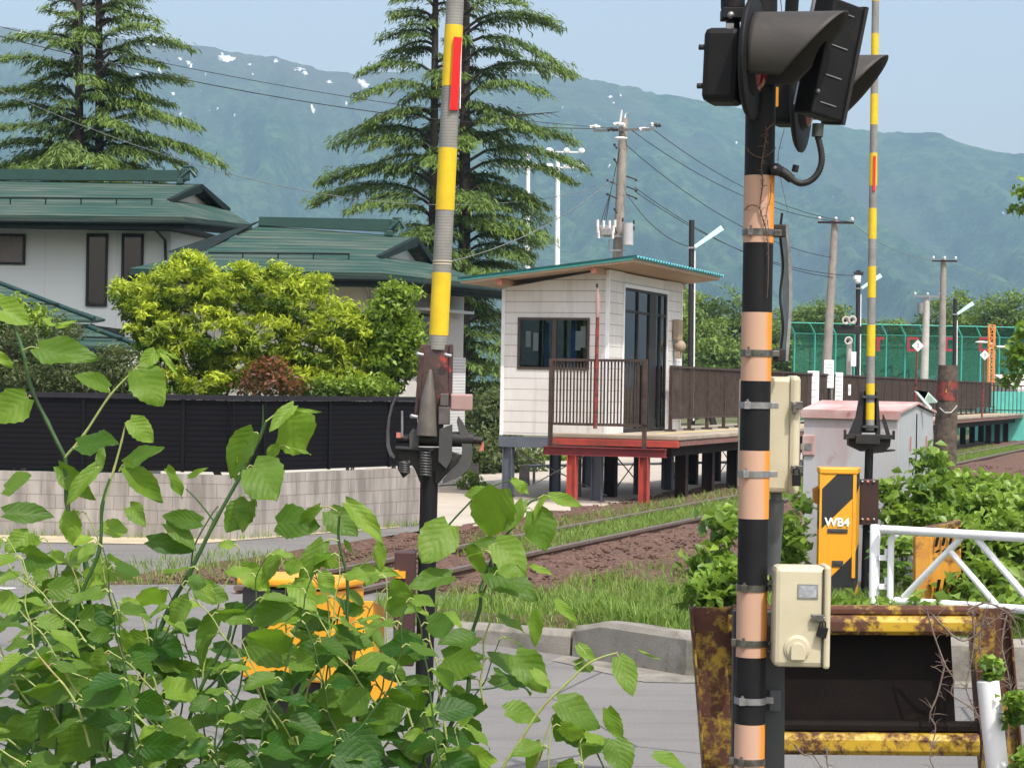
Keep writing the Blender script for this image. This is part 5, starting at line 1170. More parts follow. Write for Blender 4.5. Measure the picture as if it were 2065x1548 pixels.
# upper cream box
def creambox(x0, y0, x1, y1, D, dep, name='junction_box', face_split=.72):
    a = P(x0, y1, D); b_ = P(x1, y0, D); c = (a + b_) / 2; mb = MB(); mb.box(c, (b_.x - a.x, dep, b_.z - a.z)); o = mb.build(name, cream, sp, bevel=.022)
    return o, c, b_.x - a.x, b_.z - a.z
o, c, w_, h_ = creambox(1490, 760, 1602, 990, 9.72, .18)
mb = MB(); mb.box(c + Vector((w_ / 2 - .008, -.005, 0)), (.05, .205, h_ + .012)); mb.build('lid', cream, o, bevel=.02)
for y in (817, 946):
    mb = MB(); q = P(1607, y, 9.60); mb.box(q, (.05, .03, .035)); mb.box(q + Vector((-.012, -.012, -.015)), (.015, .02, .05)); mb.build('latch', steel_band, o, bevel=.003)
mb = MB(); q = P(1606, 968, 9.57); mb.box(q, (.036, .022, .05)); mb.tube([q + Vector((-.012, 0, .02)), q + Vector((-.012, 0, .045)), q + Vector((0, 0, .055)), q + Vector((.012, 0, .045)), q + Vector((.012, 0, .02))], .004, 6); mb.build('padlock', black_paint, o, bevel=.004)
mb = MB(); mb.tube([P(1565, 992, 9.7), P(1566, 1010, 9.7)], .026, 14); mb.tube([P(1566, 1008, 9.7), P(1560, 1140, 9.75), P(1556, 1160, 9.75)], [.035, .03, .03], 12); mb.build('conduit', mat('grey_pvc', (.09, .1, .1), (.07, .08, .08), 4, .5), sp)
# lower cream box
o, c, w_, h_ = creambox(1556, 1140, 1662, 1340, 9.42, .15)
mb = MB(); mb.box(c + Vector((w_ / 2 + .006, .004, 0)), (.03, .165, h_ + .01)); mb.build('lid', cream, o, bevel=.012)
mb = MB(); mb.box(c + Vector((w_ / 2 - .013, -.003, 0)), (.004, .158, h_ - .02)); mb.build('seal', black_metal, o)
fy = 9.42 - .075
mb = MB(); mb.box(P(1629, 1192, fy - .002), (.088, .004, .062)); lb_ = mb.build('name_plate', galv, o)
mb = MB(); mb.box(P(1629, 1192, fy - .0045), (.074, .002, .050)); mb.build('name_plate_face', mat('plate_face', (.35, .37, .40), (.22, .24, .27), 60, .4), lb_)
mb = MB(); q = P(1607, 1307, fy); mb.lathe(q, (0, -1, 0), [(-.002, .058), (.008, .056), (.010, .048), (.014, .046)], 28); mb.prism([q + Vector((math.cos(t) * .030, -.012, math.sin(t) * .030 - .002)) for t in [i * math.pi / 8 for i in range(9)]] + [q + Vector((-.030, -.012, -.045)), q + Vector((.030, -.012, -.045))], (0, -.03, 0)); mb.build('round_cap', cream, o, bevel=.003)
mb = MB(); q = P(1648, 1245, fy - .01); mb.box(q, (.05, .03, .03)); mb.tube([q + Vector((-.03, -.005, .0)), q + Vector((.035, -.005, .004))], .006, 8); mb.build('latch', steel_band, o, bevel=.003)
mb = MB(); q = P(1658, 1274, fy - .02); mb.box(q, (.042, .022, .045), (Vector((.97, 0, -.22)), Y_, Vector((.22, 0, .97)))); mb.tube([q + Vector((-.012, 0, .02)), q + Vector((-.008, 0, .045)), q + Vector((.004, 0, .052)), q + Vector((.014, 0, .04)), q + Vector((.014, 0, .02))], .004, 6); mb.build('padlock', black_paint, o, bevel=.004)
for y in (1172, 1186, 1296, 1310): mb = MB(); mb.box(P(1562, y, 9.46), (.06, .05, .008)); mb.build('mounting_bar', steel_band, o)
# dark channel behind the post
mb = MB(); a = P(1469, 1230, 9.66); b_ = P(1584, 1600, 9.66); mb.hexa([Vector((a.x + .03, 9.64, 0)), Vector((b_.x, 9.64, 0)), Vector((b_.x, 9.70, 0)), Vector((a.x + .03, 9.70, 0)), Vector((a.x + .02, 9.64, a.z)), Vector((b_.x - .02, 9.64, a.z)), Vector((b_.x - .02, 9.7, a.z)), Vector((a.x + .02, 9.7, a.z))]); mb.build('backing_channel', mat('channel_grey', (.028, .034, .04), (.04, .045, .05), 4, .5), sp, bevel=.004)
mb = MB(); mb.box(P(1562, 1411, 9.6), (.05, .05, .09)); mb.build('channel_bracket', mat('bracket_teal', (.07, .08, .085), (.05, .06, .06), 5, .5), sp, bevel=.004)
# dried vine on the post
mb = MB(); rr = random.Random(5)
def vine(mb, pts, D, r0, r1, twigs=0, tw=18):
    pts = [P(x + rr.uniform(-1.5, 1.5), y, D) for x, y in pts]; sp_ = spline(pts, 6); n = len(sp_)
    mb.tube(sp_, [r0 + (r1 - r0) * i / n for i in range(n)], 5)
    for k in range(twigs):
        q = sp_[rr.randrange(n)]; d = Vector((rr.uniform(-1, 1), -rr.uniform(.0, .3), rr.uniform(-.6, 1))).normalized() * tw * D / F * rr.uniform(.4, 1); mb.tube([q, q + d * .5 + Vector((0, 0, .005)), q + d], [r1 * .9, r1 * .7, r1 * .3], 4)
vine(mb, [(1560, 250), (1546, 262), (1543, 282), (1538, 310), (1535, 340), (1537, 370), (1534, 420), (1543, 455), (1548, 500), (1549, 545), (1546, 600)], 9.42, .0035, .002, 34, 16)
vine(mb, [(1502, 296), (1512, 308), (1532, 318), (1550, 312), (1563, 300)], 9.425, .0025, .002, 5, 10); vine(mb, [(1500, 424), (1515, 414), (1530, 420), (1542, 455)], 9.425, .0025, .002, 6, 12)
vine(mb, [(1582, 262), (1572, 300), (1569, 330), (1575, 370), (1590, 430)], 9.44, .0015, .001, 4, 8); vine(mb, [(1555, 370), (1552, 400), (1546, 430), (1551, 480), (1546, 540)], 9.43, .002, .001, 12, 12)
vine(mb, [(1572, -20), (1576, 20), (1578, 60)], 9.4, .002, .002, 3, 8)
tag(mb.build('dried_vine', dead_vine), 'thin brown dried vine clinging to the striped signal post', 'vine')
# ---------------------------------------------------------------- rusty guard frame
gf = thing('rusty_barricade', (P(1720, 1400, 10).x, 10.05, 0), 'rusted yellow steel barricade with a black sheet panel behind the signal post', 'barricade')
def FP(x, y, D=10.05): return P(x, y, D)
def chpost(xl0, xr0, yt, xl1, xr1, D):
    """channel post: two flanges towards the camera and a web; top and bottom edges given at y=yt and y=1548"""
    k = (1800 - 1548) / (1548 - yt); e0 = xl1 + (xl1 - xl0) * k; e1 = xr1 + (xr1 - xr0) * k
    A = P(xl0, yt, D); B = P(xr0, yt, D); C = P(e1, 1800, D); E = P(e0, 1800, D)
    for v in (C, E): v.z = max(v.z, 0) if v.z < 0 else v.z
    o = MB(); fl = Vector((.035, 0, 0)); dd = Vector((0, .10, 0))
    for p, q, s in ((A, E, 1), (B, C, -1)):
        o.hexa([q, q + fl * s * .3, q + fl * s * .3 + dd, q + dd, p, p + fl * s * .3, p + fl * s * .3 + dd, p + dd])
        o.hexa([q + dd, q + fl * s + dd, q + fl * s + dd * 1.1, q + dd * 1.1, p + dd, p + fl * s + dd, p + fl * s + dd * 1.1, p + dd * 1.1])
    o.hexa([E + dd * .45, C + dd * .45, C + dd * .55, E + dd * .55, A + dd * .45, B + dd * .45, B + dd * .55, A + dd * .55])
    return o
chpost(1393, 1478, 1226, 1414, 1500, 10.05).build('post', rust_heavy, gf, bevel=.003)
chpost(1958, 2038, 1228, 1978, 2062, 10.05).build('post', rust_heavy, gf, bevel=.003)
def railb(x0, y0, x1, y1, th, D, m, dep=.07, name='rail', chamf=.35):
    a0 = P(x0, y0, D); b0 = P(x1, y1, D); h = th * D / F; o = MB()
    pr = [(0, 0), (-.0, -h), (dep * .6, -h), (dep, -h * .8), (dep, 0)]
    prof = [(-dep * chamf, -h * .28), (-dep * chamf, -h * .78), (0, -h), (dep, -h), (dep, 0), (0, 0)]
    o.prism([a0 + Vector((0, y, z)) for y, z in prof], b0 - a0); return o.build(name, m, gf, bevel=.004)
railb(1478, 1220, 1975, 1222, 20, 10.06, rust_heavy, .05, 'top_flange')
railb(1470, 1240, 1968, 1243, 38, 10.02, rust_yellow, .06)
railb(1500, 1476, 1975, 1480, 44, 10.02, rust_yellow, .06)
railb(1500, 1452, 1972, 1456, 22, 10.06, rust_plate, .05, 'lower_flange')
mb = MB(); mb.prism([P(1490, 1262, 10.13), P(1916, 1262, 10.13), P(1928, 1478, 10.13), P(1500, 1478, 10.13)], (0, .012, 0)); mb.build('panel', rust_plate, gf)
# grey dead vines over the right post
mb = MB(); rr = random.Random(9)
for pts, tw in (([(1868, 1226), (1876, 1255), (1888, 1290), (1905, 1340), (1925, 1370), (1920, 1400), (1960, 1430), (1990, 1480), (2005, 1560)], 10), ([(1880, 1240), (1905, 1265), (1935, 1290), (1960, 1285), (1990, 1260), (2020, 1240)], 12), ([(1960, 1230), (1965, 1290), (1958, 1340), (1950, 1390), (1975, 1450), (1992, 1548)], 26),
                ([(2030, 1240), (2020, 1300), (2032, 1360), (2040, 1420), (2030, 1500)], 22), ([(1950, 1230), (1985, 1215), (2015, 1225), (2045, 1250), (2063, 1300)], 14), ([(1905, 1340), (1890, 1400), (1875, 1440), (1885, 1465), (1880, 1500), (1876, 1530), (1890, 1560)], 16),
                ([(1600, 1500), (1620, 1520), (1640, 1522), (1665, 1560)], 6), ([(1668, 1508), (1666, 1530), (1672, 1560)], 4), ([(1985, 1240), (1975, 1300), (1990, 1350), (2010, 1370)], 20)):
    vine(mb, pts, 9.93, .005, .002, tw * 2, 34)
tag(mb.build('dead_creeper', grey_vine), 'tangle of leafless grey creeper hanging over the right end of the rusted frame', 'vine')
# white plastic pipe post
a = P(1992, 1372, 9.7); b_ = P(2022, 1650, 9.7); mb = MB(); k = a.z / (a.z - b_.z); b_ = a + (b_ - a) * k
mb.tube([b_, a], .050, 24, cap=False); mb.tube([a, a + (b_ - a) * .05], .046, 24, cap=True)
tag(mb.build('pipe_post', white_paint), 'white plastic pipe post leaning in front of the rusted frame', 'pipe')
# ---------------------------------------------------------------- white guard fence behind the kerb
wf = thing('guard_fence', P(1765, 1300, 17.6), 'white tubular guard fence with crossed diagonals behind the kerb on the right', 'fence'); wf.location.z = .2
def wt(p0, p1, r, name, D0=None, D1=None):
    a = P(p0[0], p0[1], D0 or (17.6 - (p0[0] - 1765) / 300 * .9)); b_ = P(p1[0], p1[1], D1 or (17.6 - (p1[0] - 1765) / 300 * .9))
    mb = MB(); mb.tube([a, b_], r, 18); return mb.build(name, white_paint, wf, bevel=.0)
q = P(1765, 1060, 17.65); mb = MB(); mb.tube([(q.x, q.y, .2), q, q + Vector((0, 0, .012))], [.042, .042, .034], 20); mb.build('post', white_paint, wf)
q = P(1797, 1088, 17.55); mb = MB(); mb.tube([(q.x, q.y, .25), q, q + Vector((.02, 0, .03)), q + Vector((.06, -.0, .045))], .028, 16); mb.build('end_upright', white_paint, wf)
for dd in (2.6, 5.2):
    q = P(1797 + dd * 380, 1088, 17.55 - dd * .35); 
wt((1778, 1067), (2180, 1090), .036, 'rail'); wt((1806, 1212), (2180, 1236), .036, 'rail'); wt((1806, 1290), (2180, 1306), .030, 'rail')
wt((1822, 1204), (1940, 1082), .026, 'brace'); wt((1917, 1112), (2012, 1222), .024, 'brace'); wt((1968, 1084), (2086, 1222), .026, 'brace')
for y in (1120, 1178):
    mb = MB(); a = P(1765, y, 17.6); mb.box(a + Vector((.075, -.01, -.015)), (.10, .03, .045)); mb.tube([a + Vector((.085, -.02, .0)), a + Vector((.085, -.02, .06))], .016, 8); mb.build('clamp', white_paint, wf, bevel=.004)
# striped warning board
wb = thing('warning_board', P(1895, 1250, 19), 'rusty orange board with slanted black stripes behind the white guard fence', 'warning board'); wb.location.z = .2
D_ = 19.0
mb = MB(); mb.prism([P(1846, 1082, D_), P(1874, 1078, D_), P(1874, 1300, D_), P(1846, 1300, D_)], (0, .12, 0)); mb.build('post', board_m, wb, bevel=.005)
mb = MB(); mb.prism([P(1874, 1076, D_), P(1938, 1060, D_ + .2), P(1938, 1290, D_ + .2), P(1874, 1300, D_)], (0, .04, 0)); pn = mb.build('panel', board_m, wb)
mb = MB(); mb.prism([P(1846, 1080, D_), P(1938, 1058, D_ + .2), P(1936, 1052, D_ + .6), P(1860, 1068, D_ + .5)], (0, 0, .03)); mb.build('top_plate', rust_heavy, wb)
for j, (y0, y1) in enumerate(((1068, 1102), (1108, 1114), (1168, 1206))):
    for i in range(4):
        x = 1886 + i * 14; dz = (i * -2); mb = MB(); mb.prism([P(x + 5, y0 + dz, D_ - .015 + i * .03), P(x + 12, y0 + dz, D_ - .015 + i * .03), P(x + 4, y1 + dz, D_ - .015 + i * .03), P(x - 1, y1 + dz, D_ - .015 + i * .03)], (0, .01, 0)); mb.build('stripe', rust_plate, pn)
# ---------------------------------------------------------------- equipment cabinet
cb = thing('equipment_cabinet', P(1760, 1100, 23.3), 'large faded pink and grey metal cabinet with a pitched lid behind the right barrier', 'cabinet'); cb.location.z = 0
A = P(1622, 835, 23.45); B = P(1812, 835, 23.0); C = P(1882, 835, 24.2); dBC = C - B; E = A + dBC * 1.0
def fz(p, z): return Vector((p.x, p.y, z))
zE = P(1814, 833, 23.0).z
mb = MB(); mb.prism([fz(A, .0), fz(B, .0), fz(B, zE), fz(A, zE)], (dBC.x * .02, dBC.y * .02, 0)); mb.build('side_panel', cab_pink, cb)
mid_ = (B + C) / 2; gz = zE + .075
mb = MB(); mb.hexa([fz(A + dBC * .025, 0), fz(B + dBC * .025, 0), fz(C, 0), fz(E, 0), fz(A + dBC * .025, zE - .01), fz(B + dBC * .025, zE - .01), fz(C, zE - .01), fz(E, zE - .01)]); mb.prism([fz(B, zE - .01), fz(C, zE - .01), fz(mid_, gz)], (A - B) * .98); mb.build('body', cab_grey, cb)
rf_ = MB(); ov = (B - A).normalized() * .03; sd_ = dBC.normalized() * .03
mA = (A + E) / 2
rf_.prism([fz(A - ov - sd_, zE - .005), fz(B + ov - sd_, zE - .005), fz(mid_ + ov, gz + .02), fz(mA - ov, gz + .02)], (0, 0, .025)); rf_.prism([fz(C + ov + sd_, zE - .005), fz(E - ov + sd_, zE - .005), fz(mA - ov, gz + .02), fz(mid_ + ov, gz + .02)], (0, 0, .025))
rf_.prism([fz(A - ov - sd_ * 1.2, zE - .07), fz(B + ov - sd_ * 1.2, zE - .07), fz(B + ov - sd_ * 1.2, zE), fz(A - ov - sd_ * 1.2, zE)], sd_ * .15); rf_.build('lid', cab_roof, cb)
outn = (B - A).normalized()
mb = MB(); mb.box(fz(mid_, zE / 2 + .02) + outn * .006, (.006, .012, zE - .06), (outn.cross(Z_), outn, Z_)); mb.build('door_gap', black_metal, cb)
for t in (.32, .78):
    mb = MB(); q = fz(B.lerp(C, t), P(1835, 930, 22.9).z) + outn * .015; mb.box(q, (.03, .03, .05), (outn.cross(Z_), outn, Z_)); mb.build('latch', black_metal, cb)
    mb = MB(); q = q + Vector((0, 0, .17)); mb.box(q, (.012, .006, .16), (outn.cross(Z_), outn, Z_)); mb.build('tag', ink_red, cb)
mb = MB(); a = A + (B - A) * .055 - dBC.normalized() * .012; mb.box(fz(a, P(1628, 897, 23.5).z), (.14, .02, .22), ((B - A).normalized(), dBC.normalized(), Z_)); hd = mb.build('side_hatch', cab_roof, cb, bevel=.01)
mb = MB(); mb.box(fz(a, P(1628, 900, 23.5).z) - dBC.normalized() * .012, (.08, .006, .07), ((B - A).normalized(), dBC.normalized(), Z_)); mb.build('hatch_handle', galv, hd)
# pale folded sheet lying against the cabinet
mb = MB(); mb.prism([P(1846, 786, 23.8), P(1872, 790, 23.8), P(1890, 808, 24.1), P(1862, 810, 23.8)], (0, 0, -.02)); mb.prism([P(1845, 788, 23.7), P(1851, 790, 23.7), P(1880, 822, 23.7), P(1876, 826, 23.7)], (0, .05, 0))
tag(mb.build('folded_sheet', mat('pale_sheet', (.62, .80, .74), (.5, .68, .62), 5, .5)), 'pale green folded sheet sticking up behind the cabinet lid', 'sheet'); 
# weathered timber stump
ts = thing('timber_stump', P(1908, 1000, 27), 'weathered sawn-off timber pole with a rust and yellow band, right of the cabinet', 'post'); ts.location.z = 0
top = P(1912, 736, 27); bt = Vector((P(1899, 1000, 27).x, 27, 0)); mb = MB(); n_ = 20
mb.tube([bt, bt.lerp(top, .5), top - Vector((0, 0, .15)), top], [.16, .15, .125, .12], n_); mb.build('timber', wood_old, ts)
mb = MB(); mb.tube([P(1911.0, 768, 27), P(1909.0, 808, 27)], [.128, .138], n_); bd_ = mb.build('band', rust_red, ts)
mb = MB(); q0 = P(1916, 768, 26.86); q1 = P(1929, 768, 26.95); q2 = P(1928, 806, 26.95); q3 = P(1906, 790, 26.86); mb.prism([q0, q1, q2, q3], (0, .01, 0)); mb.build('yellow_plate', rust_yellow, bd_)
mb = MB(); mb.tube([P(1895, 822, 26.9), P(1905, 832, 26.84), P(1918, 832, 26.84), P(1930, 818, 26.92)], .01, 5); mb.build('loose_wire', galv, ts)
# ---------------------------------------------------------------- barriers
def armtube(mb, bx, D, segs, r0, r1, yr0, yr1, xfun, n=28):
    for k, (y0, y1) in enumerate(segs): pass
def barrier_arm(parent, D, ys, xf, rf, first):
    """ys boundaries from top to bottom, material alternates grey/yellow"""
    mb = MB()
    for i in range(len(ys) - 1):
        a = P(xf(ys[i]), ys[i], D); b_ = P(xf(ys[i + 1]), ys[i + 1], D); yel = (i + first) % 2
        mb.tube([a, b_], [rf(ys[i]) + (.0012 if yel else 0), rf(ys[i + 1]) + (.0012 if yel else 0)], 30, yel)
    return mb.build('arm', [arm_grey, yellow_arm], parent)
# left barrier, near
D1b = 10.5; lb = thing('crossing_barrier', (P(865, 1100, D1b).x, D1b, 0), 'near raised crossing barrier with the thick yellow and grey arm and grimy red bracket', 'crossing barrier', 'raised crossing barriers')
xf = lambda y: 884 + (918 - 884) * (690 - y) / 690; rfn = lambda y: .0425 + .003 * (y / 690)
arm = barrier_arm(lb, D1b, [-200, -73, 52, 175, 299, 424, 550, 676, 705], xf, rfn, 1)
mb = MB(); a0 = P(xf(75) + 9, 75, D1b - .052); b0 = P(xf(222) + 8, 222, D1b - .052); sx = Vector((.019, .012, 0))
mb.hexa([b0 - sx, b0 + sx, b0 + sx + Vector((0, .03, 0)), b0 - sx + Vector((0, .03, 0)), a0 - sx, a0 + sx, a0 + sx + Vector((0, .03, 0)), a0 - sx + Vector((0, .03, 0))]); mb.build('red_sticker', red_tape, arm)
mb = MB(); mb.box(P(xf(150) + 18.5, 150, D1b - .03), (.004, .012, .33)); mb.build('sticker_edge', paper, arm)
for y in (528, 534): mb = MB(); q = P(xf(y), y, D1b); mb.tube([q, q + Vector((0, 0, .006))], rfn(y) + .002, 24); mb.build('tie_band', cream, arm)
def PB(x, y, dd=0): return P(x, y, D1b + dd)
# tapering bracket: back web and two side cheeks
mb = MB(); mb.prism([PB(849, 694, -.03), PB(911, 694, -.03), PB(906, 800, -.05), PB(890, 880, -.05), PB(843, 880, -.05), PB(842, 800, -.05)], (0, .02, 0))
mb.prism([PB(846, 700, -.045), PB(853, 698, -.045), PB(850, 800, -.045), PB(846, 842, -.045), PB(835, 842, -.045)], (0, .13, 0)); mb.prism([PB(906, 694, -.05), PB(913, 694, -.05), PB(911, 792, -.05), PB(903, 800, -.05)], (0, .13, 0)); br_ = mb.build('arm_bracket', bracket_mat, lb, bevel=.003)
mb = MB(); a = PB(868, 745, -.08); mb.tube([a, PB(864, 800, -.09), PB(860, 878, -.09)], [.008, .035, .05], 16); mb.build('grey_cone', mat('grimy_olive', (.11, .10, .085), (.07, .06, .05), 10, .5, c3=(.5, .1, .03), s3=9, p3=(.66, .75)), br_)
for x, y in ((850, 715), (906, 717), (838, 840)):
    mb = MB(); mb.tube([PB(x - 7, y - 1, -.08), PB(x + 4, y + 1, -.08)], .010, 10); mb.sphere(PB(x - 7, y - 1, -.08), .012); mb.build('bolt', galv, br_)
mb = MB(); mb.box(PB(931, 811), (.105, .12, .08)); mb.box(PB(904, 808), (.05, .05, .06)); mb.build('weight_box', pink_box, lb, bevel=.008)
mb = MB(); mb.box(PB(896, 838, -.07), (.055, .05, .085)); mb.box(PB(896, 806, -.07), (.04, .05, .06)); mb.build('stop_block', mat('grimy_grey', (.10, .09, .088), (.05, .045, .045), 9, .5), lb, bevel=.004)
mb = MB(); mb.tube([PB(800, 884, -.02), PB(834, 884, -.02)], .022, 14); mb.tube([PB(834, 884, -.02), PB(955, 886, -.02)], .036, 16); mb.tube([PB(944, 886, -.02), PB(972, 888, -.02)], .020, 12); mb.build('shaft', black_metal, lb)
mb = MB(); mb.tube([PB(822, 862, -.04), PB(842, 862, -.04)], .001, 4); mb.prism([PB(825, 875, -.06), PB(831, 865, -.06), PB(841, 867, -.06), PB(845, 880, -.06), PB(843, 905, -.06), PB(826, 905, -.06)], (0, .06, 0)); mb.prism([PB(886, 865, -.09), PB(912, 855, -.09), PB(911, 925, -.09), PB(900, 945, -.09), PB(884, 930, -.09)], (0, .05, 0)); mb.build('hub_plate', mat('dark_steel', (.04, .042, .045), (.06, .06, .06), 8, .45, .2), lb, bevel=.004)
mb = MB(); mb.box(PB(806, 877, -.04), (.03, .04, .025)); mb.box(PB(971, 900, 0), (.022, .04, .04)); mb.build('end_block', copper_red, lb)
# yoke funnel, springs, side horns
mb = MB(); mb.prism([PB(797, 903, -.03), PB(886, 903, -.03), PB(938, 920, -.03), PB(895, 962, -.03), PB(884, 975, -.03), PB(848, 975, -.03), PB(836, 945, -.03), PB(826, 933, -.03), PB(802, 925, -.03)], (0, .10, 0)); mb.prism([PB(796, 900, -.07), PB(874, 904, -.07), PB(874, 910, -.07), PB(796, 906, -.07)], (0, .12, 0)); mb.build('yoke', black_metal, lb, bevel=.004)
def spring(x, y0, y1, r, turns, D, name='spring'):
    mb = MB(); n = turns * 12; pts = [P(x, y0 + (y1 - y0) * i / n, D) + Vector((math.cos(i * math.pi / 6) * r, math.sin(i * math.pi / 6) * r, 0)) for i in range(n + 1)]
    mb.tube(pts, .0055, 6); mb.build(name, mat('spring_steel', (.05, .05, .052), (.09, .09, .09), 9, .4, .4), lb)
spring(858, 908, 958, .024, 9, D1b - .07); spring(816, 930, 952, .022, 5, D1b - .06)
mb = MB(); mb.prism([PB(797, 920, -.02), PB(803, 948, -.02), PB(813, 964, -.02), PB(824, 955, -.02), PB(826, 934, -.02)], (0, .02, 0)); mb.build('spring_cup', black_metal, lb)
def crescent(pts_out, pts_in, D, th, name, m):
    mb = MB(); o = [P(x, y, D) for x, y in pts_out]; i_ = [P(x, y, D) for x, y in pts_in]; n = len(o); V = []; Fq = []
    for a, b_ in zip(o, i_): V += [a, b_, b_ + Vector((0, th, 0)), a + Vector((0, th, 0))]
    for k in range(n - 1):
        for q in range(4): Fq.append((k * 4 + q, k * 4 + (q + 1) % 4, k * 4 + 4 + (q + 1) % 4, k * 4 + 4 + q))
    Fq += [(0, 1, 2, 3), tuple(4 * (n - 1) + q for q in (3, 2, 1, 0))]; mb.add(V, Fq, 0); mb.build(name, m, lb, bevel=.002)
ds = mat('horn_steel', (.075, .075, .075), (.05, .05, .052), 6, .45, .2)
crescent([(924, 838), (934, 852), (946, 878), (953, 900), (952, 930), (944, 948), (925, 962), (893, 975)], [(921, 850), (925, 870), (930, 890), (932, 905), (930, 920), (922, 935), (908, 948), (893, 966)], D1b - .05, .03, 'right_horn', ds)
crescent([(798, 796), (788, 818), (782, 842), (779, 870), (779, 900), (785, 918), (795, 925)], [(800, 798), (791, 822), (786, 845), (784, 870), (785, 897), (790, 912), (798, 920)], D1b - .05, .05, 'left_horn', ds)
mb = MB(); mb.tube([PB(811, 828, -.06), PB(811, 880, -.06)], .006, 8); mb.build('pin', galv, lb)
px_ = P(865, 1000, D1b).x; mb = MB(); mb.tube([(px_ - .012, D1b, 0), (px_, D1b, P(865, 950, D1b).z)], .043, 24); mb.build('pole', black_paint, lb)
# its machine box
mc = MB(); cx0 = P(655, 1200, 10.6); axm = (Vector((.93, -.37, 0)), Vector((.37, .93, 0)), Z_)
bxm = Vector((P(612, 1200, 10.7).x, 10.7, 0)); ztp = P(612, 1178, 10.6).z
mc.box(bxm + Z_ * (ztp - .24), (.50, .34, .44), axm); bo = mc.build('machine_box', stripes, lb, bevel=.012)
mc = MB(); mc.box(bxm + Z_ * (ztp + .01), (.54, .38, .04), axm); mc.build('box_lid', orange_mach, bo, bevel=.012)
mc = MB(); mc.box(bxm + Z_ * (ztp - .46) / 2, (.30, .22, ztp - .47), axm); mc.build('stand', black_metal, bo, bevel=.01)
mc = MB(); q = P(735, 1270, 10.5); mc.prism([P(716, 1212, 10.5), P(752, 1212, 10.5), P(752, 1320, 10.5), P(716, 1335, 10.5)], (0, .03, 0)); mc.prism([P(752, 1212, 10.5), P(775, 1225, 10.7), P(775, 1330, 10.7), P(752, 1320, 10.5)], (0, .01, 0)); mc.build('side_cover', orange_mach, bo, bevel=.004)
mc = MB(); mc.prism([P(735, 1330, 10.45), P(800, 1330, 10.45), P(800, 1440, 10.45), P(768, 1432, 10.45), P(735, 1390, 10.45), P(700, 1470, 10.45), P(650, 1470, 10.45)], (0, .012, 0)); mc.tube([P(739, 1378, 10.44), P(739, 1378, 10.41)], .018, 12); mc.build('foot_bracket', orange_mach, bo, bevel=.003)
mc = MB(); mc.box(P(816, 1225, 10.55), (.10, .12, .55)); mc.build('post_clamp', mat('maroon_plate', (.07, .022, .02), (.04, .018, .018), 6, .5), lb, bevel=.006)
mc = MB(); mc.box(P(790, 1152, 10.5), (.07, .14, .02)); mc.box(P(808, 1157, 10.5), (.05, .12, .03)); mc.build('clamp_strap', orange_mach, lb)
# right barrier, farther
D2b = 22.0; rb = thing('crossing_barrier', (P(1757, 1000, D2b).x, D2b, 0), 'farther raised crossing barrier with the slim arm and the orange WB4 machine box', 'crossing barrier', 'raised crossing barriers')
xf2 = lambda y: 1754.5 + (1765.5 - 1754.5) * (840 - y) / 840; rf2 = lambda y: .036 + .007 * (y / 860)
ys = [-120, -54, 3, 68, 127, 190, 252, 309, 375, 420, 482, 537, 600, 655, 718, 773, 795, 812, 846, 868]
arm2 = barrier_arm(rb, D2b, ys, xf2, rf2, 0)
mb = MB(); mb.box(P(1763.0, 350, D2b - .042), (.024, .02, .35)); mb.build('red_sticker', red_tape, arm2)
def PC(x, y, dd=0): return P(x, y, D2b + dd)
for y in (797, 857): mb = MB(); mb.tube([PC(1755, y), PC(1755, y + 6)], .062, 18); mb.box(PC(1755, y + 3, -.02), (.16, .05, .022)); mb.build('arm_clamp', mat('clamp_dark', (.05, .06, .06), (.03, .035, .035), 6, .5), rb)
mb = MB(); mb.prism([PC(1738, 788, .06), PC(1771, 788, .06), PC(1776, 872, .06), PC(1732, 872, .06)], (0, .02, 0)); mb.prism([PC(1737, 788), PC(1743, 788), PC(1738, 875), PC(1712, 878), PC(1728, 840)], (0, .1, 0)); mb.prism([PC(1766, 788), PC(1771, 790), PC(1776, 878), PC(1768, 878)], (0, .1, 0)); mb.build('arm_bracket', black_metal, rb, bevel=.004)
mb = MB(); mb.prism([PC(1781, 834, -.03), PC(1788, 850, -.03), PC(1796, 878, -.03), PC(1788, 878, -.03), PC(1780, 848, -.03)], (0, .03, 0)); mb.build('side_horn', black_metal, rb)
mb = MB(); mb.box(PC(1753, 880, -.04), (.49, .06, .045)); mb.box(PC(1704, 876, -.04), (.02, .06, .10)); mb.box(PC(1802, 877, -.04), (.02, .06, .09)); mb.box(PC(1750, 886, -.09), (.24, .02, .09)); mb.build('crossbar', black_metal, rb, bevel=.003)
mb = MB(); mb.prism([PC(1711, 882), PC(1797, 882), PC(1795, 900), PC(1782, 912), PC(1762, 914), PC(1758, 908), PC(1737, 910), PC(1712, 898)], (0, .14, 0)); mb.prism([PC(1782, 908), PC(1806, 906), PC(1806, 909), PC(1770, 913)], (0, .2, 0)); mb.build('yoke', black_metal, rb, bevel=.004)
pz = P(1754, 905, D2b); mb = MB(); mb.tube([(pz.x - .02, D2b + .03, 0), (pz.x, D2b + .03, pz.z)], .043, 20); mb.build('pole', black_paint, rb)
mb = MB(); mb.box(PC(1752, 1012, -.06), (.185, .07, .46)); pl2 = mb.build('clamp_plate', mat('maroon_plate2', (.045, .018, .016), (.03, .014, .014), 4, .4), rb, bevel=.006)
for x in (1739, 1750, 1762):
    for y in (971, 1047): mb = MB(); mb.sphere(PC(x, y, -.10), .016); mb.build('bolt', copper_red if x == 1750 else galv, pl2)
m0 = PC(1655, 945, -.5); m1_ = PC(1727, 945, -.5); wq = m1_.x - m0.x; zt0 = m0.z
wbx = thing('tmp', (m0.x, m0.y, 0), None, None); bpy.data.objects.remove(wbx)
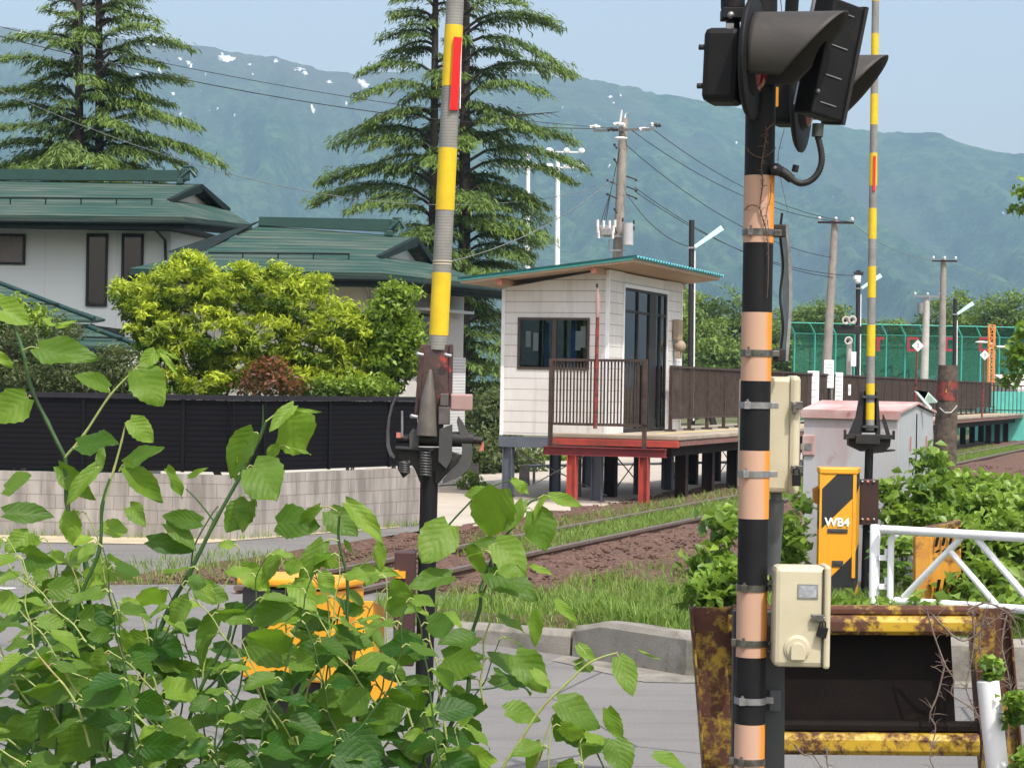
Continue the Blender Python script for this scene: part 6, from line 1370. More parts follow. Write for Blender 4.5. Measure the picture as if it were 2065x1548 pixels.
bo2 = MB(); bo2.hexa([(0, 0, 0), (wq, 0, 0), (wq + .09, .34, 0), (.02, .34, 0), (0, 0, zt0), (wq, 0, zt0), (wq + .09, .34, zt0), (.02, .34, zt0)])
me_ = bo2.build('machine_box', stripes, rb, bevel=.012); me_.location = Vector((m0.x, m0.y, 0)) - rb.location
for v in me_.data.vertices: v.co = v.co + rb.location
def lp(x, y, z): return Vector((m0.x + x, m0.y + y, z))
mb = MB(); mb.hexa([lp(-.012, -.012, zt0 - .05), lp(wq + .012, -.012, zt0 - .05), lp(wq + .10, .35, zt0 - .05), lp(.01, .35, zt0 - .05), lp(-.012, -.012, zt0 + .012), lp(wq + .012, -.012, zt0 + .012), lp(wq + .10, .35, zt0 + .012), lp(.01, .35, zt0 + .012)]); mb.build('box_lid', orange_mach, me_, bevel=.012)
for xa, xb_ in ((-.006, .016), (wq - .03, wq + .004)): mb = MB(); mb.hexa([lp(xa, -.006, .3), lp(xb_, -.006, .3), lp(xb_, .0, .3), lp(xa, .0, .3), lp(xa, -.006, zt0 - .05), lp(xb_, -.006, zt0 - .05), lp(xb_, .0, zt0 - .05), lp(xa, .0, zt0 - .05)]); mb.build('corner_strip', orange_mach, me_)
zt_w = PC(1688, 1053, -.5); text_on('lettering', 'WB4', .115, zt_w + Vector((0, -.008, 0)), X_, Z_, ink_white, me_, .002, .03)
for x, y, w_, h_ in ((1689, 1070, .20, .042), (1689, 1136, .11, .06)):
    mb = MB(); mb.box(PC(x, y, -.506), (w_, .008, h_)); pq = mb.build('data_plate', ink, me_, bevel=.003)
    mb = MB(); mb.box(PC(x, y + 1, -.512), (w_ * .7, .003, h_ * .28)); mb.build('plate_print', steel_band, pq)
mb = MB(); mb.prism([PC(1641, 985, -.3), PC(1655, 978, -.3), PC(1655, 1020, -.3), PC(1641, 1012, -.3)], (0, .1, 0)); mb.build('side_cover', board_m, me_)
# ---------------------------------------------------------------- garden shrubs behind the slat fence
def ell(px, py, D, rx, ry, dep=.8): # ellipsoid from photo pixels
    c = P(px, py, D); return ((c.x, c.y, c.z), (rx * D / F, dep, ry * D / F))
def gb(px, D): q = P(px, 1000, D); return (q.x, D, 0)
gl = [ell(290, 610, 34.3, 45, 55), ell(370, 580, 34.2, 62, 55), ell(450, 590, 34.4, 60, 50), ell(540, 590, 34.3, 62, 50), ell(610, 610, 34.2, 50, 48), ell(680, 650, 34.2, 52, 45), ell(740, 680, 34.2, 40, 50), ell(320, 665, 34.0, 60, 55), ell(430, 670, 33.9, 70, 55), ell(540, 680, 34.0, 70, 45), ell(640, 710, 34.1, 70, 50), ell(380, 528, 34.4, 26, 24), ell(408, 540, 34.3, 18, 22), ell(500, 545, 34.4, 30, 16), ell(570, 548, 34.4, 34, 16), ell(640, 572, 34.3, 24, 18), ell(248, 590, 34.2, 18, 30), ell(360, 725, 34.2, 80, 55), ell(480, 740, 34.3, 80, 40), ell(600, 745, 34.3, 80, 40), ell(720, 740, 34.2, 50, 45), ell(330, 768, 33.9, 60, 32), ell(420, 772, 33.9, 60, 30), ell(620, 770, 33.9, 60, 30), ell(700, 772, 33.9, 50, 28)]
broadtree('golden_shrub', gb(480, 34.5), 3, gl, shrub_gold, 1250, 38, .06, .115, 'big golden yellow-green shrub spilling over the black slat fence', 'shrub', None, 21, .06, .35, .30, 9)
broadtree('garden_shrub', gb(790, 34), 2, [ell(780, 650, 34, 44, 50, .5), ell(820, 700, 34, 30, 60, .4), ell(770, 730, 34, 50, 60, .5), ell(800, 600, 34.1, 30, 25, .4)], shrub_green, 190, 40, .10, .11, 'glossy green shrub at the right end of the slat fence, beside the barrier bracket', 'shrub', None, 22, .04, .4, .5, 5)
broadtree('garden_shrub', gb(560, 33.2), 2, [ell(520, 772, 33.1, 40, 30, .4), ell(580, 778, 33.1, 34, 26, .4), ell(545, 750, 33.3, 28, 25, .4)], shrub_red, 45, 30, .09, .09, 'low red-leaved maple shrub under the golden shrub', 'shrub', None, 23, .03, .4, .5, 4)
broadtree('garden_shrub', gb(700, 33.2), 2, [ell(690, 780, 33.1, 60, 24, .4), ell(760, 785, 33.1, 36, 22, .4)], shrub_green, 60, 34, .09, .09, 'low mixed green shrub between the red maple and the glossy shrub', 'shrub', None, 24, .03, .4, .5, 4)
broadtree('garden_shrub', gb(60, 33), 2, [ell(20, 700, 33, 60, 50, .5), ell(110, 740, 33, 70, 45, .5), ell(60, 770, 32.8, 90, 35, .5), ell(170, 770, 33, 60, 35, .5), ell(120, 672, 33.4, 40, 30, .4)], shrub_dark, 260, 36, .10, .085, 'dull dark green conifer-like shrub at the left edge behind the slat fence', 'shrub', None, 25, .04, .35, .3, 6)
broadtree('garden_shrub', gb(30, 34), 2, [ell(10, 640, 34, 50, 40, .4), ell(70, 655, 34, 40, 30, .4)], shrub_green, 60, 34, .10, .10, 'loose light green shrub in front of the lower entrance roof', 'shrub', None, 26, .03, .4, .5, 4)
broadtree('garden_shrub', gb(240, 33.2), 2, [ell(235, 745, 33.2, 40, 50, .4), ell(280, 775, 33, 50, 35, .4)], shrub_dark, 110, 36, .09, .085, 'small dark round shrub filling the gap left of the golden shrub', 'shrub', None, 27, .03, .35, .35, 4)
# hedge and weeds around the lot
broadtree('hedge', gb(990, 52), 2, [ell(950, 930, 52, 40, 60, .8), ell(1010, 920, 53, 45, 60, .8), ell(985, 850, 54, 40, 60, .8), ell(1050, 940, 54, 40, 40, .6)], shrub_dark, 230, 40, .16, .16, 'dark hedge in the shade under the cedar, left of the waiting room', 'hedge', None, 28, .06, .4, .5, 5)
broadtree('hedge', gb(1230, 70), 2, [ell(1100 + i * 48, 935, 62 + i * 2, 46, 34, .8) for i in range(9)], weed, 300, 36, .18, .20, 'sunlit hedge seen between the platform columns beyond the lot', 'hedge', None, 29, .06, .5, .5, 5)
broadtree('weed_clump', gb(945, 44), 1, [ell(942, 972, 44, 22, 22, .3), ell(965, 980, 44.2, 16, 12, .2)], weed, 40, 26, .05, .07, 'small leafy weed beside the white shutter', 'weed', 'leafy weeds', 30, .01, .5, .5, 2)
# weeds right of the track and behind the guard fence
W = [('broad-leaved weed bush just left of the signal post, above the kerb', [ell(1442, 1135, 18.6, 30, 38, .3), ell(1425, 1190, 18.2, 32, 40, .3), ell(1462, 1060, 18.8, 20, 30, .2), ell(1470, 1175, 18.3, 32, 50, .3)], 110, 18.4, 1440),
     ('weed bush between the signal post and the orange machine box', [ell(1590, 1075, 22.6, 30, 40, .3), ell(1585, 1130, 22.5, 32, 50, .3), ell(1620, 1015, 22.8, 14, 18, .15), ell(1600, 1180, 22.4, 36, 40, .3)], 95, 22.5, 1590),
     ('creeper mass climbing in front of the grey cabinet doors', [ell(1797, 1000, 22.4, 22, 26, .2), ell(1868, 985, 22.3, 34, 30, .25), ell(1815, 1050, 22.2, 32, 30, .2), ell(1880, 930, 22.6, 14, 26, .2), ell(1800, 1120, 20.6, 28, 50, .2), ell(1870, 1045, 22, 40, 24, .25)], 120, 22.3, 1830),
     ('weed thicket behind the warning board and white guard fence', [ell(1925, 1030, 23, 45, 34, .4), ell(1980, 1030, 23, 60, 45, .5), ell(1970, 1100, 21, 70, 50, .4), ell(2040, 1090, 21, 60, 60, .5)], 260, 20.6, 1960),
     ('bright weed thicket at the right edge under the far rails', [ell(2045, 1000, 25, 60, 36, .6), ell(1965, 985, 26, 50, 26, .6), ell(2080, 1040, 23, 50, 50, .5), ell(1990, 1190, 19, 80, 60, .4)], 260, 22, 2030),
     ('creeper climbing the foot of the timber stump', [ell(1885, 960, 26.5, 26, 45, .2), ell(1905, 1010, 26, 34, 40, .3), ell(1870, 1000, 26.3, 22, 40, .25)], 110, 26.4, 1890),
     ('low weeds along the kerb behind the rusted barricade', [ell(1700 + i * 70, 1250, 17.6 - i * .1, 46, 34, .25) for i in range(6)], 190, 17.5, 1850)]
for i, (lab, es, n, D, px_) in enumerate(W):
    broadtree('weed_bush', gb(px_, D), 1, es, weed, int(n * .85), 12, .08, .125, lab, 'weed', 'leafy weeds', 40 + i, .015, .5, .62, 6, .15)
broadtree('creeper_sprig', (P(1995, 1500, 9.7).x, 9.75, 0), 1, [ell(1997, 1348, 9.72, 18, 22, .05), ell(1990, 1368, 9.72, 14, 12, .04)], weed, 16, 12, .018, .045, 'green leafy sprig growing out of the top of the white pipe', 'weed', None, 60, .004, .4, .7, 2)
broadtree('creeper_sprig', (P(2050, 1500, 9.6).x, 9.65, 0), 1, [ell(2052, 1430, 9.6, 22, 40, .06), ell(2060, 1540, 9.6, 14, 26, .05)], weed, 18, 12, .022, .06, 'broad green creeper leaves at the lower right corner beside the rusted post', 'weed', None, 61, .004, .4, .7, 2)
# overhanging twigs with leaves at the right edge
broadtree('overhanging_branch', tuple(P(2200, 500, 12)), 1, [ell(2062, 385, 12, 10, 22, .1), ell(2066, 420, 12, 10, 12, .1)], shrub_green, 14, 9, .03, .045, 'leafy branch tip entering at the right edge against the mountain', 'branch', 'leafy branches at the right edge', 62, .02, .4, .6, 2)
broadtree('overhanging_branch', tuple(P(2200, 780, 14)), 1, [ell(2055, 720, 14, 18, 40, .1), ell(2040, 765, 14, 10, 10, .1), ell(2072, 670, 14, 16, 20, .1)], weed, 26, 14, .035, .06, 'leafy branch tip entering at the right edge against the green net', 'branch', 'leafy branches at the right edge', 63, .02, .4, .6, 2)
# ---------------------------------------------------------------- grass as stuff
def grass(name, pts, hgt, wid, seed):
    r = np.random.default_rng(seed); n = len(pts); a = r.uniform(0, 6.283, n); h = hgt * r.uniform(.45, 1.25, n); le = r.normal(size=(n, 2)) * h[:, None] * .38
    dx = np.stack([np.cos(a), np.sin(a), np.zeros(n)], 1) * (wid * r.uniform(.6, 1.3, n))[:, None]
    P0 = pts - dx; P1 = pts + dx; M = pts + np.concatenate([le * .35, (h * .6)[:, None]], 1); Tp = pts + np.concatenate([le, h[:, None]], 1)
    V = np.stack([P0, P1, M + dx * .7, M - dx * .7, Tp + dx * .1, Tp - dx * .1], 1).reshape(-1, 3); b = np.arange(n)[:, None] * 6
    Q = np.concatenate([b + np.array([[0, 1, 2, 3]]), b + np.array([[3, 2, 4, 5]])])
    return tag(npmesh(name, V, Q, grass_m, col=np.repeat(np.clip(r.normal(.5, .28, n), 0, 1), 6)), kind='stuff')
r = np.random.default_rng(3); pts = []
while len(pts) < 62000:
    y = 16.6 + 22 * r.random() ** 1.9; s0 = TS * 0; 
    # x where u = 7.3 at this depth
    x_tr = (y * TS - 6.9) / TC; xl = x_tr if y > 20.5 else .3 - (y - 17.8) * .7
    xl = float(np.interp(y, [16.3, 17.4, 17.85, 18.25, 20], [1.45, .62, -.26, -1.1, -1.2])); x = (xl if y < 22 else x_tr) + (r.random() ** 1.2) * (5.5 if y < 24 else 7)
    u = -TC * x + TS * y
    edge = min(1, (y - 16.5) / 1.0)
    k = math.sin(x * 2.1 + 1) * math.sin(y * 1.6) * .5 + r.random()
    if u > 6.9 and r.random() > .28: continue
    if u > 7.6: continue
    if u > 5.9 and r.random() > .5: continue
    if k < .15: continue
    pts.append((x, y, bank_h(x, y)))
grass('grass', np.array(pts), .14, .006, 1)
pts = []
while len(pts) < 32000:
    s = 24 + 60 * r.random() ** 1.4; u = r.uniform(8.22, 9.08) if r.random() < .86 else r.uniform(9.25, 10.1)
    if s < 30 and r.random() > (s - 24) / 6: continue
    pts.append(tuple(T(s, u, .10)))
grass('grass_between_rails', np.array(pts), .115, .007, 2)
pts = []
for i in range(5000):
    x = r.uniform(-16, 6); pts.append((x, 7.0 + r.random() * 1.0, 0))
for i in range(700):
    t = r.random(); q = BA.lerp(BB, t) if r.random() < .3 else BL.lerp(BA, t); pts.append((q.x, q.y - .05 - r.random() * .15, .0))
for i in range(1600): s = r.uniform(19, 24); u = r.uniform(9.6, 12.2); pts.append(tuple(T(s, u, .02)))
grass('verge_grass', np.array(pts), .12, .006, 4)
# ---------------------------------------------------------------- knotweed in the foreground
def leaf_mesh(base_, tip, nrm, width, fold, curl, r, V, Q, UV, TI, tint, nl=12, nw=6):
    ax = tip - base_; L = np.linalg.norm(ax); ax = ax / L; n = nrm - ax * np.dot(nrm, ax); n /= np.linalg.norm(n) + 1e-9; sd = np.cross(ax, n)
    b = len(V); ph = r.uniform(0, 6.28); amp = r.uniform(.015, .075) * L; bend = r.normal(0, .14)
    for i in range(nl + 1):
        t = i / nl
        W_ = t ** .45 * (1 - t) ** .85 / .432 if t < .999 else 0
        if t < .05: W_ = .42
        for j in range(nw + 1):
            q = (j / nw) * 2 - 1; ww = W_ * width * .5
            ser = 1 + (.045 * (1 if i % 2 else -1) if abs(q) > .99 and 0 < i < nl else 0)
            bk = -.09 * L * abs(q) * (1 if t < .05 else 0)
            p = base_ + ax * (t * L + bk) + sd * (q * ww * math.cos(fold) * ser + bend * L * t * t) + n * (abs(q) * ww * math.sin(fold)) - n * (curl * L * t * t) + n * (amp * math.sin(ph + t * 9 + q * 2.5) * abs(q))
            V.append(p); UV.append((j / nw, t)); TI.append(tint)
    for i in range(nl):
        for j in range(nw):
            a = b + i * (nw + 1) + j; Q.append((a, a + 1, a + nw + 2, a + nw + 1))
rk = np.random.default_rng(12)
class Plant:
    def __init__(s, label, bx, D):
        q = P(bx, 1700, D); s.root = thing('knotweed', (q.x, D, 0), label, 'plant', 'knotweed shoots in the foreground')
        s.st = MB(); s.V = []; s.Q = []; s.UV = []; s.TI = []
    def stem(s, pts, D, r0, r1, mi=0, D2=None):
        D2 = D if D2 is None else D2; n = len(pts) - 1
        w_ = [P(x, y, D + (D2 - D) * i / n) for i, (x, y) in enumerate(pts)]; sp_ = spline(w_, 5); m = len(sp_)
        rs = [(r0 + (r1 - r0) * i / m) * (1.25 if i % 5 == 0 and 0 < i < m - 1 else 1) for i in range(m)]
        s.st.tube(sp_, rs, 9, mi)
    def leaf(s, b, t, D, w=.72, tint=.4, face=None, fold=None, curl=None, dz=None, pet=None):
        Bp = P(b[0], b[1], D); d = rk.normal(0, .035) if dz is None else dz; Tp = P(t[0], t[1], D + d)
        L = (Tp - Bp).length
        n = np.array(face if face is not None else (rk.normal(0, .35), -1.0, rk.uniform(.1, .9)))
        leaf_mesh(np.array(Bp), np.array(Tp), n, L * w, rk.uniform(.05, .45) if fold is None else fold, rk.uniform(-.05, .22) if curl is None else curl, rk, s.V, s.Q, s.UV, s.TI, min(1, max(0, tint + rk.normal(0, .08))))
        if pet is not None:
            a = P(pet[0], pet[1], D); s.st.tube([a, a.lerp(Bp, .5) + Vector((0, 0, .006)), Bp], [.0022, .0018, .0016], 5, 1)
    def done(s):
        if s.st.v: s.st.build('stem', [knot_stem, thin_stem], s.root, recalc=False)
        npmesh('foliage', np.array(s.V), np.array(s.Q), knot_leaf, s.root, col=s.TI, uv=np.array(s.UV), smooth=True)
    def twig(s, x, y, ang, L, D, step=44, size=90, r=.0028, tint=.18, mask=None, mi=1):
        """zigzag twig with alternate leaves"""
        pts = [(x, y)]; a = ang; n = int(L / step)
        for k in range(n):
            a += rk.normal(0, .12) + (.16 if k % 2 else -.16); x += math.sin(a) * step; y -= math.cos(a) * step; pts.append((x, y))
        if len(pts) < 3: return
        if mask and not all(mask(*p) for p in pts[-2:]): 
            pts = [p for p in pts if mask(*p)]
            if len(pts) < 3: return
        s.stem(pts, D, r, r * .45, mi)
        for k, (x, y) in enumerate(pts[1:]):
            sg = 1 if k % 2 else -1; f = k / max(1, len(pts) - 2); sz = size * rk.uniform(.6, 1.2) * (1 - .45 * f)
            an = a * .3 + sg * rk.uniform(.9, 1.7) + rk.normal(0, .15); px_, py_ = x + math.sin(an) * 16, y - math.cos(an) * 8 - 3
            an2 = an + sg * rk.uniform(.1, .6); tx, ty = px_ + math.sin(an2) * sz, py_ - math.cos(an2) * sz * .75 + sz * rk.uniform(.05, .35)
            if mask and not mask(tx, ty - 5): continue
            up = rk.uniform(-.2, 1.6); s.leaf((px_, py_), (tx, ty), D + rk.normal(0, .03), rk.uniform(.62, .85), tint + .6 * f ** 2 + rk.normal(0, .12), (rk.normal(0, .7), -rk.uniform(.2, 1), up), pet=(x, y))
MX = [-50, 60, 150, 260, 350, 450, 550, 640, 720, 800, 870, 950, 1060, 1130, 1190, 1260, 1330, 1400, 1480]
MY = [935, 965, 985, 985, 1040, 1095, 1090, 1080, 1085, 1120, 1095, 1085, 1100, 1180, 1290, 1390, 1470, 1530, 1650]
def mask(x, y): return -60 < x < 1420 and y > np.interp(x, MX, MY)
# 1: tall shoot at the far left
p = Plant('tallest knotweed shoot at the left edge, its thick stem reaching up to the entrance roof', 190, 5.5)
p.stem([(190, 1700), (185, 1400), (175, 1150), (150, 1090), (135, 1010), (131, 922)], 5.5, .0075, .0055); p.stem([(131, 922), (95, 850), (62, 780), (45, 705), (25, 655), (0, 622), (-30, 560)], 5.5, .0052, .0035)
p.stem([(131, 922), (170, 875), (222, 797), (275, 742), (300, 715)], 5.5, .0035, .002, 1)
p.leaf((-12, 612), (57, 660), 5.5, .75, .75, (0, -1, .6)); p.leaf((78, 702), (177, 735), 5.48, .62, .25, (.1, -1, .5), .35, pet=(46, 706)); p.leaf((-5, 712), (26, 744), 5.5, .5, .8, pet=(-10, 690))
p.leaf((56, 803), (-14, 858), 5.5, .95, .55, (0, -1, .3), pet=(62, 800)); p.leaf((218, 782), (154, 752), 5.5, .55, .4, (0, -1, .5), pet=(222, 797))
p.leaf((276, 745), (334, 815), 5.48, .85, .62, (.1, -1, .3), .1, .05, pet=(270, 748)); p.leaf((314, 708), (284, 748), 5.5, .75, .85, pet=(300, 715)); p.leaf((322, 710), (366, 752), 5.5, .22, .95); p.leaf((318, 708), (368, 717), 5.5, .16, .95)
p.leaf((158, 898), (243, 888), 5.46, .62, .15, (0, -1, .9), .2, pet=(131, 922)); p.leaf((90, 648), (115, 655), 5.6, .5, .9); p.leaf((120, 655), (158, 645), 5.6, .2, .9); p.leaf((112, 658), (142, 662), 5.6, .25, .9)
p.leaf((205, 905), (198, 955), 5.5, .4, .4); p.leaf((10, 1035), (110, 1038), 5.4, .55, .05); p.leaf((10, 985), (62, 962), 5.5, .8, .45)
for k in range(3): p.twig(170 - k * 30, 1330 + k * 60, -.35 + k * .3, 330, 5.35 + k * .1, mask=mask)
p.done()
# 2: shoot left of centre
p = Plant('knotweed shoot with a pale leaning stem, second from the left edge', 100, 5.3)
p.stem([(100, 1700), (125, 1400), (150, 1280), (163, 1200), (200, 1110), (206, 1020), (222, 965)], 5.3, .0055, .004); p.stem([(206, 1020), (230, 945), (245, 890), (252, 860)], 5.3, .0032, .002, 1)
p.leaf((262, 848), (312, 888), 5.3, .8, .75, (0, -1, .6), pet=(252, 860)); p.leaf((268, 862), (292, 885), 5.32, .6, .8); p.leaf((252, 935), (332, 913), 5.3, .55, .25, (0, -1, .8), pet=(240, 950)); p.leaf((250, 942), (334, 1020), 5.28, .48, .55, (0, -1, .7), .45)
p.leaf((195, 942), (133, 1012), 5.3, .42, .6, (0, -1, .5), .5, pet=(200, 950)); p.leaf((335, 945), (371, 1003), 5.3, .42, .6); p.leaf((262, 1022), (298, 1050), 5.3, .8, .75); p.leaf((140, 1032), (148, 1100), 5.3, .65, .8, (0, -1, .3), .1, pet=(160, 1040)); p.leaf((60, 1075), (20, 1120), 5.4, .9, .7)
p.leaf((120, 940), (190, 1010), 5.5, .5, .45); p.leaf((380, 960), (410, 950), 5.4, .3, .8)
for k in range(4): p.twig(60 + k * 65, 1420 + (k % 3) * 50, -.5 + k * .22, 420, 5.15 + k * .08, mask=mask)
p.done()
# 3: shoot in front of the slat fence
p = Plant('knotweed shoot whose leafy tip stands against the middle of the black slat fence', 250, 5.4)
p.stem([(230, 1700), (270, 1420), (335, 1240), (382, 1155), (433, 1052), (490, 950), (524, 882), (536, 850)], 5.4, .0068, .0035); p.stem([(536, 850), (560, 832), (585, 815)], 5.4, .0025, .0018, 1); p.stem([(433, 1052), (400, 1010), (375, 985)], 5.4, .0025, .0016); p.stem([(385, 1150), (392, 1100), (425, 1040), (440, 1020)], 5.4, .0022, .0016)
p.stem([(524, 882), (530, 850), (530, 815)], 5.4, .0018, .001)
p.leaf((592, 818), (540, 865), 5.38, .45, .7, (0, -1, .4), .5); p.leaf((578, 842), (628, 905), 5.4, .95, .75, (.1, -1, .2), .1, .05); p.leaf((512, 872), (446, 948), 5.4, .62, .42, (-.2, -1, .3), .3, pet=(524, 880)); p.leaf((510, 940), (572, 998), 5.36, 1.0, .45, (0, -1, .6), .1, pet=(498, 945)); p.leaf((560, 900), (535, 925), 5.42, .7, .8, pet=(585, 905)); p.leaf((590, 905), (634, 918), 5.4, .25, .9); p.leaf((600, 825), (648, 835), 5.4, .18, .95)
p.leaf((478, 925), (500, 935), 5.42, .5, .6); p.leaf((500, 1010), (460, 1075), 5.4, .8, .42, (0, -1, .2), .08, pet=(480, 1000)); p.leaf((485, 1030), (508, 1060), 5.4, .6, .5); p.leaf((475, 955), (480, 975), 5.4, .6, .7); p.leaf((500, 985), (522, 1020), 5.4, .3, .7)
p.leaf((405, 1052), (325, 1040), 5.38, .5, .3); p.leaf((335, 1055), (402, 1098), 5.4, .5, .35); p.leaf((300, 1090), (390, 1110), 5.4, .5, .2)
for k in range(3): p.twig(250 + k * 80, 1400 + (k % 2) * 60, -.3 + k * .18, 400, 5.25 + k * .07, mask=mask)
p.done()
# 4
p = Plant('knotweed shoot forking low in front of the orange machine box', 370, 5.2)
p.stem([(340, 1700), (365, 1520), (395, 1410), (440, 1320), (462, 1280), (470, 1215)], 5.2, .0055, .003); p.stem([(395, 1410), (450, 1350), (480, 1250), (515, 1210)], 5.25, .0035, .002, 0)
p.stem([(330, 1480), (290, 1400), (300, 1300), (280, 1220)], 5.3, .003, .002, 1)
p.leaf((560, 1115), (530, 1180), 5.2, .5, .65, (0, -1, .4), .4); p.leaf((545, 1195), (520, 1270), 5.2, .42, .7, (0, -1, .4), .45); p.leaf((245, 1270), (258, 1325), 5.2, .55, .8, (0, -1, .3), .1); p.leaf((410, 1170), (425, 1215), 5.2, .5, .75, (0, -1, .3), .2)
p.leaf((440, 1240), (380, 1320), 5.2, .5, .25); p.leaf((590, 1220), (480, 1260), 5.15, .5, .35); p.leaf((500, 1300), (620, 1330), 5.1, .55, .25); p.leaf((140, 1460), (145, 1540), 5.1, .75, .7, (0, -1, .3), .1)
for k in range(4): p.twig(230 + k * 120, 1500 + (k % 3) * 60, -.45 + k * .16, 430, 5.0 + k * .07, size=92, mask=mask)
p.done()
# 5
p = Plant('knotweed shoot with a dark wiry stem standing just left of the barrier pole', 690, 5.3)
p.stem([(600, 1700), (660, 1490), (702, 1400), (706, 1330), (700, 1260), (700, 1165), (683, 1090), (685, 1038)], 5.3, .0055, .0028); p.stem([(702, 1395), (750, 1330), (790, 1290)], 5.3, .003, .002, 0); p.stem([(700, 1165), (740, 1130), (760, 1100)], 5.3, .0022, .0015, 1)
p.stem([(685, 1250), (650, 1190), (625, 1160)], 5.3, .0018, .0012, 1)
p.leaf((698, 1014), (785, 1085), 5.28, .42, .6, (0, -1, .6), .45, pet=(686, 1040)); p.leaf((645, 1022), (585, 1078), 5.3, .35, .55, (0, -1, .4), .5, pet=(680, 1030)); p.leaf((560, 1055), (640, 1040), 5.35, .8, .35, (0, -1, .4)); p.leaf((652, 1092), (604, 1176), 5.28, .5, .3, (.1, -1, .3), .15, pet=(683, 1090)); p.leaf((700, 1090), (708, 1120), 5.3, .7, .8)
p.leaf((665, 1030), (710, 1090), 5.4, .8, .25); p.leaf((765, 1095), (768, 1150), 5.3, .5, .75, (0, -1, .3), .2); p.leaf((720, 1150), (810, 1150), 5.3, .35, .5)
for k in range(4): p.twig(560 + k * 50, 1470 + (k % 2) * 60, -.4 + k * .16, 360, 5.15 + k * .07, mask=mask)
p.done()
# 6
p = Plant('knotweed shoot with glossy heart-shaped leaves in front of the near rails', 890, 5.4)
p.stem([(830, 1700), (850, 1560), (880, 1430), (905, 1350), (944, 1298)], 5.4, .0048, .0036); p.stem([(860, 1700), (895, 1500), (932, 1420), (945, 1385), (946, 1300), (968, 1225), (970, 1185), (1000, 1110), (1035, 1060), (1062, 1018), (1085, 1005)], 5.4, .0062, .0026)
p.stem([(870, 1120), (900, 1065), (950, 1010), (970, 990), (1030, 968), (1060, 972)], 5.42, .0028, .0014); p.stem([(945, 1390), (1000, 1385), (1060, 1360)], 5.4, .0025, .0015); p.stem([(968, 1210), (985, 1170), (1000, 1130)], 5.4, .0028, .0018)
p.leaf((1006, 986), (975, 1083), 5.36, .80, .62, (.1, -1, .35), .25, .05); p.leaf((985, 990), (935, 1000), 5.42, .6, .45); p.leaf((1032, 968), (1072, 992), 5.4, .5, .8); p.leaf((1062, 975), (1050, 1000), 5.4, .3, .9); p.leaf((1108, 1000), (1176, 1024), 5.38, .42, .75, (0, -1, .6), .4, pet=(1085, 1005))
p.leaf((1076, 1030), (1115, 1106), 5.38, .85, .42, (.2, -1, .4), .1, pet=(1060, 1025)); p.leaf((1055, 1010), (1025, 1075), 5.4, .45, .55); p.leaf((1100, 1002), (1065, 1045), 5.37, .3, .8); p.leaf((905, 1058), (850, 1135), 5.4, .85, .5, (0, -1, .2), .1); p.leaf((950, 1100), (975, 1165), 5.4, .5, .6)
p.leaf((1000, 1095), (1072, 1150), 5.38, .8, .6, (.1, -1, .4), .2, pet=(985, 1110)); p.leaf((985, 1155), (1092, 1192), 5.36, .62, .15, (0, -1, .9), .15, pet=(970, 1190)); p.leaf((1070, 1140), (1115, 1156), 5.4, .3, .85); p.leaf((1122, 1210), (1156, 1262), 5.4, .45, .75); p.leaf((1080, 1232), (1082, 1303), 5.4, .42, .7, (0, -1, .4), .4); p.leaf((1015, 1100), (950, 1080), 5.4, .4, .3)
p.leaf((990, 1060), (1000, 1010), 5.45, .5, .3); p.leaf((910, 1160), (820, 1180), 5.4, .5, .2)
for k in range(4): p.twig(760 + k * 72, 1420 + (k % 3) * 45, -.5 + k * .18, 330, 5.2 + k * .06, mask=mask)
p.done()
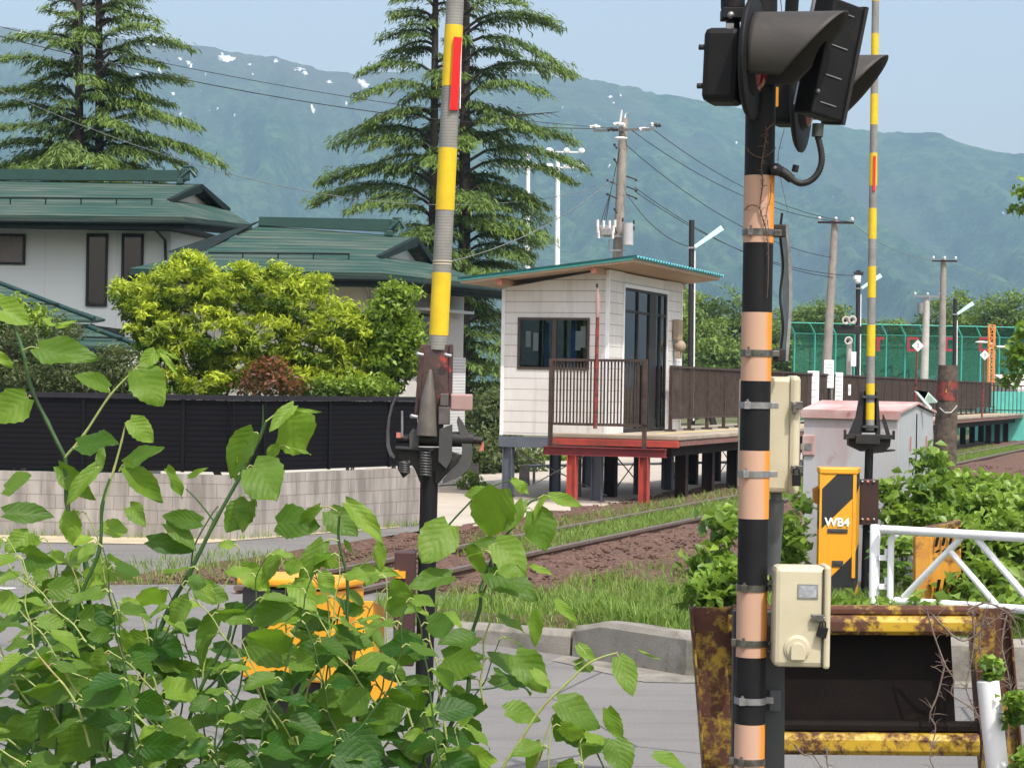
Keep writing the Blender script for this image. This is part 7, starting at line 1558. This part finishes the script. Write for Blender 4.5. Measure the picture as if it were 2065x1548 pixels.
# 7
p = Plant('rightmost knotweed shoot, sparse, its leaves hanging over the asphalt', 1060, 5.2)
p.stem([(980, 1700), (1010, 1560), (1045, 1500), (1090, 1430), (1140, 1380), (1190, 1335), (1245, 1315)], 5.2, .0042, .002, 1); p.stem([(1250, 1700), (1230, 1580), (1195, 1500)], 5.2, .003, .002, 0); p.stem([(1040, 1640), (1080, 1540), (1115, 1440)], 5.15, .0025, .0016, 1)
p.leaf((1165, 1300), (1197, 1335), 5.2, .6, .7, pet=(1190, 1335)); p.leaf((1160, 1340), (1205, 1345), 5.2, .5, .3, pet=(1190, 1335)); p.leaf((1248, 1325), (1284, 1397), 5.2, .60, .55, (0, -1, .3), .1, pet=(1240, 1318)); p.leaf((1125, 1415), (1216, 1462), 5.15, .72, .35, (0, -1, .9), .1, pet=(1115, 1425)); p.leaf((1020, 1432), (1094, 1432), 5.2, .62, .4, (0, -1, .5), .1); p.leaf((1165, 1425), (1120, 1495), 5.22, .7, .15)
p.leaf((1225, 1428), (1248, 1495), 5.18, .5, .7, (0, -1, .3), .2); p.leaf((1130, 1470), (1215, 1500), 5.2, .5, .2); p.leaf((1240, 1490), (1262, 1560), 5.1, .85, .4, (0, -1, .2), .05); p.leaf((1210, 1490), (1160, 1520), 5.2, .8, .4); p.leaf((1320, 1520), (1392, 1560), 5.2, .5, .6); p.leaf((1090, 1500), (1050, 1560), 5.2, .5, .65); p.leaf((1075, 1350), (1110, 1385), 5.25, .5, .7)
p.leaf((1040, 1320), (1110, 1385), 5.3, .75, .5, (0, -1, .4)); p.leaf((1000, 1355), (1075, 1375), 5.3, .4, .1, (0, -.6, 1)); p.leaf((1290, 1310), (1330, 1335), 5.2, .12, .9)
for k in range(4): p.twig(960 + k * 70, 1640 + (k % 2) * 30, -.2 + k * .15, 210, 5.1, mask=mask)
p.done()
# the dense lower growth
for i, (x0, x1, y0, lab) in enumerate(((-40, 300, 1500, 'dense low knotweed growth in the bottom left corner'), (300, 640, 1560, 'dense low knotweed growth left of centre at the bottom'), (620, 960, 1560, 'dense low knotweed growth at the bottom in front of the barrier pole'))):
    p = Plant(lab, (x0 + x1) / 2, 4.9)
    for k in range(14):
        x = x0 + (x1 - x0) * (k + rk.random()) / 14; p.twig(x, y0 + rk.uniform(0, 160), rk.normal(0, .4), rk.uniform(230, 520), 4.75 + rk.uniform(0, .9), step=46, size=92, r=.003, tint=rk.uniform(-.35, .25), mask=mask, mi=int(rk.random() < .3))
    p.done()

broadtree('garden_tree', gb(1200, 78), 3, [ell(1120, 680, 78, 60, 75, 1.2), ell(1200, 670, 79, 60, 85, 1.2), ell(1280, 665, 80, 60, 90, 1.2), ell(1345, 680, 80, 36, 80, 1)], tree_leaf, 380, 40, .28, .26, 'green trees seen through the windows of the waiting room', 'tree', None, 64, .1, .5, .5, 5)
